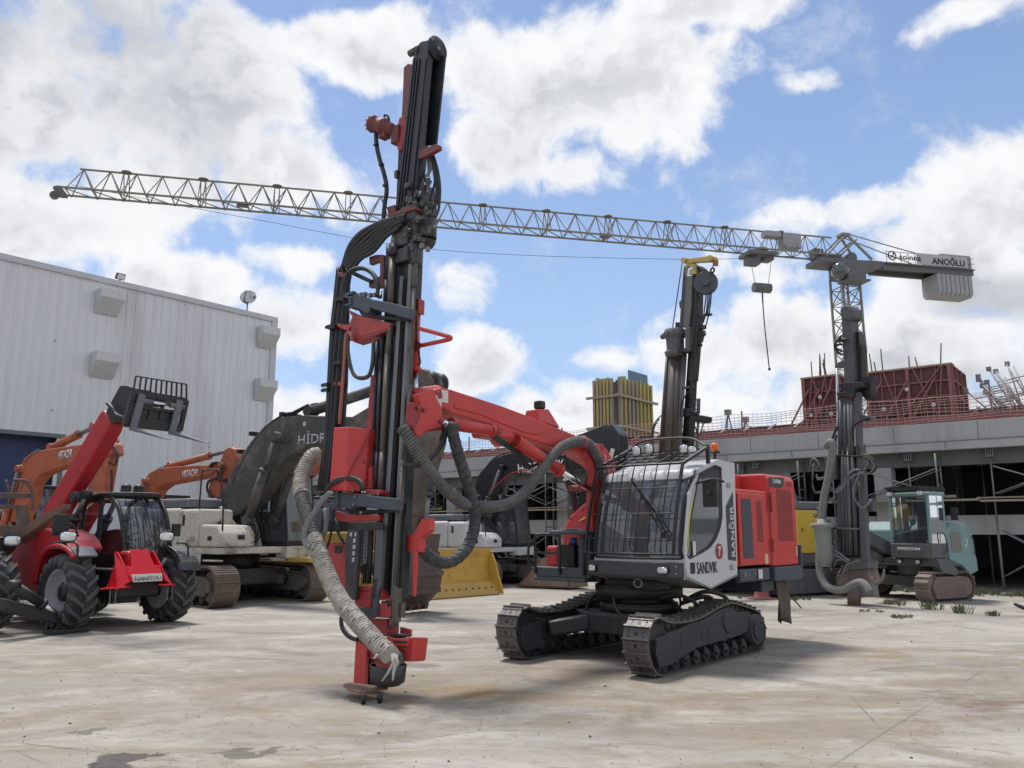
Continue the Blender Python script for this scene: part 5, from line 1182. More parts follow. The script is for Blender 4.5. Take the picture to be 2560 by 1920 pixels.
rgd.tube([(-.05,GY1+.06,2.86),(-.24,GY1-.3,3.02),(-.32,.3,3.06),(-.32,GY0+.2,3.04),(-.3,GY0,2.9)],.018,n=8)
rgd.bar((-.05,GY1+.06,2.62),(-.05,GY1+.06,2.89),.045,.045)
rgd.build('roof_guard',BLK,rg_)
for px,py in((1591,1128),(1622,1122)): q=RF.x(px,py,.25); lamp(rg_,(q.x,q.y,q.z),(1,.25,-.1),.145,.16,'roof_light')
for px,py in((1710,1124),(1731,1128)): q=RF.x(px,py,.1); lamp(rg_,(q.x,q.y,q.z),(1,.25,-.1),.145,.16,'roof_light')
q=RF.y(1787,1128,.95); a=MB(); a.cyl((q.x,q.y,q.z-.20),(q.x,q.y,q.z-.02),.02,n=8); a.cyl((q.x,q.y,q.z-.03),(q.x,q.y,q.z+.0),.08,.07,n=16); bc=a.build('beacon_stand',BLK,rg_); MB().lathe((q.x,q.y,q.z),(0,0,1),[(0,.06),(.09,.055),(.115,.04),(.12,.01)],16).build('beacon_lens',ORL,bc)
a=MB(); a.tube([(-.55,.95,2.68),(-.62,.98,2.85),(-.75,1.0,3.02)],.004,n=4); a.build('antenna',BLK,rg_)
# wiper, mirror, stickers, lettering
wp=MB(); wp.bar((.56,.30,2.42),(.80,.82,1.95),.05,.04); wp.bar((.80,.80,1.95),(.86,.98,1.70),.025,.025); wp.bar((.82,.74,1.95),(.87,.92,1.72),.02,.02); wp.box((.86,.95,1.66),(.03,.05,.08)); wp.build('wiper_arm',BLK,rg_)
a=MB(); a.tube([(.42,YC1+.0,2.33),(.40,YC1+.22,2.38),(.22,YC1+.26,2.38),(.12,YC1+.26,2.36)],.016,n=6); q=RF.y(1776,1233,YC1+.20); a.box(q,(.05,.20,.36)); a.cyl(q+Vector((.03,0,.0)),q+Vector((.09,0,0)),.035,n=10); a.tube([(.12,YC1+.26,2.36),(q.x,YC1+.22,2.34),(q.x,YC1+.20,q.z+.15)],.014,n=6); a.bar((.40,YC1-.02,2.44),(.62,YC1-.08,2.36),.03,.03); a.build('wing_mirror',BLK,rg_,bevel=.02)
MB().box((.52,YC1+.004,1.48),(.035*2,.006,.20)).build('sticker',STICK,cs1)
for k in range(6): pass
MB().bb((.52,YC1+.003,1.17),(.64,YC1+.007,1.31)).build('badge',LETK,cs1)
text('SANDVIK','cab_lettering',LETK,cs1,(.47,YC1+.004,1.16),(-1,0,0),(0,0,1),.15,.56,off=.0)
MB().cyl((-.17,YC1+.002,1.44),(-.17,YC1+.008,1.44),.105,n=32).build('number_disc',MAROON,cs1)
text('7','number_lettering',LETW,cs1,(-.13,YC1+.008,1.375),(-1,0,0),(0,0,1),.13,.08,off=.04)
MB().prism([(-.43,YC1+.003,2.05),(-.665,YC1+.003,2.26),(-.665,YC1+.003,1.30),(-.43,YC1+.003,1.32)],(0,.005,0)).build('dark_panel',mat('dark_band',(.04,.043,.05),.45),cs1,bevel=.01)
text('RANGER','cab_lettering',LETW,cs1,(-.635,YC1+.009,1.36),(0,0,1),(1,0,0),.10,.70,off=.004)
# inside of the cab
a=MB(); a.bb((-.45,.25,1.25),(.05,.75,1.45)); a.bb((-.55,.25,1.4),(-.42,.75,2.05)); a.bb((-.55,.35,2.08),(-.44,.65,2.28)); a.build('seat',mat('seat_fabric',(.05,.052,.06),.9),rg_,bevel=.05)
a=MB(); a.bb((-.35,.06,1.1),(.2,.2,1.55)); a.bb((-.35,.8,1.1),(.2,.94,1.55)); a.cyl((.15,.13,1.55),(.2,.13,1.72),.025); a.cyl((.15,.87,1.55),(.2,.87,1.72),.025); a.bb((.35,1.0,1.5),(.4,1.05,2.0)); a.bb((-.6,-.15,1.1),(.5,1.1,1.13)); a.bar((.5,1.15,1.6),(-.3,1.15,1.8),.02,.02); a.build('control_console',mat('console_plastic',(.07,.072,.08),.6),rg_,bevel=.02)
a=MB(); a.bb((-.67,YC0+.07,1.12),(-.64,YC1-.07,2.55)); a.build('rear_lining',mat('grey_lining',(.09,.09,.10),.8),rg_)
# engine housing -------------------------------------------------
a=MB(); a.bb((-.80,1.13,1.21),(-2.0,.2,2.32)); a.bb((-.80,.25,1.2),(-2.0,-1.1,2.3)); eh=a.build('engine_housing',RED,rg_,bevel=.03)
a=MB(); a.pxx([(1.15,1.18),(1.15,2.52),(1.08,2.60),(-1.05,2.60),(-1.12,2.52),(-1.12,1.18)],-2.0,-3.02); ph=a.build('powerpack_housing',RED,rg_,bevel=.035)
a=MB(); a.py([(-.80,2.32),(-.80,2.52),(-.95,2.57),(-2.0,2.60),(-2.0,2.32)],.70,-.5); a.build('top_cover',RED,rg_,bevel=.03)
a=MB(); a.bb((-.88,1.135,1.23),(-1.82,1.165,2.26)); dr=a.build('service_door',RED,eh,bevel=.01)
MB().bb((-.97,1.166,1.32),(-1.30,1.172,2.18)).build('dark_panel',mat('grille_grey',(.055,.06,.075),.6),dr,bevel=.01)
def grille(par,x0,x1,z0,z1,y,nx,nz_,nm='vent_grille'):
    a=MB()
    for i in range(nx):
        for k in range(nz_):
            xa=x0+(x1-x0)*(i+.18)/nx; xb=x0+(x1-x0)*(i+.82)/nx; za=z0+(z1-z0)*(k+.2)/nz_; zb_=z0+(z1-z0)*(k+.8)/nz_
            a.add([(xa,y,za),(xb,y,za),(xb,y,zb_),(xa,y,zb_)],[(0,1,2,3)])
    return a.build(nm,BLK,par)
grille(dr,-1.47,-1.67,1.55,2.16,1.168,6,26)
grille(ph,-2.25,-2.86,1.55,2.36,1.153,12,28)
grille(ph,-2.70,-2.90,2.42,2.50,1.153,5,3)
grille(eh,-.82,-1.28,2.40,2.47,.703,9,4)
MB().prism([(-2.03,1.152,2.54),(-2.60,1.152,2.56),(-2.55,1.152,2.42),(-2.40,1.152,2.38),(-2.03,1.152,2.40)],(0,.005,0)).build('badge_panel',mat('dark_band',(.04,.043,.05),.45),ph)
text('DX800','housing_lettering',LETW,ph,(-2.15,1.158,2.455),(-1,0,0),(0,0,1),.065,.30,off=.012)
a=MB(); a.bb((-1.98,1.166,2.0),(-2.02,1.19,2.3)); a.bb((-2.0,1.151,1.25),(-2.005,1.156,2.5)); a.bb((-1.98,1.16,1.4),(-2.01,1.18,1.6)); a.build('door_hinge',DKRED,eh)
for x,z in((-1.74,1.30),(-2.93,1.40)): MB().box((x,1.168 if x>-2 else 1.156,z),(.10 if x>-2 else .05,.006,.15)).build('sticker',mat('cream_sticker',(.55,.47,.33),.7),eh)
a=MB(); a.bb((-.85,1.16,1.0),(-1.85,.9,1.17)); a.bb((-2.0,1.18,.96),(-3.05,-1.1,1.17)); a.bb((-1.9,1.0,.80),(-2.95,-.9,.97)); a.bb((-3.05,1.18,.98),(-3.1,-1.1,1.5)); a.build('rear_frame',BLUEG,rg_,bevel=.02)
for x in(-.95,-1.3,-2.3): MB().bb((x,1.181,1.07),(x-.02,1.186,1.13)).build('deck_bolt',CHROME,rg_)
MB().box((-1.45,1.19,1.09),(.14,.005,.13)).build('sticker',STICK,rg_)
fl=MB(); q0=RF.y(1948,1478,1.0); fx=q0.x
for k in range(1):
    V=[];n=6
    for j in range(7):
        z=.98-.68*j/6
        for i in range(n+1): u=i/n; V.append((fx+.18-.38*u-.05*j/6,1.02+.05*math.sin(u*7+j*.4)*(.3+j/6)+.02*u,z+.03*math.sin(u*5)))
    F_=[(j*(n+1)+i,j*(n+1)+i+1,(j+1)*(n+1)+i+1,(j+1)*(n+1)+i) for j in range(6) for i in range(n)]
    fl.add(V,F_,True)
o=fl.build('rubber_flap',mat('brown_canvas_flap',(.10,.085,.07),.9,dirt=(.19,.165,.14),dn=.7,ds=3,bump=.3),rg_); md=o.modifiers.new('thick','SOLIDIFY'); md.thickness=.012
a=MB(); a.tube([RF.y(1960,1480,.9),RF.y(1985,1500,.9),RF.y(2003,1520,.9)],.012,n=6); a.build('loose_cable',RUB,rg_)
# right hand body, tank and walkway
a=MB(); a.rings([[(x,y,z) for y,z in ((-1.25,1.25),(-1.25,1.72),(-1.1,1.95),(-.85,2.12),(-.45,2.19),(-.45,1.25))] for x in(.15,-.7)],smooth=False); tk=a.build('tank_housing',mat('bright_red_tank',(.60,.05,.055),.3,dirt=(.35,.06,.05),dn=.3),rg_,bevel=.04)
a=MB()
for y,z in((-1.2,1.75),(-1.08,1.93),(-.85,2.06),(-.62,2.12)): a.cyl((.15,y,z-.03),(.165,y,z-.03),.012,n=8)
a.build('housing_bolt',BLK,tk)
a=MB(); a.tube([(.17,-.62,1.98),(.17,-.9,1.86)],.014); a.build('yellow_handle',YLN,tk)
a=MB(); a.bb((-.2,-1.35,1.0),(.72,-.42,1.06)); a.bb((.62,-1.32,1.06),(.72,-.42,1.20)); a.bb((.1,-1.0,1.66),(.78,-.32,1.72)); a.bb((.2,-.55,1.06),(.7,-.35,1.62)); a.build('walkway',BLUEG,rg_,bevel=.02)
a=MB()
for y0,y1,z1 in((-1.30,-.85,1.66),(-.85,-.42,1.72)): a.tube([(.74,y0,1.1),(.74,y0,z1-.06),(.74,y0+.05,z1),(.74,y1-.05,z1),(.74,y1,z1-.06),(.74,y1,1.1)],.022,n=8,sub=3)
a.tube([(.6,-1.34,1.15),(.6,-1.52,1.2),(.6,-1.54,1.5),(.6,-1.36,1.62)],.02,n=8,sub=3); a.bar((.74,-1.3,1.40),(.74,-.85,1.40),.03,.03); a.build('handrail',BLK,rg_)
a=MB(); a.bb((.45,-1.2,1.2),(.62,-.98,1.5)); a.build('fire_extinguisher',RED,rg_,bevel=.04)
a=MB(); a.bb((.42,-.95,1.15),(.60,-.70,1.52)); a.build('toolbox',BLK,rg_,bevel=.02)
q=RF.x(1424,1362,.6); MB().cyl((.5,q.y,1.52),(.5,q.y,1.62),.05,n=14).build('blue_cap',mat('blue_plastic',(.03,.12,.45),.4),rg_)
MB().tube([(.5,q.y-.06,1.55),(.52,q.y-.1,1.5),(.5,q.y-.11,1.42)],.02,n=8).build('orange_hose',ORL,rg_)

# boom ------------------------------------------------------------
YB0,YB1=-.86,-.50
sz=lambda l:Z(1000,900,2.765,l)
def BY(l,y): return [RF.y(*p,y) for p in sz(l)]
def bslab(l,y,w): return MB().prism([(q.x,y,q.z) for q in BY(l,y)],(0,-w,0))
BP=[(232,205),(290,190),(355,203),(700,315),(930,400),(1240,530),(1380,580),(1430,610),(1470,680),(1500,730),(1490,800),(1455,830),(1420,760),(1390,725),(1300,670),(1230,640),(1100,612),(900,552),(700,478),(640,455),(480,405),(360,372),(300,330),(240,300)]
bo=bslab(BP,YB1,.36).build('boom',RED,rg_,bevel=.022)
MB().prism([(q.x,YB1,q.z) for q in BY([(380,300),(640,365),(800,400),(900,440),(1000,500),(960,520),(850,500),(700,440),(560,380),(370,330)],YB1)],(0,.012,0)).build('side_plate',RED,bo,bevel=.006)
bslab([(1330,560),(1400,600),(1450,690),(1440,800),(1420,960),(1400,1100),(1385,1240),(1340,1240),(1330,1080),(1335,900),(1345,780),(1320,700),(1270,650)],YB1+.03,.13).build('boom_support',RED,rg_,bevel=.02)
a=MB(); pm=[BY([l],YB1+.02)[0] for l in((270,245),(290,460),(690,490),(800,545),(1395,600),(1330,880))]
for q in pm: a.cyl((q.x,YB1+.035,q.z),(q.x,YB0-.03,q.z),.045,n=14)
a.build('boom_pin',DKRED,bo)
bslab([(650,450),(760,480),(830,560),(800,590),(760,540),(650,525),(640,500)],YB1+.01,.38).build('cylinder_bracket',RED,bo,bevel=.012)
a=MB(); q=[RF.y(*p,-.68) for p in sz([(910,345),(990,345),(1050,475),(905,425)])]; a.rings([[Vector((p.x,-.68+s_*.10*(1 if i in(0,1) else 1.5),p.z)) for i,p in enumerate(q)] for s_ in(-1,1)],smooth=False); a.build('boom_lamp_bracket',RED,bo,bevel=.01)
q=RF.y(1349,1013,-.68); MB().box((q.x,-.68,q.z),(.13,.13,.12)).build('boom_lamp',BLK,bo,bevel=.025)
for l in((252,290),(308,252)):
    q=BY([l],YB1)[0]; MB().box((q.x,YB1+(.03 if l[0]<260 else .004),q.z),(.11,.006,.15)).build('sticker',STICK,bo)
q=BY([(230,355)],YB1)[0]; MB().box((q.x,YB1+.045,q.z),(.09,.006,.08)).build('sticker',LGREY,bo)
# knuckle at boom tip
bslab([(120,235),(232,200),(250,250),(290,330),(300,420),(285,465),(180,490),(150,528),(110,520),(95,480),(130,420),(150,330)],YB1+.05,.10).build('boom_knuckle',RED,rg_,bevel=.012)
bslab([(120,235),(232,200),(250,250),(290,330),(300,420),(285,465),(180,490),(150,528),(110,520),(95,480),(130,420),(150,330)],YB0+.05,.10).build('boom_knuckle',RED,rg_,bevel=.012)
a=MB(); u=BY([(120,250)],-.7)[0]; v=BY([(240,225)],-.7)[0]; a.cyl((u.x+.1,-.7,u.z-.02),(v.x-.05,-.7,v.z),.10,n=20); a.build('rotary_actuator',RED,rg_)
bslab([(60,300),(95,290),(150,310),(155,350),(130,430),(105,470),(60,500)],-.45,.05).build('mast_bracket',DKRED,rg_,bevel=.01)
a=MB()
for l in((125,330),(168,345),(90,465),(285,425)): q=BY([l],-.44)[0]; a.cyl((q.x,-.44,q.z),(q.x,-.42,q.z),.028,n=12)
a.build('pin_cap',DKRED,rg_)
# boom cylinders
def rl(l,y): q=BY([l],y)[0]; return Vector((q.x,y,q.z))
def cyl2(p0,p1,p2,r,nm):
    a=MB(); a.cyl(p0,p1,r,n=20); d=(p1-p0).normalized(); a.cyl(p1-d*.07,p1,r*1.12,n=20); a.cyl(p0,p0+d*.05,r*1.1,n=20); o=a.build(nm,RED,rg_); MB().cyl(p1,p2,r*.5,n=14).build('piston_rod',CHROME,o); return o
cyl2(rl((640,490),-.45),rl((350,442),-.45),rl((270,428),-.5),.075,'tilt_cylinder')
cyl2(rl((800,560),-.45),rl((1105,765),-.45),rl((1330,905),-.5),.085,'lift_cylinder')
cyl2(rl((800,560),-.95),rl((1105,765),-.95),rl((1330,905),-.95),.085,'lift_cylinder')
# ducts
SPR=mat('dusty_duct_spiral',(.15,.147,.143),.7,dirt=(.36,.34,.31),dn=.6,ds=3)
SPRD=mat('dark_duct_spiral',(.03,.032,.036),.6,dirt=(.12,.115,.11),dn=.5,ds=3)
def duct(l,ys,r,m,nm,rib=.06,ribl=.03,n=14,hx=.034,hm=None):
    P=[]
    for i,p in enumerate(sz(l)):
        y=ys[0]+(ys[1]-ys[0])*i/(len(l)-1) if len(ys)==2 else ys[i]; q=RF.y(*p,y); P.append(q)
    o=MB().tube(P,r,n=n,rib=.008,ribl=ribl,sub=8).build(nm,m,rg_)
    if hx: helix(spline(P,8),r*1.0,hx,.0065,14).build('duct_spiral',hm or SPR,o)
    return o
duct([(15,470),(50,520),(130,655),(230,800),(340,920),(450,995),(600,1015),(750,990),(870,905),(960,785),(1040,680),(1120,600),(1230,565),(1310,585),(1370,690),(1415,830),(1440,960),(1450,1050)],(-.5,-.45,-.4,-.38,-.37,-.37,-.37,-.37,-.37,-.37,-.37,-.37,-.37,-.40,-.42,-.42,-.42,-.42),.067,DUCT,'ribbed_dust_duct')
duct([(375,440),(365,500),(400,640),(450,800),(500,960),(518,1090),(505,1200),(455,1310),(370,1385),(280,1400),(200,1360),(150,1300)],(-.30,-.40),.070,RUBD,'dusty_rubber_duct',rib=.025,ribl=.06,hx=.10,hm=SPRD)
duct([(1150,820),(1185,900),(1225,1080),(1240,1225)],(-1.1,-1.1),.062,RUBD,'dusty_rubber_duct',rib=.02,ribl=.05,hx=.09,hm=SPRD)
q=rl((1262,566),-.4); a=MB(); a.lathe(q,(1,0,-.1),[(-.03,.088),(.03,.088),(.03,.076),(-.03,.076)],20,closed=True); a.build('duct_clamp',RED,rg_)
hs=MB(); hs.tube([rl(l,-.42) for l in((320,470),(300,560),(230,660),(150,720),(60,735),(20,720))],.03,n=8)
hs.tube([rl(l,-.47) for l in((265,425),(300,480),(280,560))],.02,n=6)
for k in range(4): hs.tube([rl((l[0]+k*8,l[1]-k*6),-.48) for l in((620,525),(700,580),(790,640),(830,700),(870,745),(930,735))],.014,n=6)
hs.tube([rl(l,-.44) for l in((1140,660),(1190,780),(1230,850))],.018,n=6); hs.build('hydraulic_hose',RUB,rg_)
ch=MB()
for k in range(18):
    q=rl((1415+k*3.2,660+k*14),-.39); ch.ball(q,.012,6)
ch.build('steel_chain',CHROME,rg_)

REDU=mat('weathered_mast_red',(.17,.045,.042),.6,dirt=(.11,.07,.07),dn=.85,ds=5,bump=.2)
FOOTM=mat('muddy_red_plate',(.25,.09,.07),.8,dirt=(.26,.19,.13),dn=.8,ds=6,dlo=.4,dhi=.6)
# mast -------------------------------------------------------------
NM=Vector((1,0,.11))
def MP(p,d): return RF.pl(p[0],p[1],NM,4.28+d)
def m1(*l): return Z(700,50,2.212,l)
def m2(*l): return Z(700,700,3.016,l)
def m3(*l): return Z(700,1150,2.676,l)
def n1(*l): return Z(820,560,4.147,l)
def n2(*l): return Z(800,1150,4.74,l)
def n3(*l): return Z(760,1450,5.184,l)
def plate(nm,pts,d,t,m,par=None,bevel=.006):
    mb=pts_mb(pts,d,t); return mb.build(nm,m,par or rg_,bevel=bevel)
def pts_mb(pts,d,t,mb=None):
    mb=mb or MB(); P=[MP(p,d) for p in pts]; return mb.prism(P,-NM*t)
def mtube(nm,pts,d,r,m,par=None,n=10,sub=6,**k):
    ds=d if isinstance(d,(list,tuple)) else None
    P=[MP(p,ds[0]+(ds[1]-ds[0])*i/(len(pts)-1) if ds else d) for i,p in enumerate(pts)]
    return MB().tube(P,r,n=n,sub=sub,**k).build(nm,m,par or rg_)
ms=MB()
# upper beam: front flange, web and rear flange
L0,L1=(1031,146),(989,522); R0,R1=(1073,112),(1035,522)
pts_mb([(1031,150),(1040,118),(1052,104),(1073,99),R1,L1],0,.10,ms); 
pts_mb([(1033,150),(1045,112),(1060,104),(1063,112),(1020,522),(995,522)],-.10,.24,ms)
ub=ms.build('feed_beam',MAST,rg_,bevel=.008)
a=MB()
for u in(.12,.26,.42,.80): a.bar(MP((L0[0]+(R0[0]-L0[0])*u,L0[1]),.008),MP((L1[0]+(R1[0]-L1[0])*u,L1[1]),.008),.018,.022,up=NM)
a.build('beam_rib',MAST,ub)
yR=MP((1073,150),0).y
a=MB(); 
def LY(px,py,y): return RF.y(px,py,y)
cy=MP((1073,118),0).y; c=RF.y(1095,121,cy+.02)
a.lathe((c.x,cy+.0,c.z),(0,1,0),[(0,.01),(0,.175),(.018,.175),(.018,.12),(.022,.12),(.022,.05),(.03,.05),(.03,.01)],28); a.lathe((c.x,cy-.26,c.z),(0,1,0),[(0,.01),(0,.165),(.03,.165),(.03,.01)],28); a.cyl((c.x,cy-.26,c.z),(c.x,cy,c.z),.13,n=24); dsc=a.build('hose_reel',MAST,rg_)
a=MB(); a.cyl((c.x,cy+.03,c.z),(c.x,cy+.04,c.z),.03,n=12); a.build('reel_hub',RAIL,dsc)
# rear hose strip running down from the reel
a=MB()
for k in range(4): a.tube([Vector((c.x-.15,cy-.05-.06*k,c.z)),MP((1060,340),-.37)*1.0+Vector((0,-.06*k+.05,0)),MP((1052,400),-.37)+Vector((0,-.06*k+.04,0))],.03,n=8)
a.build('reel_hose',RUB,rg_)
pts_mb(m1((845,190),(912,200),(862,690),(800,690)),-.22,.03).build('rear_plate',MAST,rg_,bevel=.005)
# pulley ear at the left of the top
q=MP(m1((726,182))[0],-.06); MB().cyl((q.x,q.y-.03,q.z),(q.x,q.y+.14,q.z),.05,n=14).build('rope_guide',RODM,rg_)
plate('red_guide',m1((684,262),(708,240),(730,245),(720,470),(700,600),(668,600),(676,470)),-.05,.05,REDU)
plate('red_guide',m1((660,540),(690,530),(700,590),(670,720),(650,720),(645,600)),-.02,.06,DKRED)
plate('side_rail',m1((655,700),(680,700),(660,1040),(640,1040)),-.06,.08,MAST)
a=MB(); q=MP(m1((648,855))[0],-.02); a.box(q,(.06,.05,.10)); a.build('rail_clamp',RODM,rg_)
# breakout motor hanging out at the left
A=MP(m1((505,572))[0],.12); B=MP(m1((560,590))[0],.05); C_=MP(m1((655,618))[0],-.05)
d=(C_-A).normalized()
a=MB(); a.lathe(A,d,[(0,.01),(0,.115),(.03,.125),(.06,.115),(.07,.10),(.16,.105),(.20,.13),(.24,.13),(.26,.10),(.36,.09),(.40,.06)],22)
for k in range(9): t=k*2*math.pi/9; u=d.cross(Vector((0,0,1))).normalized(); v=d.cross(u); a.cyl(A+u*.10*math.cos(t)+v*.10*math.sin(t)-d*.03,A+u*.10*math.cos(t)+v*.10*math.sin(t)+d*.02,.013,n=6)
a.box(C_+Vector((0,0,-.06)),(.14,.14,.24)); a.box(A.lerp(C_,.5)+Vector((0,0,-.10)),(.12,.12,.12)); mo=a.build('feed_motor',REDU,rg_)
a=MB(); a.cyl(A-d*.01,A-d*.03,.06,n=14); a.tube([A.lerp(C_,.45)+Vector((0,0,.12)),A.lerp(C_,.5)+Vector((0,0,.19)),A.lerp(C_,.62)+Vector((0,0,.17)),A.lerp(C_,.66)+Vector((0,0,.1))],.015); a.build('motor_port',BLK,mo)
mtube('motor_hose',m1((530,600),(533,680),(548,760),(578,860),(590,940),(582,1000),(575,1060),(572,1120)),.08,.030,RUB)
a=MB()
for p in m1((532,690),(560,800),(582,915)): a.box(MP(p,.10),(.05,.06,.03))
a.build('hose_clip',BLK,rg_)
# lower feed beam with rails and chain
def strip_px(nm,xa0,xb0,y0,xa1,xb1,y1,d,t,m,bevel=.004): return plate(nm,[(xa0,y0),(xb0,y0),(xb1,y1),(xa1,y1)],d,t,m,bevel=bevel)
strip_px('feed_beam',1003,1032,500,946,984,1490,-.05,.22,MAST)
strip_px('rail',999,1007.5,690,945,957,1500,.0,.05,RAIL)
strip_px('rail',1021,1029,660,974,984,1540,.0,.06,RAIL)
strip_px('side_channel',990,1000,500,932,946,1480,-.06,.12,MAST)
# chain
chn=MB(); n=150
for i in range(n):
    f=i/n; py=700+(1478-700)*f
    px=1014.5+(965-1014.5)*((py-700)/(1478-700))
    q=MP((px,py),-.02); q2=MP((px-.0635*5.2,py+5.2),-.02)
    for s in(-.016,.016): chn.bar(q+Vector((0,s+(.006 if i%2 else -.0),0)),q2+Vector((0,s+(.006 if i%2 else 0),0)),.008,.026,up=(0,1,0))
    chn.cyl(q+Vector((.012,-.026,0)),q+Vector((.012,.026,0)),.009,n=6)
tag(chn.build('feed_chain',mat('greasy_chain',(.045,.042,.04),.4,metal=.6),rg_))
# drill rod at the right
rd=MB(); P=[MP(p,-.02) for p in ((1041,660),(1035.5,705),(1026.5,960),(1006.7,1150),(988.5,1466),(984,1545))]
rd.cyl(MP((1036,690),-.08),MP((1034,700),-.08),.03)
for a_,b_ in zip(P[:-1],P[1:]): rd.cyl(a_,b_,.0245,n=14)
rd.cyl(MP((1037,693),-.02),MP((1035,720),-.02),.033,n=14)
ro=rd.build('drill_rod',RODM,rg_)
a=MB(); q=MP((984,1545),-.02); a.cyl(q,q-Vector((0,0,.07)),.045,.055,n=16)
for k in range(8): t=k*math.pi/4; a.ball(q+Vector((.045*math.cos(t),.045*math.sin(t),-.075)),.014,6)
a.build('drill_bit',RAIL,ro)
strip_px('guard_strip',1009,1017,1258,994,1003,1500,-.05,.04,BLK)
a=MB(); 
pts_mb(n3((1145,100),(1205,100),(1185,540),(1130,540)),.05,.08,a); pts_mb(n3((1225,290),(1270,290),(1255,480),(1215,480)),.0,.06,a); a.build('rod_guide',RODM,rg_,bevel=.005)
# magazine tubes
for pts,r,dd in((((989,585),(981,640),(976,770)),.047,.04),(((972,610),(966,700),(962,770)),.03,.0),(((977,820),(969,825+60),(956,1131),(951,1225)),.038,.02),(((957,830),(952,900),(943,1131),(938,1225)),.030,-.02),(((947,850),(940,930),(932,1131),(928,1200)),.026,-.05),(((930,1325),(922,1460)),.028,-.02),(((944,1325),(936,1460)),.026,-.04),(((918,1325),(911,1460)),.026,-.04)):
    a=MB(); P=[MP(p,dd) for p in pts]
    for a_,b_ in zip(P[:-1],P[1:]): a.cyl(a_,b_,r,n=14)
    a.build('magazine_tube',RODM if r>.032 else MAST,rg_)
a=MB(); q0=MP((986,612),.05); q1=MP((984,640),.05); a.cyl(q0,q1,.06,n=16); a.build('tube_collar',MAST,rg_)
plate('mast_web',[(975,620),(1004,640),(985,960),(960,1225),(935,1225),(945,960)],-.10,.05,BLK)
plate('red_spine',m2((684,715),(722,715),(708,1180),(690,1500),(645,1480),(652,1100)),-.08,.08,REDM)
# red guard box
a=MB(); V=[MP(p,d) for p,d in zip(m2((405,1110),(515,1105),(672,1122),(640,1520),(640,1585),(490,1590),(370,1582)),(.16,.24,.05,.05,.05,.24,.16))]
ctr=MP(m2((490,1500))[0],.26); bk_=[v-NM*.3 for v in V]
n=len(V); a.add(V+bk_,[(0,1,5,6),(1,2,3,4,5)]+[(i,(i+1)%n,(i+1)%n+n,i+n) for i in range(n)]+[tuple(range(n,2*n))]); gb=a.build('guard_box',RED,rg_,bevel=.012)
a=MB(); 
for p in m2((650,1195),(633,1372),(608,1485)): q=MP(p,.08); a.ball(q,.016,8)
a.build('guard_bolt',DKRED,gb)
a=MB(); a.bar(MP(m2((665,1178))[0],.075),MP(m2((495,1500))[0],.245),.012,.012); a.build('guard_crease',DKRED,gb)
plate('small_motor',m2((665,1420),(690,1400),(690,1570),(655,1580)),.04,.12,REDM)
# rod handler arms
def arm_pair(plt,left,clamp,under,d=.16):
    o=plate('handler_arm',plt,d,.10,BLUEG,bevel=.012); plate('handler_block',left,d-.04,.20,BLUEG,par=o,bevel=.01); plate('handler_clamp',clamp,d-.02,.06,BLUEG,par=o,bevel=.006); plate('handler_underside',under,d-.14,.10,BLK,par=o); return o  # underside plates are black: the shade below the arms is put into their colour
ap1=arm_pair(n1((435,775),(640,812),(850,868),(838,985),(640,930),(428,868)),n1((245,695),(440,772),(432,905),(388,925),(300,870),(170,850),(240,820)),n1((150,735),(185,712),(262,690),(262,720),(190,742),(235,750),(240,835),(165,850),(165,830),(215,820),(215,770),(150,760)),n1((300,870),(380,920),(840,985),(830,1010),(700,1000),(350,960)))
ap2=arm_pair(n2((418,402),(920,455),(905,600),(780,590),(400,545)),n2((205,385),(430,402),(410,545),(350,590),(300,560),(205,545)),n2((75,365),(215,360),(215,540),(190,555),(70,555),(65,520),(170,510),(175,400),(80,400)),n2((300,570),(900,600),(880,625),(740,625),(380,650)))
for p in n1((345,735),(385,730),(440,740),(490,735),(535,750)): MB().box(MP(p,.10),(.05,.04,.05)).build('arm_bolt',GALV,rg_)
for p in n2((390,362),(415,432),(398,528),(500,340),(300,372),(285,575),(485,625)): MB().ball(MP(p,.17),.018,8).build('arm_bolt',GALV,rg_)
a=MB()
for p,q_ in((n1((512,735))[0],n1((515,700))[0]),(n1((545,745))[0],n1((548,690))[0]),(n2((510,395))[0],n2((508,350))[0]),(n2((538,397))[0],n2((538,352))[0])): a.cyl(MP(p,.12),MP(q_,.12),.018,n=8)
a.build('hose_fitting',CHROME,rg_)
plate('lower_red_bracket',n1((200,885),(350,955),(500,985),(655,1030),(640,1078),(530,1110),(370,1160),(262,1212),(240,1110),(90,1058),(95,1032),(215,1042),(250,960)),.04,.05,REDM)
plate('lower_red_bracket',n1((262,1212),(370,1160),(640,1078),(600,1110),(400,1185),(265,1225)),.05,.16,DKRED)
plate('clamp_bracket',n2((180,600),(320,640),(670,655),(700,640),(700,715),(330,735),(200,715)),.05,.10,REDM)
plate('red_top_plate',n2((160,335),(300,350),(560,350),(720,352),(715,380),(690,410),(540,372),(160,352)),.14,.14,REDM)
# E-shaped red bracket and spacer bars near the top hoses
plate('hose_bracket',m1((492,1310),(530,1297),(572,1297),(572,1478),(490,1478),(492,1442),(552,1415),(552,1330),(494,1352)),.0,.06,REDU)
a=MB(); a.bar(MP(m1((395,1395))[0],.03),MP(m1((512,1450))[0],.0),.06,.05); a.build('spacer_bar',BLK,rg_)
plate('hose_clamp',m1((318,1393),(362,1400),(358,1425),(318,1418)),.06,.06,REDU)
plate('mid_bracket',m1((590,1035),(632,1020),(634,1060),(745,1020),(752,1045),(600,1095)),.06,.12,REDU)
plate('upper_bracket',m1((765,722),(858,686),(878,690),(878,712),(800,755),(762,768)),.0,.06,REDU)
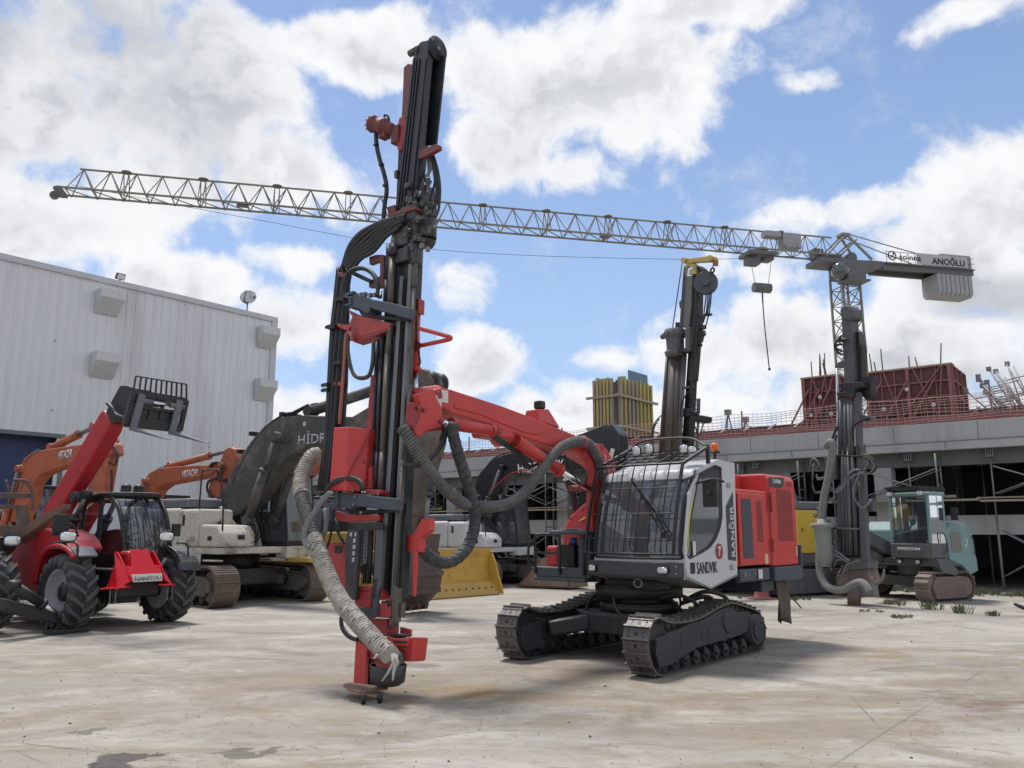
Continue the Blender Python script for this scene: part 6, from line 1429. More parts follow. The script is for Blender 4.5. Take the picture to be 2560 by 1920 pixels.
# vertical hose bundle
tops=n1((105,450),(125,440),(145,440),(165,450),(190,470),(215,480),(235,490)); 
mids=n1((32,1200),(48,1200),(64,1200),(80,1200),(98,1200),(130,1200),(150,1200)); 
m3_=m2((345,1180),(355,1180),(366,1180),(377,1180),(388,1180),(398,1180),(406,1180)); ends=m2((290,1590),(302,1590),(314,1590),(326,1590),(338,1590),(350,1590),(362,1590))
for i in range(7):
    mtube('vertical_hose',[tops[i],n1((70+i*20,800))[0],mids[i],m3_[i],ends[i]],.0+.02*(i%2),.026,RUB,n=7)
plate('hose_tray',[(838,700),(872,712),(866,960),(852,1180),(826,1180),(822,960)],-.06,.03,BLK)
a=MB()
for p in n1((120,780),(50,1070),(110,1440)): a.box(MP(p,.06),(.06,.14,.05))
for p in m2((375,350),(345,790),(345,828)): q=MP(p,.06); a.box(q,(.04,.12,.04)); a.ball(q+Vector((.0,-.07,0)),.025,8)
a.build('hose_band',BLK,rg_)
plate('side_lug',m2((398,765),(462,768),(458,800),(400,795)),.03,.05,REDM); plate('side_lug',n1((90,1030),(230,1060),(210,1110),(95,1065)),.06,.05,REDM)
mtube('air_pipe',n1((245,1210),(250,1160),(225,1130),(195,1140),(182,1200),(170,1400),(150,1659))+m2((448,1085)),.10,.022,mat('faded_red_pipe',(.36,.12,.08),.6,dirt=(.2,.1,.08),dn=.5))
for k in range(2): mtube('loop_hose',n1((205+k*10,1160),(200+k*8,1300),(222+k*8,1450),(270,1560+k*8),(335,1602-k*8),(415,1585-k*10),(455-k*8,1500),(472-k*8,1380),(478-k*8,1220)),.06+.03*k,.022,mat('worn_hose',(.07,.06,.045),.7),n=8)
mtube('loop_hose',m1((350,1560),(352,1480),(372,1410),(410,1380),(460,1373),(505,1395),(535,1445),(547,1530)),.12,.032,RUB)
mtube('loop_hose',m3((300,200),(360,140),(430,118),(490,118),(540,145),(560,200)),.22,.020,RUB); mtube('loop_hose',m3((300,215),(360,155),(430,133),(490,130),(528,155),(548,200)),.22,.020,RUB)
mtube('loop_hose',m3((412,1040),(415,1100),(440,1150),(480,1185),(520,1200)),.10,.018,RUB); mtube('loop_hose',m3((405,1050),(408,1110),(432,1160),(475,1195),(520,1208)),.10,.016,RUB)
# hoses from bundle over to the rock drill
ST=m1((352,1365),(358,1370),(365,1372),(372,1375),(380,1378),(388,1380),(396,1385),(400,1390)); MD=m1((440,1190),(455,1200),(475,1215),(490,1230),(500,1245),(510,1260),(520,1270),(520,1280)); EN=m1((640,1095),(650,1100),(665,1090),(680,1085),(695,1080),(690,1100),(675,1130),(660,1150))
for i in range(8): 
    A_,B_,C2=ST[i],MD[i],EN[i]; mid=((B_[0]+C2[0])/2,(B_[1]+C2[1])/2-8)
    mtube('drill_hose',[A_,((A_[0]+B_[0])/2-6,(A_[1]+B_[1])/2-5),B_,mid,C2],(.05,.10),.030 if i<6 else .022,RUB,n=8)
mtube('drill_hose',m1((345,1370),(380,1260),(430,1190),(490,1150),(560,1122),(640,1095)),(.05,.1),.030,RUB)
# rock drill
def MQ(p,d,dy=0.): q=MP(p,d); return q+Vector((0,dy,0))
a=MB(); c0=MP(m1((810,1040))[0],-.18); c1=MP(m1((812,1215))[0],-.18); c2=MP(m1((768,1300))[0],-.12); 
a.cyl(c0,c1,.135,.125,n=22); a.cyl(c1,c1+Vector((0,-.02,-.10)),.125,.09,n=22)
b0=MP(m1((750,1230))[0],-.08); b1=MP(m1((748,1365))[0],-.08); a.cyl(b0,b1,.10,.075,n=20); a.cyl(MP(m1((750,1330))[0],-.08),MP(m1((750,1362))[0],-.08),.085,n=18)
a.box(MP(m1((742,1150))[0],-.10),(.24,.30,.55)); a.box(MP(m1((700,1210))[0],-.05),(.22,.26,.25)); a.box(MP(m1((690,1310))[0],-.05),(.18,.30,.18))
a.box(MP(m1((795,980))[0],-.16),(.22,.20,.25)); rdl=a.build('rock_drill',mat('oily_black_drill',(.035,.034,.036),.4,dirt=(.12,.11,.11),dn=.7,ds=6,bump=.3),rg_,bevel=.015)
a=MB(); random.seed(3)
for i in range(34):
    p=m1((random.uniform(690,850),random.uniform(900,1330)))[0]; q=MP(p,random.uniform(-.05,.04)); 
    if random.random()<.5: a.box(q,(random.uniform(.04,.1),random.uniform(.04,.11),random.uniform(.04,.11)))
    else: a.cyl(q,q+Vector((random.uniform(-.05,.05),random.uniform(-.05,.05),random.uniform(.03,.1))),random.uniform(.015,.04),n=8)
a.build('drill_fitting',mat('grimy_fittings',(.07,.068,.07),.45,metal=.4,dirt=(.25,.24,.23),dn=.5,ds=8),rdl,bevel=.006)
a=MB()
for p in m1((742,1150),(790,1250),(822,1270),(700,1180),(860,1150)): q=MP(p,-.02); a.cyl(q,q+Vector((.03,0,.0)),.035,n=10)
a.build('port_cap',GALV,rdl)
RH=[((820,760),(822,850),(818,900),(820,960)),((838,745),(862,850),(868,930),(860,1010)),((848,745),(872,830),(885,930),(878,1040),(862,1090)),((830,750),(835,820),(790,900),(765,970),(755,1060)),((842,740),(850,830),(856,900),(840,960),(830,1000)),((786,770),(790,840),(812,900),(800,950)),((770,790),(775,860),(790,920)),((848,750),(868,900),(872,990),(850,1050))]
for k,l in enumerate(RH): mtube('drill_hose',m1(*l),(-.12,-.10),.017+.004*(k%2),RUB if k%3 else mat('grey_hose',(.16,.16,.17),.6),n=7)
# right side: cylinder, box and handle
yL=MP((1030,860),-.1)
a=MB(); a.cyl(MP(m2((1018,240))[0],-.22),MP(m2((1022,685))[0],-.22),.058,n=18); a.cyl(MP(m2((1022,660))[0],-.22),MP(m2((1022,690))[0],-.22),.065,n=18); fc=a.build('feed_cylinder',RED,rg_); MB().cyl(MP(m2((1016,690))[0],-.22),MP(m2((1026,960))[0],-.22),.035,n=14).build('piston_rod',CHROME,fc)
plate('red_block',m2((1018,135),(1048,138),(1044,248),(1014,245)),-.2,.10,REDM)
mtube('cylinder_hose',m2((1018,262),(1030,275),(1030,360),(1032,450),(1048,560),(1056,620),(1045,640)),-.16,.012,RUB)
a=MB(); P=[MP(p,dd) for p,dd in zip(m2((1050,366),(1150,392),(1250,420),(1282,432),(1280,446),(1200,465),(1075,492)),(.0,-.02,-.05,-.07,-.08,-.1,-.15))]; a.tube(P,.026,n=10,sub=5); a.cyl(P[0],P[0]+(P[0]-P[1]).normalized()*.004,.026); a.build('handle_bar',RED,rg_)
a=MB(); a.add([MP(m2((1003,440))[0],-.15),MP(m2((1078,485))[0],-.15),MP(m2((1078,500))[0],-.15),MP(m2((1005,556))[0],-.15),MP(m2((1003,440))[0],-.25),MP(m2((1005,556))[0],-.25)],[(0,1,2,3),(0,4,1),(3,2,5),(1,4,5,2),(0,3,5,4)]); a.build('handle_gusset',DKRED,rg_)
# lower bracket and strut at the right
plate('red_bracket',m3((835,500),(890,500),(945,395),(1002,388),(1000,470),(942,520),(935,612),(832,612)),-.12,.08,RED); plate('red_bracket',m3((888,600),(915,608),(900,912),(885,912)),-.10,.03,RED)
# lower guards
DG=mat('dark_guard_plate',(.065,.062,.068),.6,dirt=(.12,.10,.10),dn=.5,ds=4)
plate('guard_plate',n2((330,738),(740,742),(735,832),(465,830),(330,815)),.10,.03,BLK)
plate('guard_plate',n2((300,960),(330,815),(460,830),(420,1659),(290,1659)),.09,.03,DG)
plate('guard_plate',n2((665,832),(742,830),(715,1500),(650,1659),(620,1659)),.10,.03,mat('grey_guard',(.085,.088,.095),.55,dirt=(.13,.12,.12),dn=.5))
plate('guard_plate',n2((418,1659),(470,830),(478,830),(445,1500),(430,1659)),.10,.02,BLK)
a=MB()
for k in range(4): 
    p=n2((395-k*5,930+k*76),(425-k*5,930+k*76),(420-k*5,978+k*76),(390-k*5,978+k*76)); pts_mb(p,.104,.005,a)
for p in (n2((355,860),(380,860),(378,905),(355,905)),n2((412,860),(432,860),(428,905),(408,905))): pts_mb(p,.104,.005,a)
a.build('guard_slot',LETG,rg_)
a=MB()
for k in range(4): a.bar(MP(n2((480+k*35,835))[0],.06),MP(n2((450+k*38,1480))[0],.06),.006,.006)
for k in range(15): y=850+k*43; a.bar(MP(n2((478-k*2,y))[0],.062),MP(n2((600-k*2,y+4))[0],.062),.005,.005)
a.build('wire_mesh',BLK,rg_)
plate('back_plate',n2((470,830),(560,830),(540,1230),(450,1230)),.0,.02,LETG)
plate('lower_red_panel',n3((660,70),(875,85),(860,370),(650,345)),.04,.05,REDM); plate('panel_slot',n3((700,130),(850,142),(848,155),(700,145)),.045,.01,BLK)
plate('lower_guard',n3((640,350),(880,375),(940,200),(945,100),(1000,0),(960,0),(890,90),(880,370),(900,470),(800,490),(690,420))[0:0]+n3((660,350),(900,375),(890,490),(800,495),(700,430)),.08,.05,BLUEG)
plate('lower_guard',n3((895,-20),(960,-20),(935,480),(880,480)),.10,.04,BLUEG)
plate('jaw_block',n3((955,110),(1005,120),(1000,240),(1110,240),(1140,270),(1010,265),(955,240)),.05,.12,REDM); plate('jaw_block',n3((940,300),(1070,305),(1075,380),(1120,320),(1120,480),(940,485)),.06,.16,REDM); plate('jaw_plate',n3((1000,270),(1150,290),(1150,320),(1000,310)),.05,.18,BLK)
plate('side_red_box',m3((310,560),(355,548),(478,552),(455,880),(430,890),(400,860),(330,640)),-.04,.16,REDM); plate('box_recess',m3((365,570),(418,572),(412,625),(362,622)),-.035,.02,BLK)
plate('mast_foot',n3((805,495),(1075,500),(1065,730),(920,720),(850,620),(800,560)),.03,.18,DKRED)
plate('mast_foot',n3((670,780),(745,830),(810,880),(790,1440),(628,1420),(640,1300)),.05,.04,RED); plate('mast_foot',n3((805,880),(865,1000),(838,1430),(795,1430)),-.02,.05,BLK); plate('mast_foot',n3((865,1030),(880,1000),(1015,1230),(1010,1420),(835,1430)),-.08,.05,REDM)
plate('mast_foot',n3((660,780),(700,700),(860,700),(950,1000),(900,1030),(820,1020)),.0,.10,REDM)
bp=[RF.z(*p,.095) for p in n3((510,1375),(600,1350),(1090,1412),(1085,1425),(710,1470),(575,1440))]; MB().prism(bp,(0,0,.02)).build('foot_plate',FOOTM,rg_)
a=MB()
for p in n3((772,1475),(985,1462)): q=RF.z(p[0],p[1],.10); a.cyl((q.x,q.y,.10),(q.x,q.y,.0),.038,.022,n=10)
a.build('ground_spike',BLK,rg_)
# dust hood
plate('dust_hood',n3((1060,720),(1150,750),(1340,760),(1332,865),(1150,850),(1140,900),(1180,1010),(1090,1000)),.10,.25,RED,bevel=.012)
plate('dust_hood',n3((1335,740),(1432,742),(1392,1045),(1310,1058),(1265,1020),(1330,900)),.06,.20,RED,bevel=.012); plate('dust_hood',n3((1245,608),(1380,642),(1372,722),(1240,690)),-.10,.03,REDM); plate('hood_slot',n3((1150,782),(1335,790),(1332,822),(1150,815)),.104,.01,BLK)
plate('rubber_flap',n3((1070,700),(1180,690),(1270,715),(1230,735),(1080,735)),.08,.16,BLK)
cc=MP(n3((1092,1095))[0],.16); a=MB(); a.lathe((cc.x,cc.y,cc.z),(0,0,-1),[(0,.178),(0,.192),(.17,.175),(.205,.12),(.20,.02),(.19,.02),(.19,.11),(.16,.162),(0,.178)],30); a.build('suction_cup',mat('black_rubber_cup',(.03,.031,.034),.5,dirt=(.1,.09,.08),dn=.4),rg_)
a=MB(); a.cyl((cc.x,cc.y,cc.z-.10),MP(n3((1040,1000))[0],.28),.10,.10,n=18); a.build('hood_pipe',DKRED,rg_); 
a=MB(); a.tube([MP(p,.1) for p in n3((1200,960),(1240,1000),(1245,1050),(1230,1090))],.05); a.ball(MP(n3((1235,1075))[0],.12),.04,8); a.build('hood_elbow',RODM,rg_)
# frayed dust hose
P=[MP(p,d) for p,d in zip(m2((300,1312),(235,1335))+m3((150,95),(140,200),(165,320),(205,450),(245,580),(300,720),(370,880),(450,1000),(545,1110),(640,1215),(735,1305)),(.0,.10,.20,.26,.30,.33,.35,.36,.36,.36,.36,.36,.34))]
SP=spline(P,10); random.seed(11)
def seg(i0,i1): return SP[i0:i1]
N_=len(SP)
def hose_piece(i0,i1,r,m,nm,rib,jit,ribl=.03):
    return MB().tube(SP[i0:i1],r,n=20,rib=rib,ribl=ribl,sub=1,jit=jit).build(nm,m,rg_)
hose_piece(0,34,.088,FRAY,'frayed_dust_hose',.05,.06); hose_piece(33,56,.082,DUCT,'frayed_dust_hose',.03,.004); hose_piece(55,N_,lambda f:.090+.012*f*(1-f),FRAY,'frayed_dust_hose',.065,.06)
helix(SP[0:34],.089,.036,.009,14).build('hose_wrap',FRAY,rg_); helix(SP[33:56],.083,.036,.006,14).build('hose_wrap',SPR,rg_); helix(SP[55:N_],.092,.036,.009,14).build('hose_wrap',FRAY,rg_)
# torn shreds standing off the hose
sh=MB()
for i in range(900):
    k=random.choice(list(range(2,34))+list(range(56,N_-2))*2); c=SP[k].lerp(SP[k+1],random.random()); t=(SP[k+1]-SP[k]).normalized(); u=t.cross(Vector((random.gauss(0,1),random.gauss(0,1),random.gauss(0,1)))).normalized()
    b_=c+u*.087; v=t.cross(u); l=random.uniform(.006,.022); w_=random.uniform(.004,.012); e=b_+u*l+Vector((0,0,-random.uniform(0,.02)))+v*random.uniform(-.02,.02)
    sh.add([b_-v*w_,b_+v*w_,e],[(0,1,2)])
sh.build('hose_shred',FRAY,rg_)
DK=mat('dark_hose_core',(.05,.045,.04),.9); tr=MB()
for i in range(46):
    k=random.choice([60,62,64,66,68,70,90,92,93,95,96]+list(range(98,N_-4,6))); k=min(k,N_-3); c=SP[k].lerp(SP[k+1],random.random()); t=(SP[k+1]-SP[k]).normalized(); u=(Vector((.8,.3,.25))+Vector((random.gauss(0,.35),random.gauss(0,.35),random.gauss(0,.3)))); u=(u-t*u.dot(t)).normalized(); v=t.cross(u)
    b_=c+u*.0985; s1=random.uniform(.014,.035); s2=random.uniform(.003,.007); tr.add([b_-v*s1,b_-t*s2-u*.0,b_+v*s1*.8,b_+t*s2],[(0,1,2,3)])
tr.build('hose_tear',DK,rg_)
a=MB()
for l,d_ in (([(1150,960),(1160,1080),(1090,1200),(1010,1310)],.0),([(1190,960),(1195,1080),(1160,1200),(1150,1300)],.02),([(1170,950),(1210,1050),(1215,1110)],.03),([(960,960),(930,1000),(900,1020)],.05)):
    P2=[MP(p,.42+d_) for p in n3(*l)]; V=[]
    for i,q in enumerate(P2): w_=.030*(1-i/(len(P2))*.7); V+=[q+Vector((0,-w_,0)),q+Vector((0.01,w_*.2,0.0)),q+Vector((0,w_,0))]
    a.add(V,[(i*3+j,i*3+j+1,i*3+j+4,i*3+j+3) for i in range(len(P2)-1) for j in(0,1)],True)
o=a.build('torn_cloth_strip',mat('pale_cloth_strip',(.42,.40,.37),.9,dirt=(.25,.23,.2),dn=.5),rg_); md=o.modifiers.new('t','SOLIDIFY'); md.thickness=.006
# grey flattened hoses looping round it
for k in range(3): mtube('grey_loop_hose',m3((330+k*8,215),(270+k*8,280),(225+k*8,350),(180+k*8,420),(158+k*6,500),(165+k*6,560),(200+k*4,590)),.44,.024,mat('pale_grey_hose',(.17,.17,.175),.65,dirt=(.3,.29,.28),dn=.5))
mtube('grey_loop_hose',m3((300,330),(310,400),(300,480),(275,520),(270,560)),.2,.03,mat('pale_grey_hose',(.17,.17,.175),.65))
for l in (((360,330),(355,400),(380,470),(420,540)),((350,380),(345,470),(330,540),(310,590)),((365,400),(390,440),(395,500),(430,560))): mtube('loop_hose',m3(*l),.05,.016,RUB)
# ---------------------------------------------------------------- teal drill rig on the right
E3=Fr(10.6,22.0,210)
ev=thing('drill_rig','teal crawler drill rig with square cab and dark grey mast parked beside the scaffolding','drill rig',E3)
def rig_tracks(root,xr,xf,r,g,w,m,side):
    for s in(-1,1):
        make_track(root,stadium(xr,xf,r,.02),s*g-w/2,s*g+w/2,.17,m,single=True,th=.02,gr=.03)
        a=MB(); a.py([(xr,.08),(xf,.08),(xf+.12,r*1.0),(xf-.05,r*1.7),(xr+.1,r*1.7),(xr-.1,r)],s*g-w*.35,s*g+w*.49); a.build('track_frame',side,root,bevel=.02)
        a=MB(); a.cyl((xf,s*g-w*.3,r),(xf,s*g+w*.3,r),r-.06,n=18); a.build('idler',side,root); a=MB(); a.cyl((xr,s*g-w*.5,r),(xr,s*g+w*.5,r),r*.65,n=18); a.build('sprocket',side,root)
    MB().bb((-.9,-g,.35),(.8,g,.6)).build('carbody',DGREY,root,bevel=.03)
TRK3=mat('brown_track',(.17,.13,.11),.8,dirt=(.30,.235,.19),dn=.6,ds=3,bump=.25)
rig_tracks(ev,-.2,1.05,.36,1.15,.36,TRK3,TRK3)
DG3=mat('rig_dark_grey',(.10,.105,.11),.6,dirt=(.20,.18,.16),dn=.6,ds=2)
a=MB(); a.cyl((.2,.3,.6),(.2,.3,.95),.5,n=24); a.bb((-.9,-1.1,.85),(.9,1.25,1.05)); a.build('deck_frame',DG3,ev,bevel=.03)
cb3=opencab(ev,.33,1.02,.17,1.27,1.42,2.60,TEAL,TEAL,glass=GLASSC,slant=.03,low=.0,pw=.07)
for o in list(cb3.children):
    if o.name.startswith('seat'): bpy.data.objects.remove(o)
s=MB(); s.bb((.45,.6,1.45),(.7,.95,1.75)); s.bb((.42,.6,1.7),(.52,.95,2.25)); s.ball((.6,.55,1.95),.09,8); s.bb((.6,.3,1.45),(.66,.45,2.3)); s.build('seat',BLK,cb3,bevel=.03)
a=MB(); a.bb((.33,.15,1.05),(1.04,1.30,1.42)); a.build('cab_skirt',DG3,ev,bevel=.03)
text('EVERDIGM','cab_lettering',LETW,ev,(1.046,.36,1.245),(0,1,0),(0,0,1),.07,.62,off=.02)
a=MB(); a.bb((.1,.2,2.70),(.95,1.15,2.76)); a.bb((.0,.25,2.72),(1.12,.32,2.84)); a.bb((.0,1.05,2.72),(1.12,1.12,2.84)); a.bb((1.05,.2,2.78),(1.15,1.15,2.84)); a.build('roof_grille',BLK,ev)
for y in(.28,1.12): lamp(ev,(1.10,y,2.66),(1,0,-.2),.15,.11,'roof_light',body=WHT)
for y in(.35,.85): lamp(ev,(1.0,y,.96),(1,0,0),.14,.10,'work_light')
a=MB()
for y,z in((.25,1.47),(1.18,1.47)): a.cyl((1.02,y,z),(1.03,y,z),.025,n=10)
a.build('glass_clip',CHROME,ev)
a=MB(); a.py([(.33,1.02),(.33,1.75),(.10,1.98),(-.55,1.90),(-.74,1.64),(-.86,.72),(-.5,.62),(-.22,.85),(.1,.95)],.25,1.28); a.build('engine_hood',TEAL,ev,bevel=.03)
a=MB(); a.py([(.33,1.02),(.33,1.75),(.10,1.98),(-.55,1.90),(-.74,1.64),(-.86,.72),(-.5,.62),(-.22,.85),(.1,.95)],-1.1,.2); a.build('engine_hood',TEAL,ev,bevel=.03)
MB().prism([(.22,1.285,1.20),(.22,1.285,1.72),(-.22,1.285,1.70),(-.20,1.285,1.18)],(0,.006,0)).build('side_grille',mat('dusty_grille',(.20,.19,.17),.9),ev)
MB().prism([(.24,1.284,1.78),(.16,1.284,1.92),(-.16,1.284,1.89),(-.18,1.284,1.75)],(0,.006,0)).build('vent_panel',mat('grey_vent_panel',(.18,.27,.28),.6),ev)
a=MB(); a.tube([(-.62,1.30,1.55),(-.64,1.34,1.55),(-.68,1.34,1.2),(-.66,1.30,1.15)],.014,n=6); a.build('grab_handle',BLK,ev)
a=MB(); a.tube([(-.37,1.29,1.52),(-.46,1.29,1.50),(-.44,1.29,1.38),(-.36,1.29,1.36),(-.42,1.29,1.28)],.012,n=5); a.build('painted_scrawl',LETW,ev)
a=MB(); a.tube([(.62,1.30,1.7),(.56,1.36,1.6),(.52,1.36,1.25),(.62,1.32,1.15)],.014,n=6); a.box((.18,1.42,2.15),(.06,.16,.32)); a.build('door_rail',BLK,ev)
a=MB(); a.prism([(.95,1.1,1.05),(.75,1.1,.70),(.2,1.1,.62),(.1,1.1,.75),(.55,1.1,1.05)],(0,.25,0)); a.build('track_guard',DG3,ev,bevel=.02)
# boom to the mast
a=MB(); a.bar((.4,-.35,1.2),(2.6,.2,1.75),.30,.36); a.build('boom',DG3,ev,bevel=.04)
hydraulic(ev,(.6,-.35,.9),(2.4,.2,1.4),.09,DG3,.6,'boom_cylinder')
NV=(1,0,.0)
def vp(x,d=3.2): return [E3.x(*p,d) for p in x]
zv=lambda *l:Z(2030,740,4.15,l)
z5=lambda *l:Z(1920,1100,3.858,l)
def vplate(nm,pts,d,t,m=DG3,bevel=.01): 
    P=vp(pts,3.2+d); return MB().prism(P,(-t,0,0)).build(nm,m,ev,bevel=bevel)
ME=mat('rig_mast_grey',(.085,.09,.10),.55,metal=.2,dirt=(.17,.16,.15),dn=.5,ds=2,streak=True)
vplate('feed_beam',zv((305,240),(405,240),(440,900),(335,900)),.0,.28,ME)
vplate('mast_head',zv((285,150),(300,110),(345,92),(390,100),(425,140),(432,220),(400,255),(300,240)),.05,.36,ME,bevel=.04)
vplate('feed_beam',zv((415,370),(500,370),(520,560),(515,900),(440,900)),-.15,.2,BLK)
vplate('side_channel',zv((440,1000),(490,1000),(500,1659),(455,1659)),.1,.12,ME)
vplate('feed_beam',zv((270,1050),(330,1050),(325,1659),(268,1659)),-.02,.12,ME)
for x0,x1,y1 in((345,345,1659),(378,395,1640),(412,420,1659),(300,297,1659)):
    a=MB(); P=vp(zv((x0,1080),(x1,y1)),3.25); a.cyl(P[0],P[1],.05,n=10); a.build('mast_tube',RAIL if x0==378 else ME,ev)
vplate('feed_beam',z5((660,520),(720,510),(700,1110),(665,1110)),-.02,.15,ME)
vplate('feed_beam',z5((690,60),(860,60),(890,1140),(690,1130)),-.12,.1,BLK)
vplate('side_channel',z5((845,40),(915,40),(960,1190),(900,1180)),.1,.12,ME)
for x0,x1 in((720,735),(770,800),(810,850),(745,770)):
    a=MB(); P=vp(z5((x0,60),(x1,1110)),3.22); a.cyl(P[0],P[1],.045,n=10); a.build('mast_tube',RAIL if x0 in(770,) else ME,ev)
vplate('carousel_clamp',zv((270,905),(500,890),(510,940),(440,960),(440,1050),(260,1040),(250,1000),(330,1000),(330,950),(270,950)),.15,.3,BLK)
vplate('carousel_clamp',z5((640,140),(910,150),(910,165),(640,160)),.16,.3,BLK); vplate('carousel_clamp',z5((600,845),(870,850),(870,870),(600,862)),.16,.3,ME)
vplate('bracket_plate',zv((235,720),(275,685),(330,670),(330,745),(240,745)),.0,.05,ME); 
a=MB(); P=vp(zv((258,750),(265,1400)),3.2); a.cyl(P[0],P[1],.028,n=8); a.build('bright_rod',CHROME,ev)
vplate('valve_block',zv((510,850),(620,820),(610,1040),(560,1080),(520,1040)),-.1,.2,BLK); vplate('hose_reel',zv((485,390),(510,370),(535,400),(535,500),(515,525),(490,480)),.05,.08,ME); vplate('valve_block',zv((480,1230),(600,1250),(610,1300),(500,1290)),.05,.2,ME)
vplate('valve_block',z5((540,170),(660,160),(660,380),(540,380)),.0,.15,ME); vplate('valve_block',z5((940,560),(1015,560),(1010,690),(940,690)),.0,.15,ME)
vplate('jaw_block',z5((670,1270),(950,1240),(990,1380),(670,1400)),.0,.4,TRK3); vplate('jaw_block',z5((700,1210),(960,1170),(960,1240),(700,1260)),.1,.4,DG3)
def vh(nm,pts,d,r,m,n=8,**k): 
    P=[E3.x(*p,3.2+(d if not isinstance(d,tuple) else d[0]+(d[1]-d[0])*i/(len(pts)-1))) for i,p in enumerate(pts)]; return MB().tube(P,r,n=n,**k).build(nm,m,ev)
DU3=mat('grey_dust_duct',(.17,.165,.16),.8,dirt=(.26,.24,.22),dn=.6)
vh('dust_duct',z5((560,70),(600,20),(625,60),(610,200),(575,400),(540,560),(520,760)),.35,.095,DU3,n=12,rib=.02,ribl=.06)
vh('dust_duct',z5((495,880),(500,1000),(495,1150),(505,1290),(560,1400),(650,1445),(740,1440),(830,1390),(900,1375),(950,1410),(985,1470)),(.35,.5),.09,DU3,n=12,rib=.02,ribl=.06)
a=MB(); c=E3.x(*z5((530,820))[0],3.55); a.lathe(c,(0,0,1),[(-1.0,.13),(-.75,.20),(-.3,.21),(-.08,.22),(-.04,.30),(.03,.30),(.06,.13),(.15,.12)],18); a.build('cyclone_hopper',mat('pale_green_hopper',(.20,.225,.20),.7,dirt=(.25,.24,.22),dn=.6),ev)
P=vp(z5((835,1420),(830,1590)),3.3); a=MB(); a.cyl(P[0],P[1],.16,.15,n=16); 
a.build('dust_hood',TRK3,ev)
a=MB()
for k in range(7): t=k*.9; a.ball(P[1]+Vector((.13*math.cos(t),.13*math.sin(t),-.02)),.035,6)
a.build('hood_tooth',TRK3,ev)
vplate('hood_arm',z5((880,1380),(1000,1380),(1025,1515),(890,1515)),.1,.2,DU3)
random.seed(5)
L=[((420,280),(415,200),(450,180),(490,230),(470,280)),((430,240),(430,400),(450,500),(520,510)),((470,330),(480,380),(540,370)),((590,440),(640,480),(700,450),(760,370),(830,290),(890,290)),((600,460),(660,490),(730,440),(790,330),(890,300)),((610,470),(690,480),(780,380),(890,310)),((910,220),(950,200),(970,240),(930,290)),((920,310),(980,320),(1040,280),(1030,210),(960,150),(905,140)),((890,300),(850,400),(830,500),(870,620),(940,640),(1000,580)),((880,320),(870,430),(840,520),(880,640),(970,620)),((590,900),(600,1050),(590,1200),(620,1270),(660,1150),(720,1160),(800,1170)),((600,1080),(640,1110),(720,1140),(790,1160)),((620,1060),(700,1100),(780,1170)),((700,1290),(740,1210),(800,1180),(870,1180)),((1000,1330),(1040,1380),(1100,1330),(1120,1250)),((600,780),(620,900),(640,1000)),((540,540),(600,560),(650,600)),((540,600),(600,580),(650,540)),((440,700),(470,740),(490,700),(480,650))]
L+=[tuple((x+random.uniform(-14,14),y+random.uniform(-18,18)) for x,y in l) for l in L]
for i,l in enumerate(L): vh('hydraulic_hose',z5(*l),.3,.022,RUB if i%3==1 else mat('grey_hose',(.16,.16,.17),.6),n=6,sub=5)
for l in(((310,410),(250,480),(240,540),(290,600),(315,605)),((310,500),(260,510),(250,540),(310,570)),((370,450),(280,455),(275,470),(330,470)),((280,1010),(330,960),(400,950),(470,960)),((280,1060),(350,1010),(420,960)),((430,1480),(420,1380),(460,1320),(540,1280),(600,1260)),((265,1350),(230,1430),(210,1500)),((255,1440),(240,1520))): vh('hydraulic_hose',zv(*l),.1,.03,RUB,n=6,sub=5)

# ---------------------------------------------------------------- yellow and grey drill rig behind the main one
R2F=Fr(7.5,23.5,214)
r2=thing('drill_rig','yellow and grey crawler drill rig behind the white cab, tall mast with small yellow hoist','drill rig',R2F)
rig_tracks(r2,-1.3,1.3,.42,1.05,.4,TRK,DG3)
a=MB(); a.bb((-2.4,-1.1,.85),(1.6,1.2,1.10)); a.build('deck_frame',DG3,r2,bevel=.03)
a=MB(); a.bb((-.42,-1.1,1.12),(.62,1.2,2.30)); yh=a.build('engine_hood',YELB,r2,bevel=.05); a=MB(); a.bb((-.5,-1.12,2.30),(.62,1.22,2.52)); a.build('hood_top',GREY,r2,bevel=.05)
a=MB(); a.bb((-2.2,-1.1,.75),(-.42,1.15,1.9)); a.build('rear_hood',DG3,r2,bevel=.05)
a=MB()
for i in range(12): a.box((.42-.03*(i%4),1.202,1.72+.035*(i//4)+.01*(i%2)),(.018,.006,.022))
a.build('vent_hole',BLK,yh)
a=MB(); a.prism([(.62,-1.1,2.5),(.62,-1.1,3.3),(.35,-1.1,2.5)],(0,2.2,0)); a.build('cab_visor',GREY,r2)
a=MB(); a.bb((.7,-.9,1.1),(1.9,.2,2.9)); a.build('cab_body',YELB,r2,bevel=.05)
a=MB(); a.bar((1.0,.6,1.3),(3.4,.3,2.6),.35,.4); a.build('boom',YELB,r2,bevel=.04)
XM=3.9
z3_=lambda *l:Z(1580,620,3.319,l)
def rp(pts,d=0.): return [R2F.x(*p,XM+d) for p in pts]
def rplate(nm,pts,d,t,m=DG3,bevel=.01): return MB().prism(rp(pts,d),(-t,0,0)).build(nm,m,r2,bevel=bevel)
MBG=mat('mast_beige',(.17,.165,.15),.6,dirt=(.09,.085,.08),dn=.6,ds=2,streak=True)
BRT=mat('brown_drill_tube',(.085,.065,.06),.45,metal=.4,dirt=(.16,.13,.12),dn=.6,ds=3,streak=True)
rplate('feed_beam',z3_((430,235),(500,230),(490,480),(470,655),(395,655),(415,460)),.05,.2,MBG); 
rplate('side_channel',z3_((420,235),(436,235),(412,655),(392,655)),.08,.1,ME)
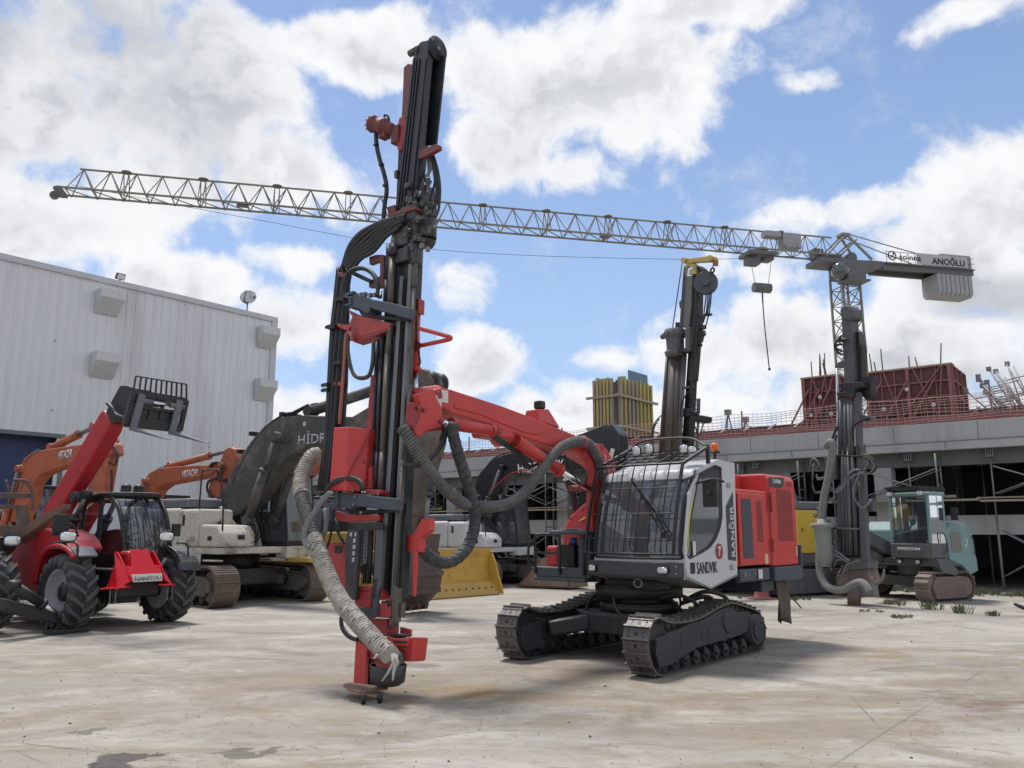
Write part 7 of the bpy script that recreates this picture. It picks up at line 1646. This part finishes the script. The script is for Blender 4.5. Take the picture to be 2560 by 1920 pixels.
rplate('feed_beam',z3_((500,220),(540,215),(535,640),(495,1100),(465,1100),(470,640)),.0,.25,BLK)
rplate('feed_beam',z3_((480,640),(520,640),(470,1659),(410,1659)),-.1,.2,BLK)
c=R2F.x(*z3_((607,297))[0],XM); a=MB(); a.lathe(c+Vector((-.05,0,0)),(.72,.45,0),[(0,.02),(0,.30),(.04,.31),(.14,.31),(.15,.30),(.15,.02)],26); hr_=a.build('hose_reel',mat('reel_dark_grey',(.07,.075,.09),.5),r2,bevel=.005)
a=MB(); a.cyl(c+Vector((.08,.10,0)),c+Vector((.16,.15,0)),.10,n=14); a.build('reel_hub',ME,hr_)
for l in (((545,260),(535,350),(530,600),(500,900),(485,1150)),((555,280),(545,420),(535,700),(505,1000),(480,1250)),((660,340),(655,420),(640,540),(605,670)),((630,390),(625,470),(615,540),(590,620)),((615,390),(605,480),(598,540)),((560,400),(545,470),(545,520)),((645,360),(640,450),(625,550)),((580,560),(560,600),(560,640)),((600,560),(590,600),(580,650)),((480,1180),(440,1230),(410,1300),(400,1400)),((240,1390),(190,1450),(165,1540),(160,1620)),((225,1420),(180,1500),(175,1620)),((480,1440),(500,1520),(540,1540)),((600,1420),(580,1500),(560,1560)),((470,1300),(530,1300)),((465,1340),(540,1340)),((470,1500),(520,1480),(545,1560))):
    MB().tube(rp(z3_(*l),.1),.03 if l[0][0]>540 and l[0][1]<300 else .018,n=7,sub=4).build('hydraulic_hose',RUB,r2)
rplate('reel_bracket',z3_((530,545),(655,540),(655,560),(530,575)),.05,.06,ME)
# yellow hoist on top
rplate('hoist_arm',z3_((415,95),(440,80),(480,85),(650,62),(680,72),(680,105),(650,112),(520,118),(460,130),(420,125)),.1,.16,mat('pale_yellow_hoist',(.50,.38,.12),.55,dirt=(.3,.22,.1),dn=.4),bevel=.015)
rplate('hoist_frame',z3_((430,150),(470,125),(520,130),(530,215),(470,220),(470,190),(505,160),(470,150),(440,165),(430,235),(422,235)),.08,.12,MATS['pale_yellow_hoist'])
a=MB()
for l,r in(((435,105),.075),((655,85),.075)): q=R2F.x(*z3_(l)[0],XM+.12); a.cyl(q,q+Vector((.06,0,0)),r,n=16)
a.build('hoist_sheave',MATS['pale_yellow_hoist'],r2)
rplate('hoist_head',z3_((530,140),(565,170),(565,210),(540,250),(515,250),(515,200)),.0,.3,BLK); rplate('hoist_weight',z3_((668,98),(692,95),(690,145),(668,145)),.1,.12,mat('hoist_brown',(.25,.12,.06),.6))
P=rp(z3_((677,145),(668,165),(668,185),(672,200)),.05); a=MB(); a.cyl(P[0],P[1],.015,n=6); a.lathe(P[2],(1,0,0),[(-.02,.075),(.02,.075),(.02,.045),(-.02,.045)],14,closed=True); a.build('hoist_hook',BLK,r2)
P=rp(z3_((418,110),(337,660)),.1); MB().cyl(P[0],P[1],.015,n=5).build('hoist_rope',BLK,r2)
P=rp(z3_((435,160),(428,235)),.1); MB().cyl(P[0],P[1],.02,n=5).build('hoist_rail',ME,r2)
# rotary head
a=MB(); c0=rp(z3_((355,700)),.1)[0]; up=Vector((0,0,1)); a.lathe(c0,up,[(.03,.12),(.08,.26),(-.02,.30),(-.10,.30),(-.16,.26),(-.18,.24),(-.50,.23),(-.54,.28),(-.64,.27),(-.68,.12)],22); a.build('rotary_head',mat('grimy_head',(.10,.10,.11),.6,dirt=(.22,.19,.14),dn=.6,ds=3,bump=.3),r2,bevel=.01)
a=MB()
for k in range(12): t=k*math.pi/6; a.box(c0+Vector((.30*math.cos(t),.30*math.sin(t),-.06)),(.05,.05,.07))
q=rp(z3_((255,735)),.1)[0]; a.ball(q,.08,10); a.build('head_lug',MATS['pale_yellow_hoist'] if 0 else MBG,r2)
rplate('head_plate',z3_((440,660),(480,655),(470,860),(440,855)),.2,.2,DG3); rplate('head_stub',z3_((360,615),(390,615),(390,680),(355,680)),.05,.15,BLK); rplate('side_fin',z3_((388,450),(410,425),(405,480),(395,500)),.0,.05,ME); rplate('head_plate',z3_((265,870),(290,840),(440,830),(470,860),(350,870),(280,895)),.25,.3,BLK)
q0,q1,q2_=[rp(z3_(p),-.15)[0] for p in((565,680),(550,780),(535,880))]
a=MB(); a.cyl(q0,q1,.15,.12,n=18); a.cyl(q1,q2_,.09,.08,n=16); a.cyl(q2_,rp(z3_((530,960)),-.15)[0],.045,n=12); a.ball(rp(z3_((598,715)),-.1)[0],.06,8); a.ball(rp(z3_((570,805)),-.1)[0],.055,8); a.box(rp(z3_((570,660)),-.1)[0],(.18,.24,.10)); a.build('hammer_motor',MATS['oily_black_drill'],r2,bevel=.01)
for x0,x1,r,m_ in((362,315,.135,RODM),(392,362,.10,BRT),(297,240,.055,BRT),(322,270,.04,BRT),(434,385,.055,ME),(425,350,.05,BRT),(447,400,.03,RAIL)):
    P=rp(z3_((x0,880),(x1,1659)),.05); d=P[1]-P[0]; MB().cyl(P[0],P[0]+d*1.25,r,n=14).build('drill_tube',m_,r2)
rplate('cable_bracket',z3_((415,1150),(490,1140),(490,1160),(415,1170)),.1,.08,ME)
rplate('jib_bracket',z3_((405,1330),(470,1330),(530,1370),(520,1390),(405,1400)),.0,.15,BLK)
P=rp(z3_((552,1250),(550,1370),(540,1659)),.0); a=MB(); a.cyl(P[0],P[1],.055,.045,n=12); a.cyl(P[1],P[1]+(P[2]-P[1])*1.2,.03,n=10); a.build('rod_gripper',ME,r2)
rplate('gripper_block',z3_((480,1400),(550,1385),(610,1400),(605,1445),(550,1450),(485,1440)),.05,.25,BLK)
MB().box(R2F.x(1670,1128,3.2),(.3,.25,.35)).build('yellow_box',YELB,r2)

# ---------------------------------------------------------------- small things on the yard
q=RF.M@RF.z(0,0,0) if 0 else ray(1905,1497); t=-CH/q.z; X,Y=q.x*t,q.y*t
cn=MB(); cn.lathe((X,Y,0),(0,0,1),[(0,.38),(.03,.38),(.04,.20),(.22,.17),(.38,.155),(.40,.02)],18); tag(cn.build('bollard_stub',mat('faded_red_stub',(.33,.07,.07),.7,dirt=(.25,.2,.18),dn=.6)),'short faded red round stub with wide flange on the ground behind the white cab','bollard')
q=ray(2552,1530); t=-CH/q.z; X,Y=q.x*t,q.y*t; a=MB(); a.tube([(X-.10,Y+.05,.17),(X-.03,Y,.13),(X+.12,Y-.05,.07),(X+.35,Y-.1,.05)],lambda f:.03+.03*f,n=8); tag(a.build('scrap_hook',BLK),'dark bent piece of scrap metal lying at the right edge of the yard','scrap metal')
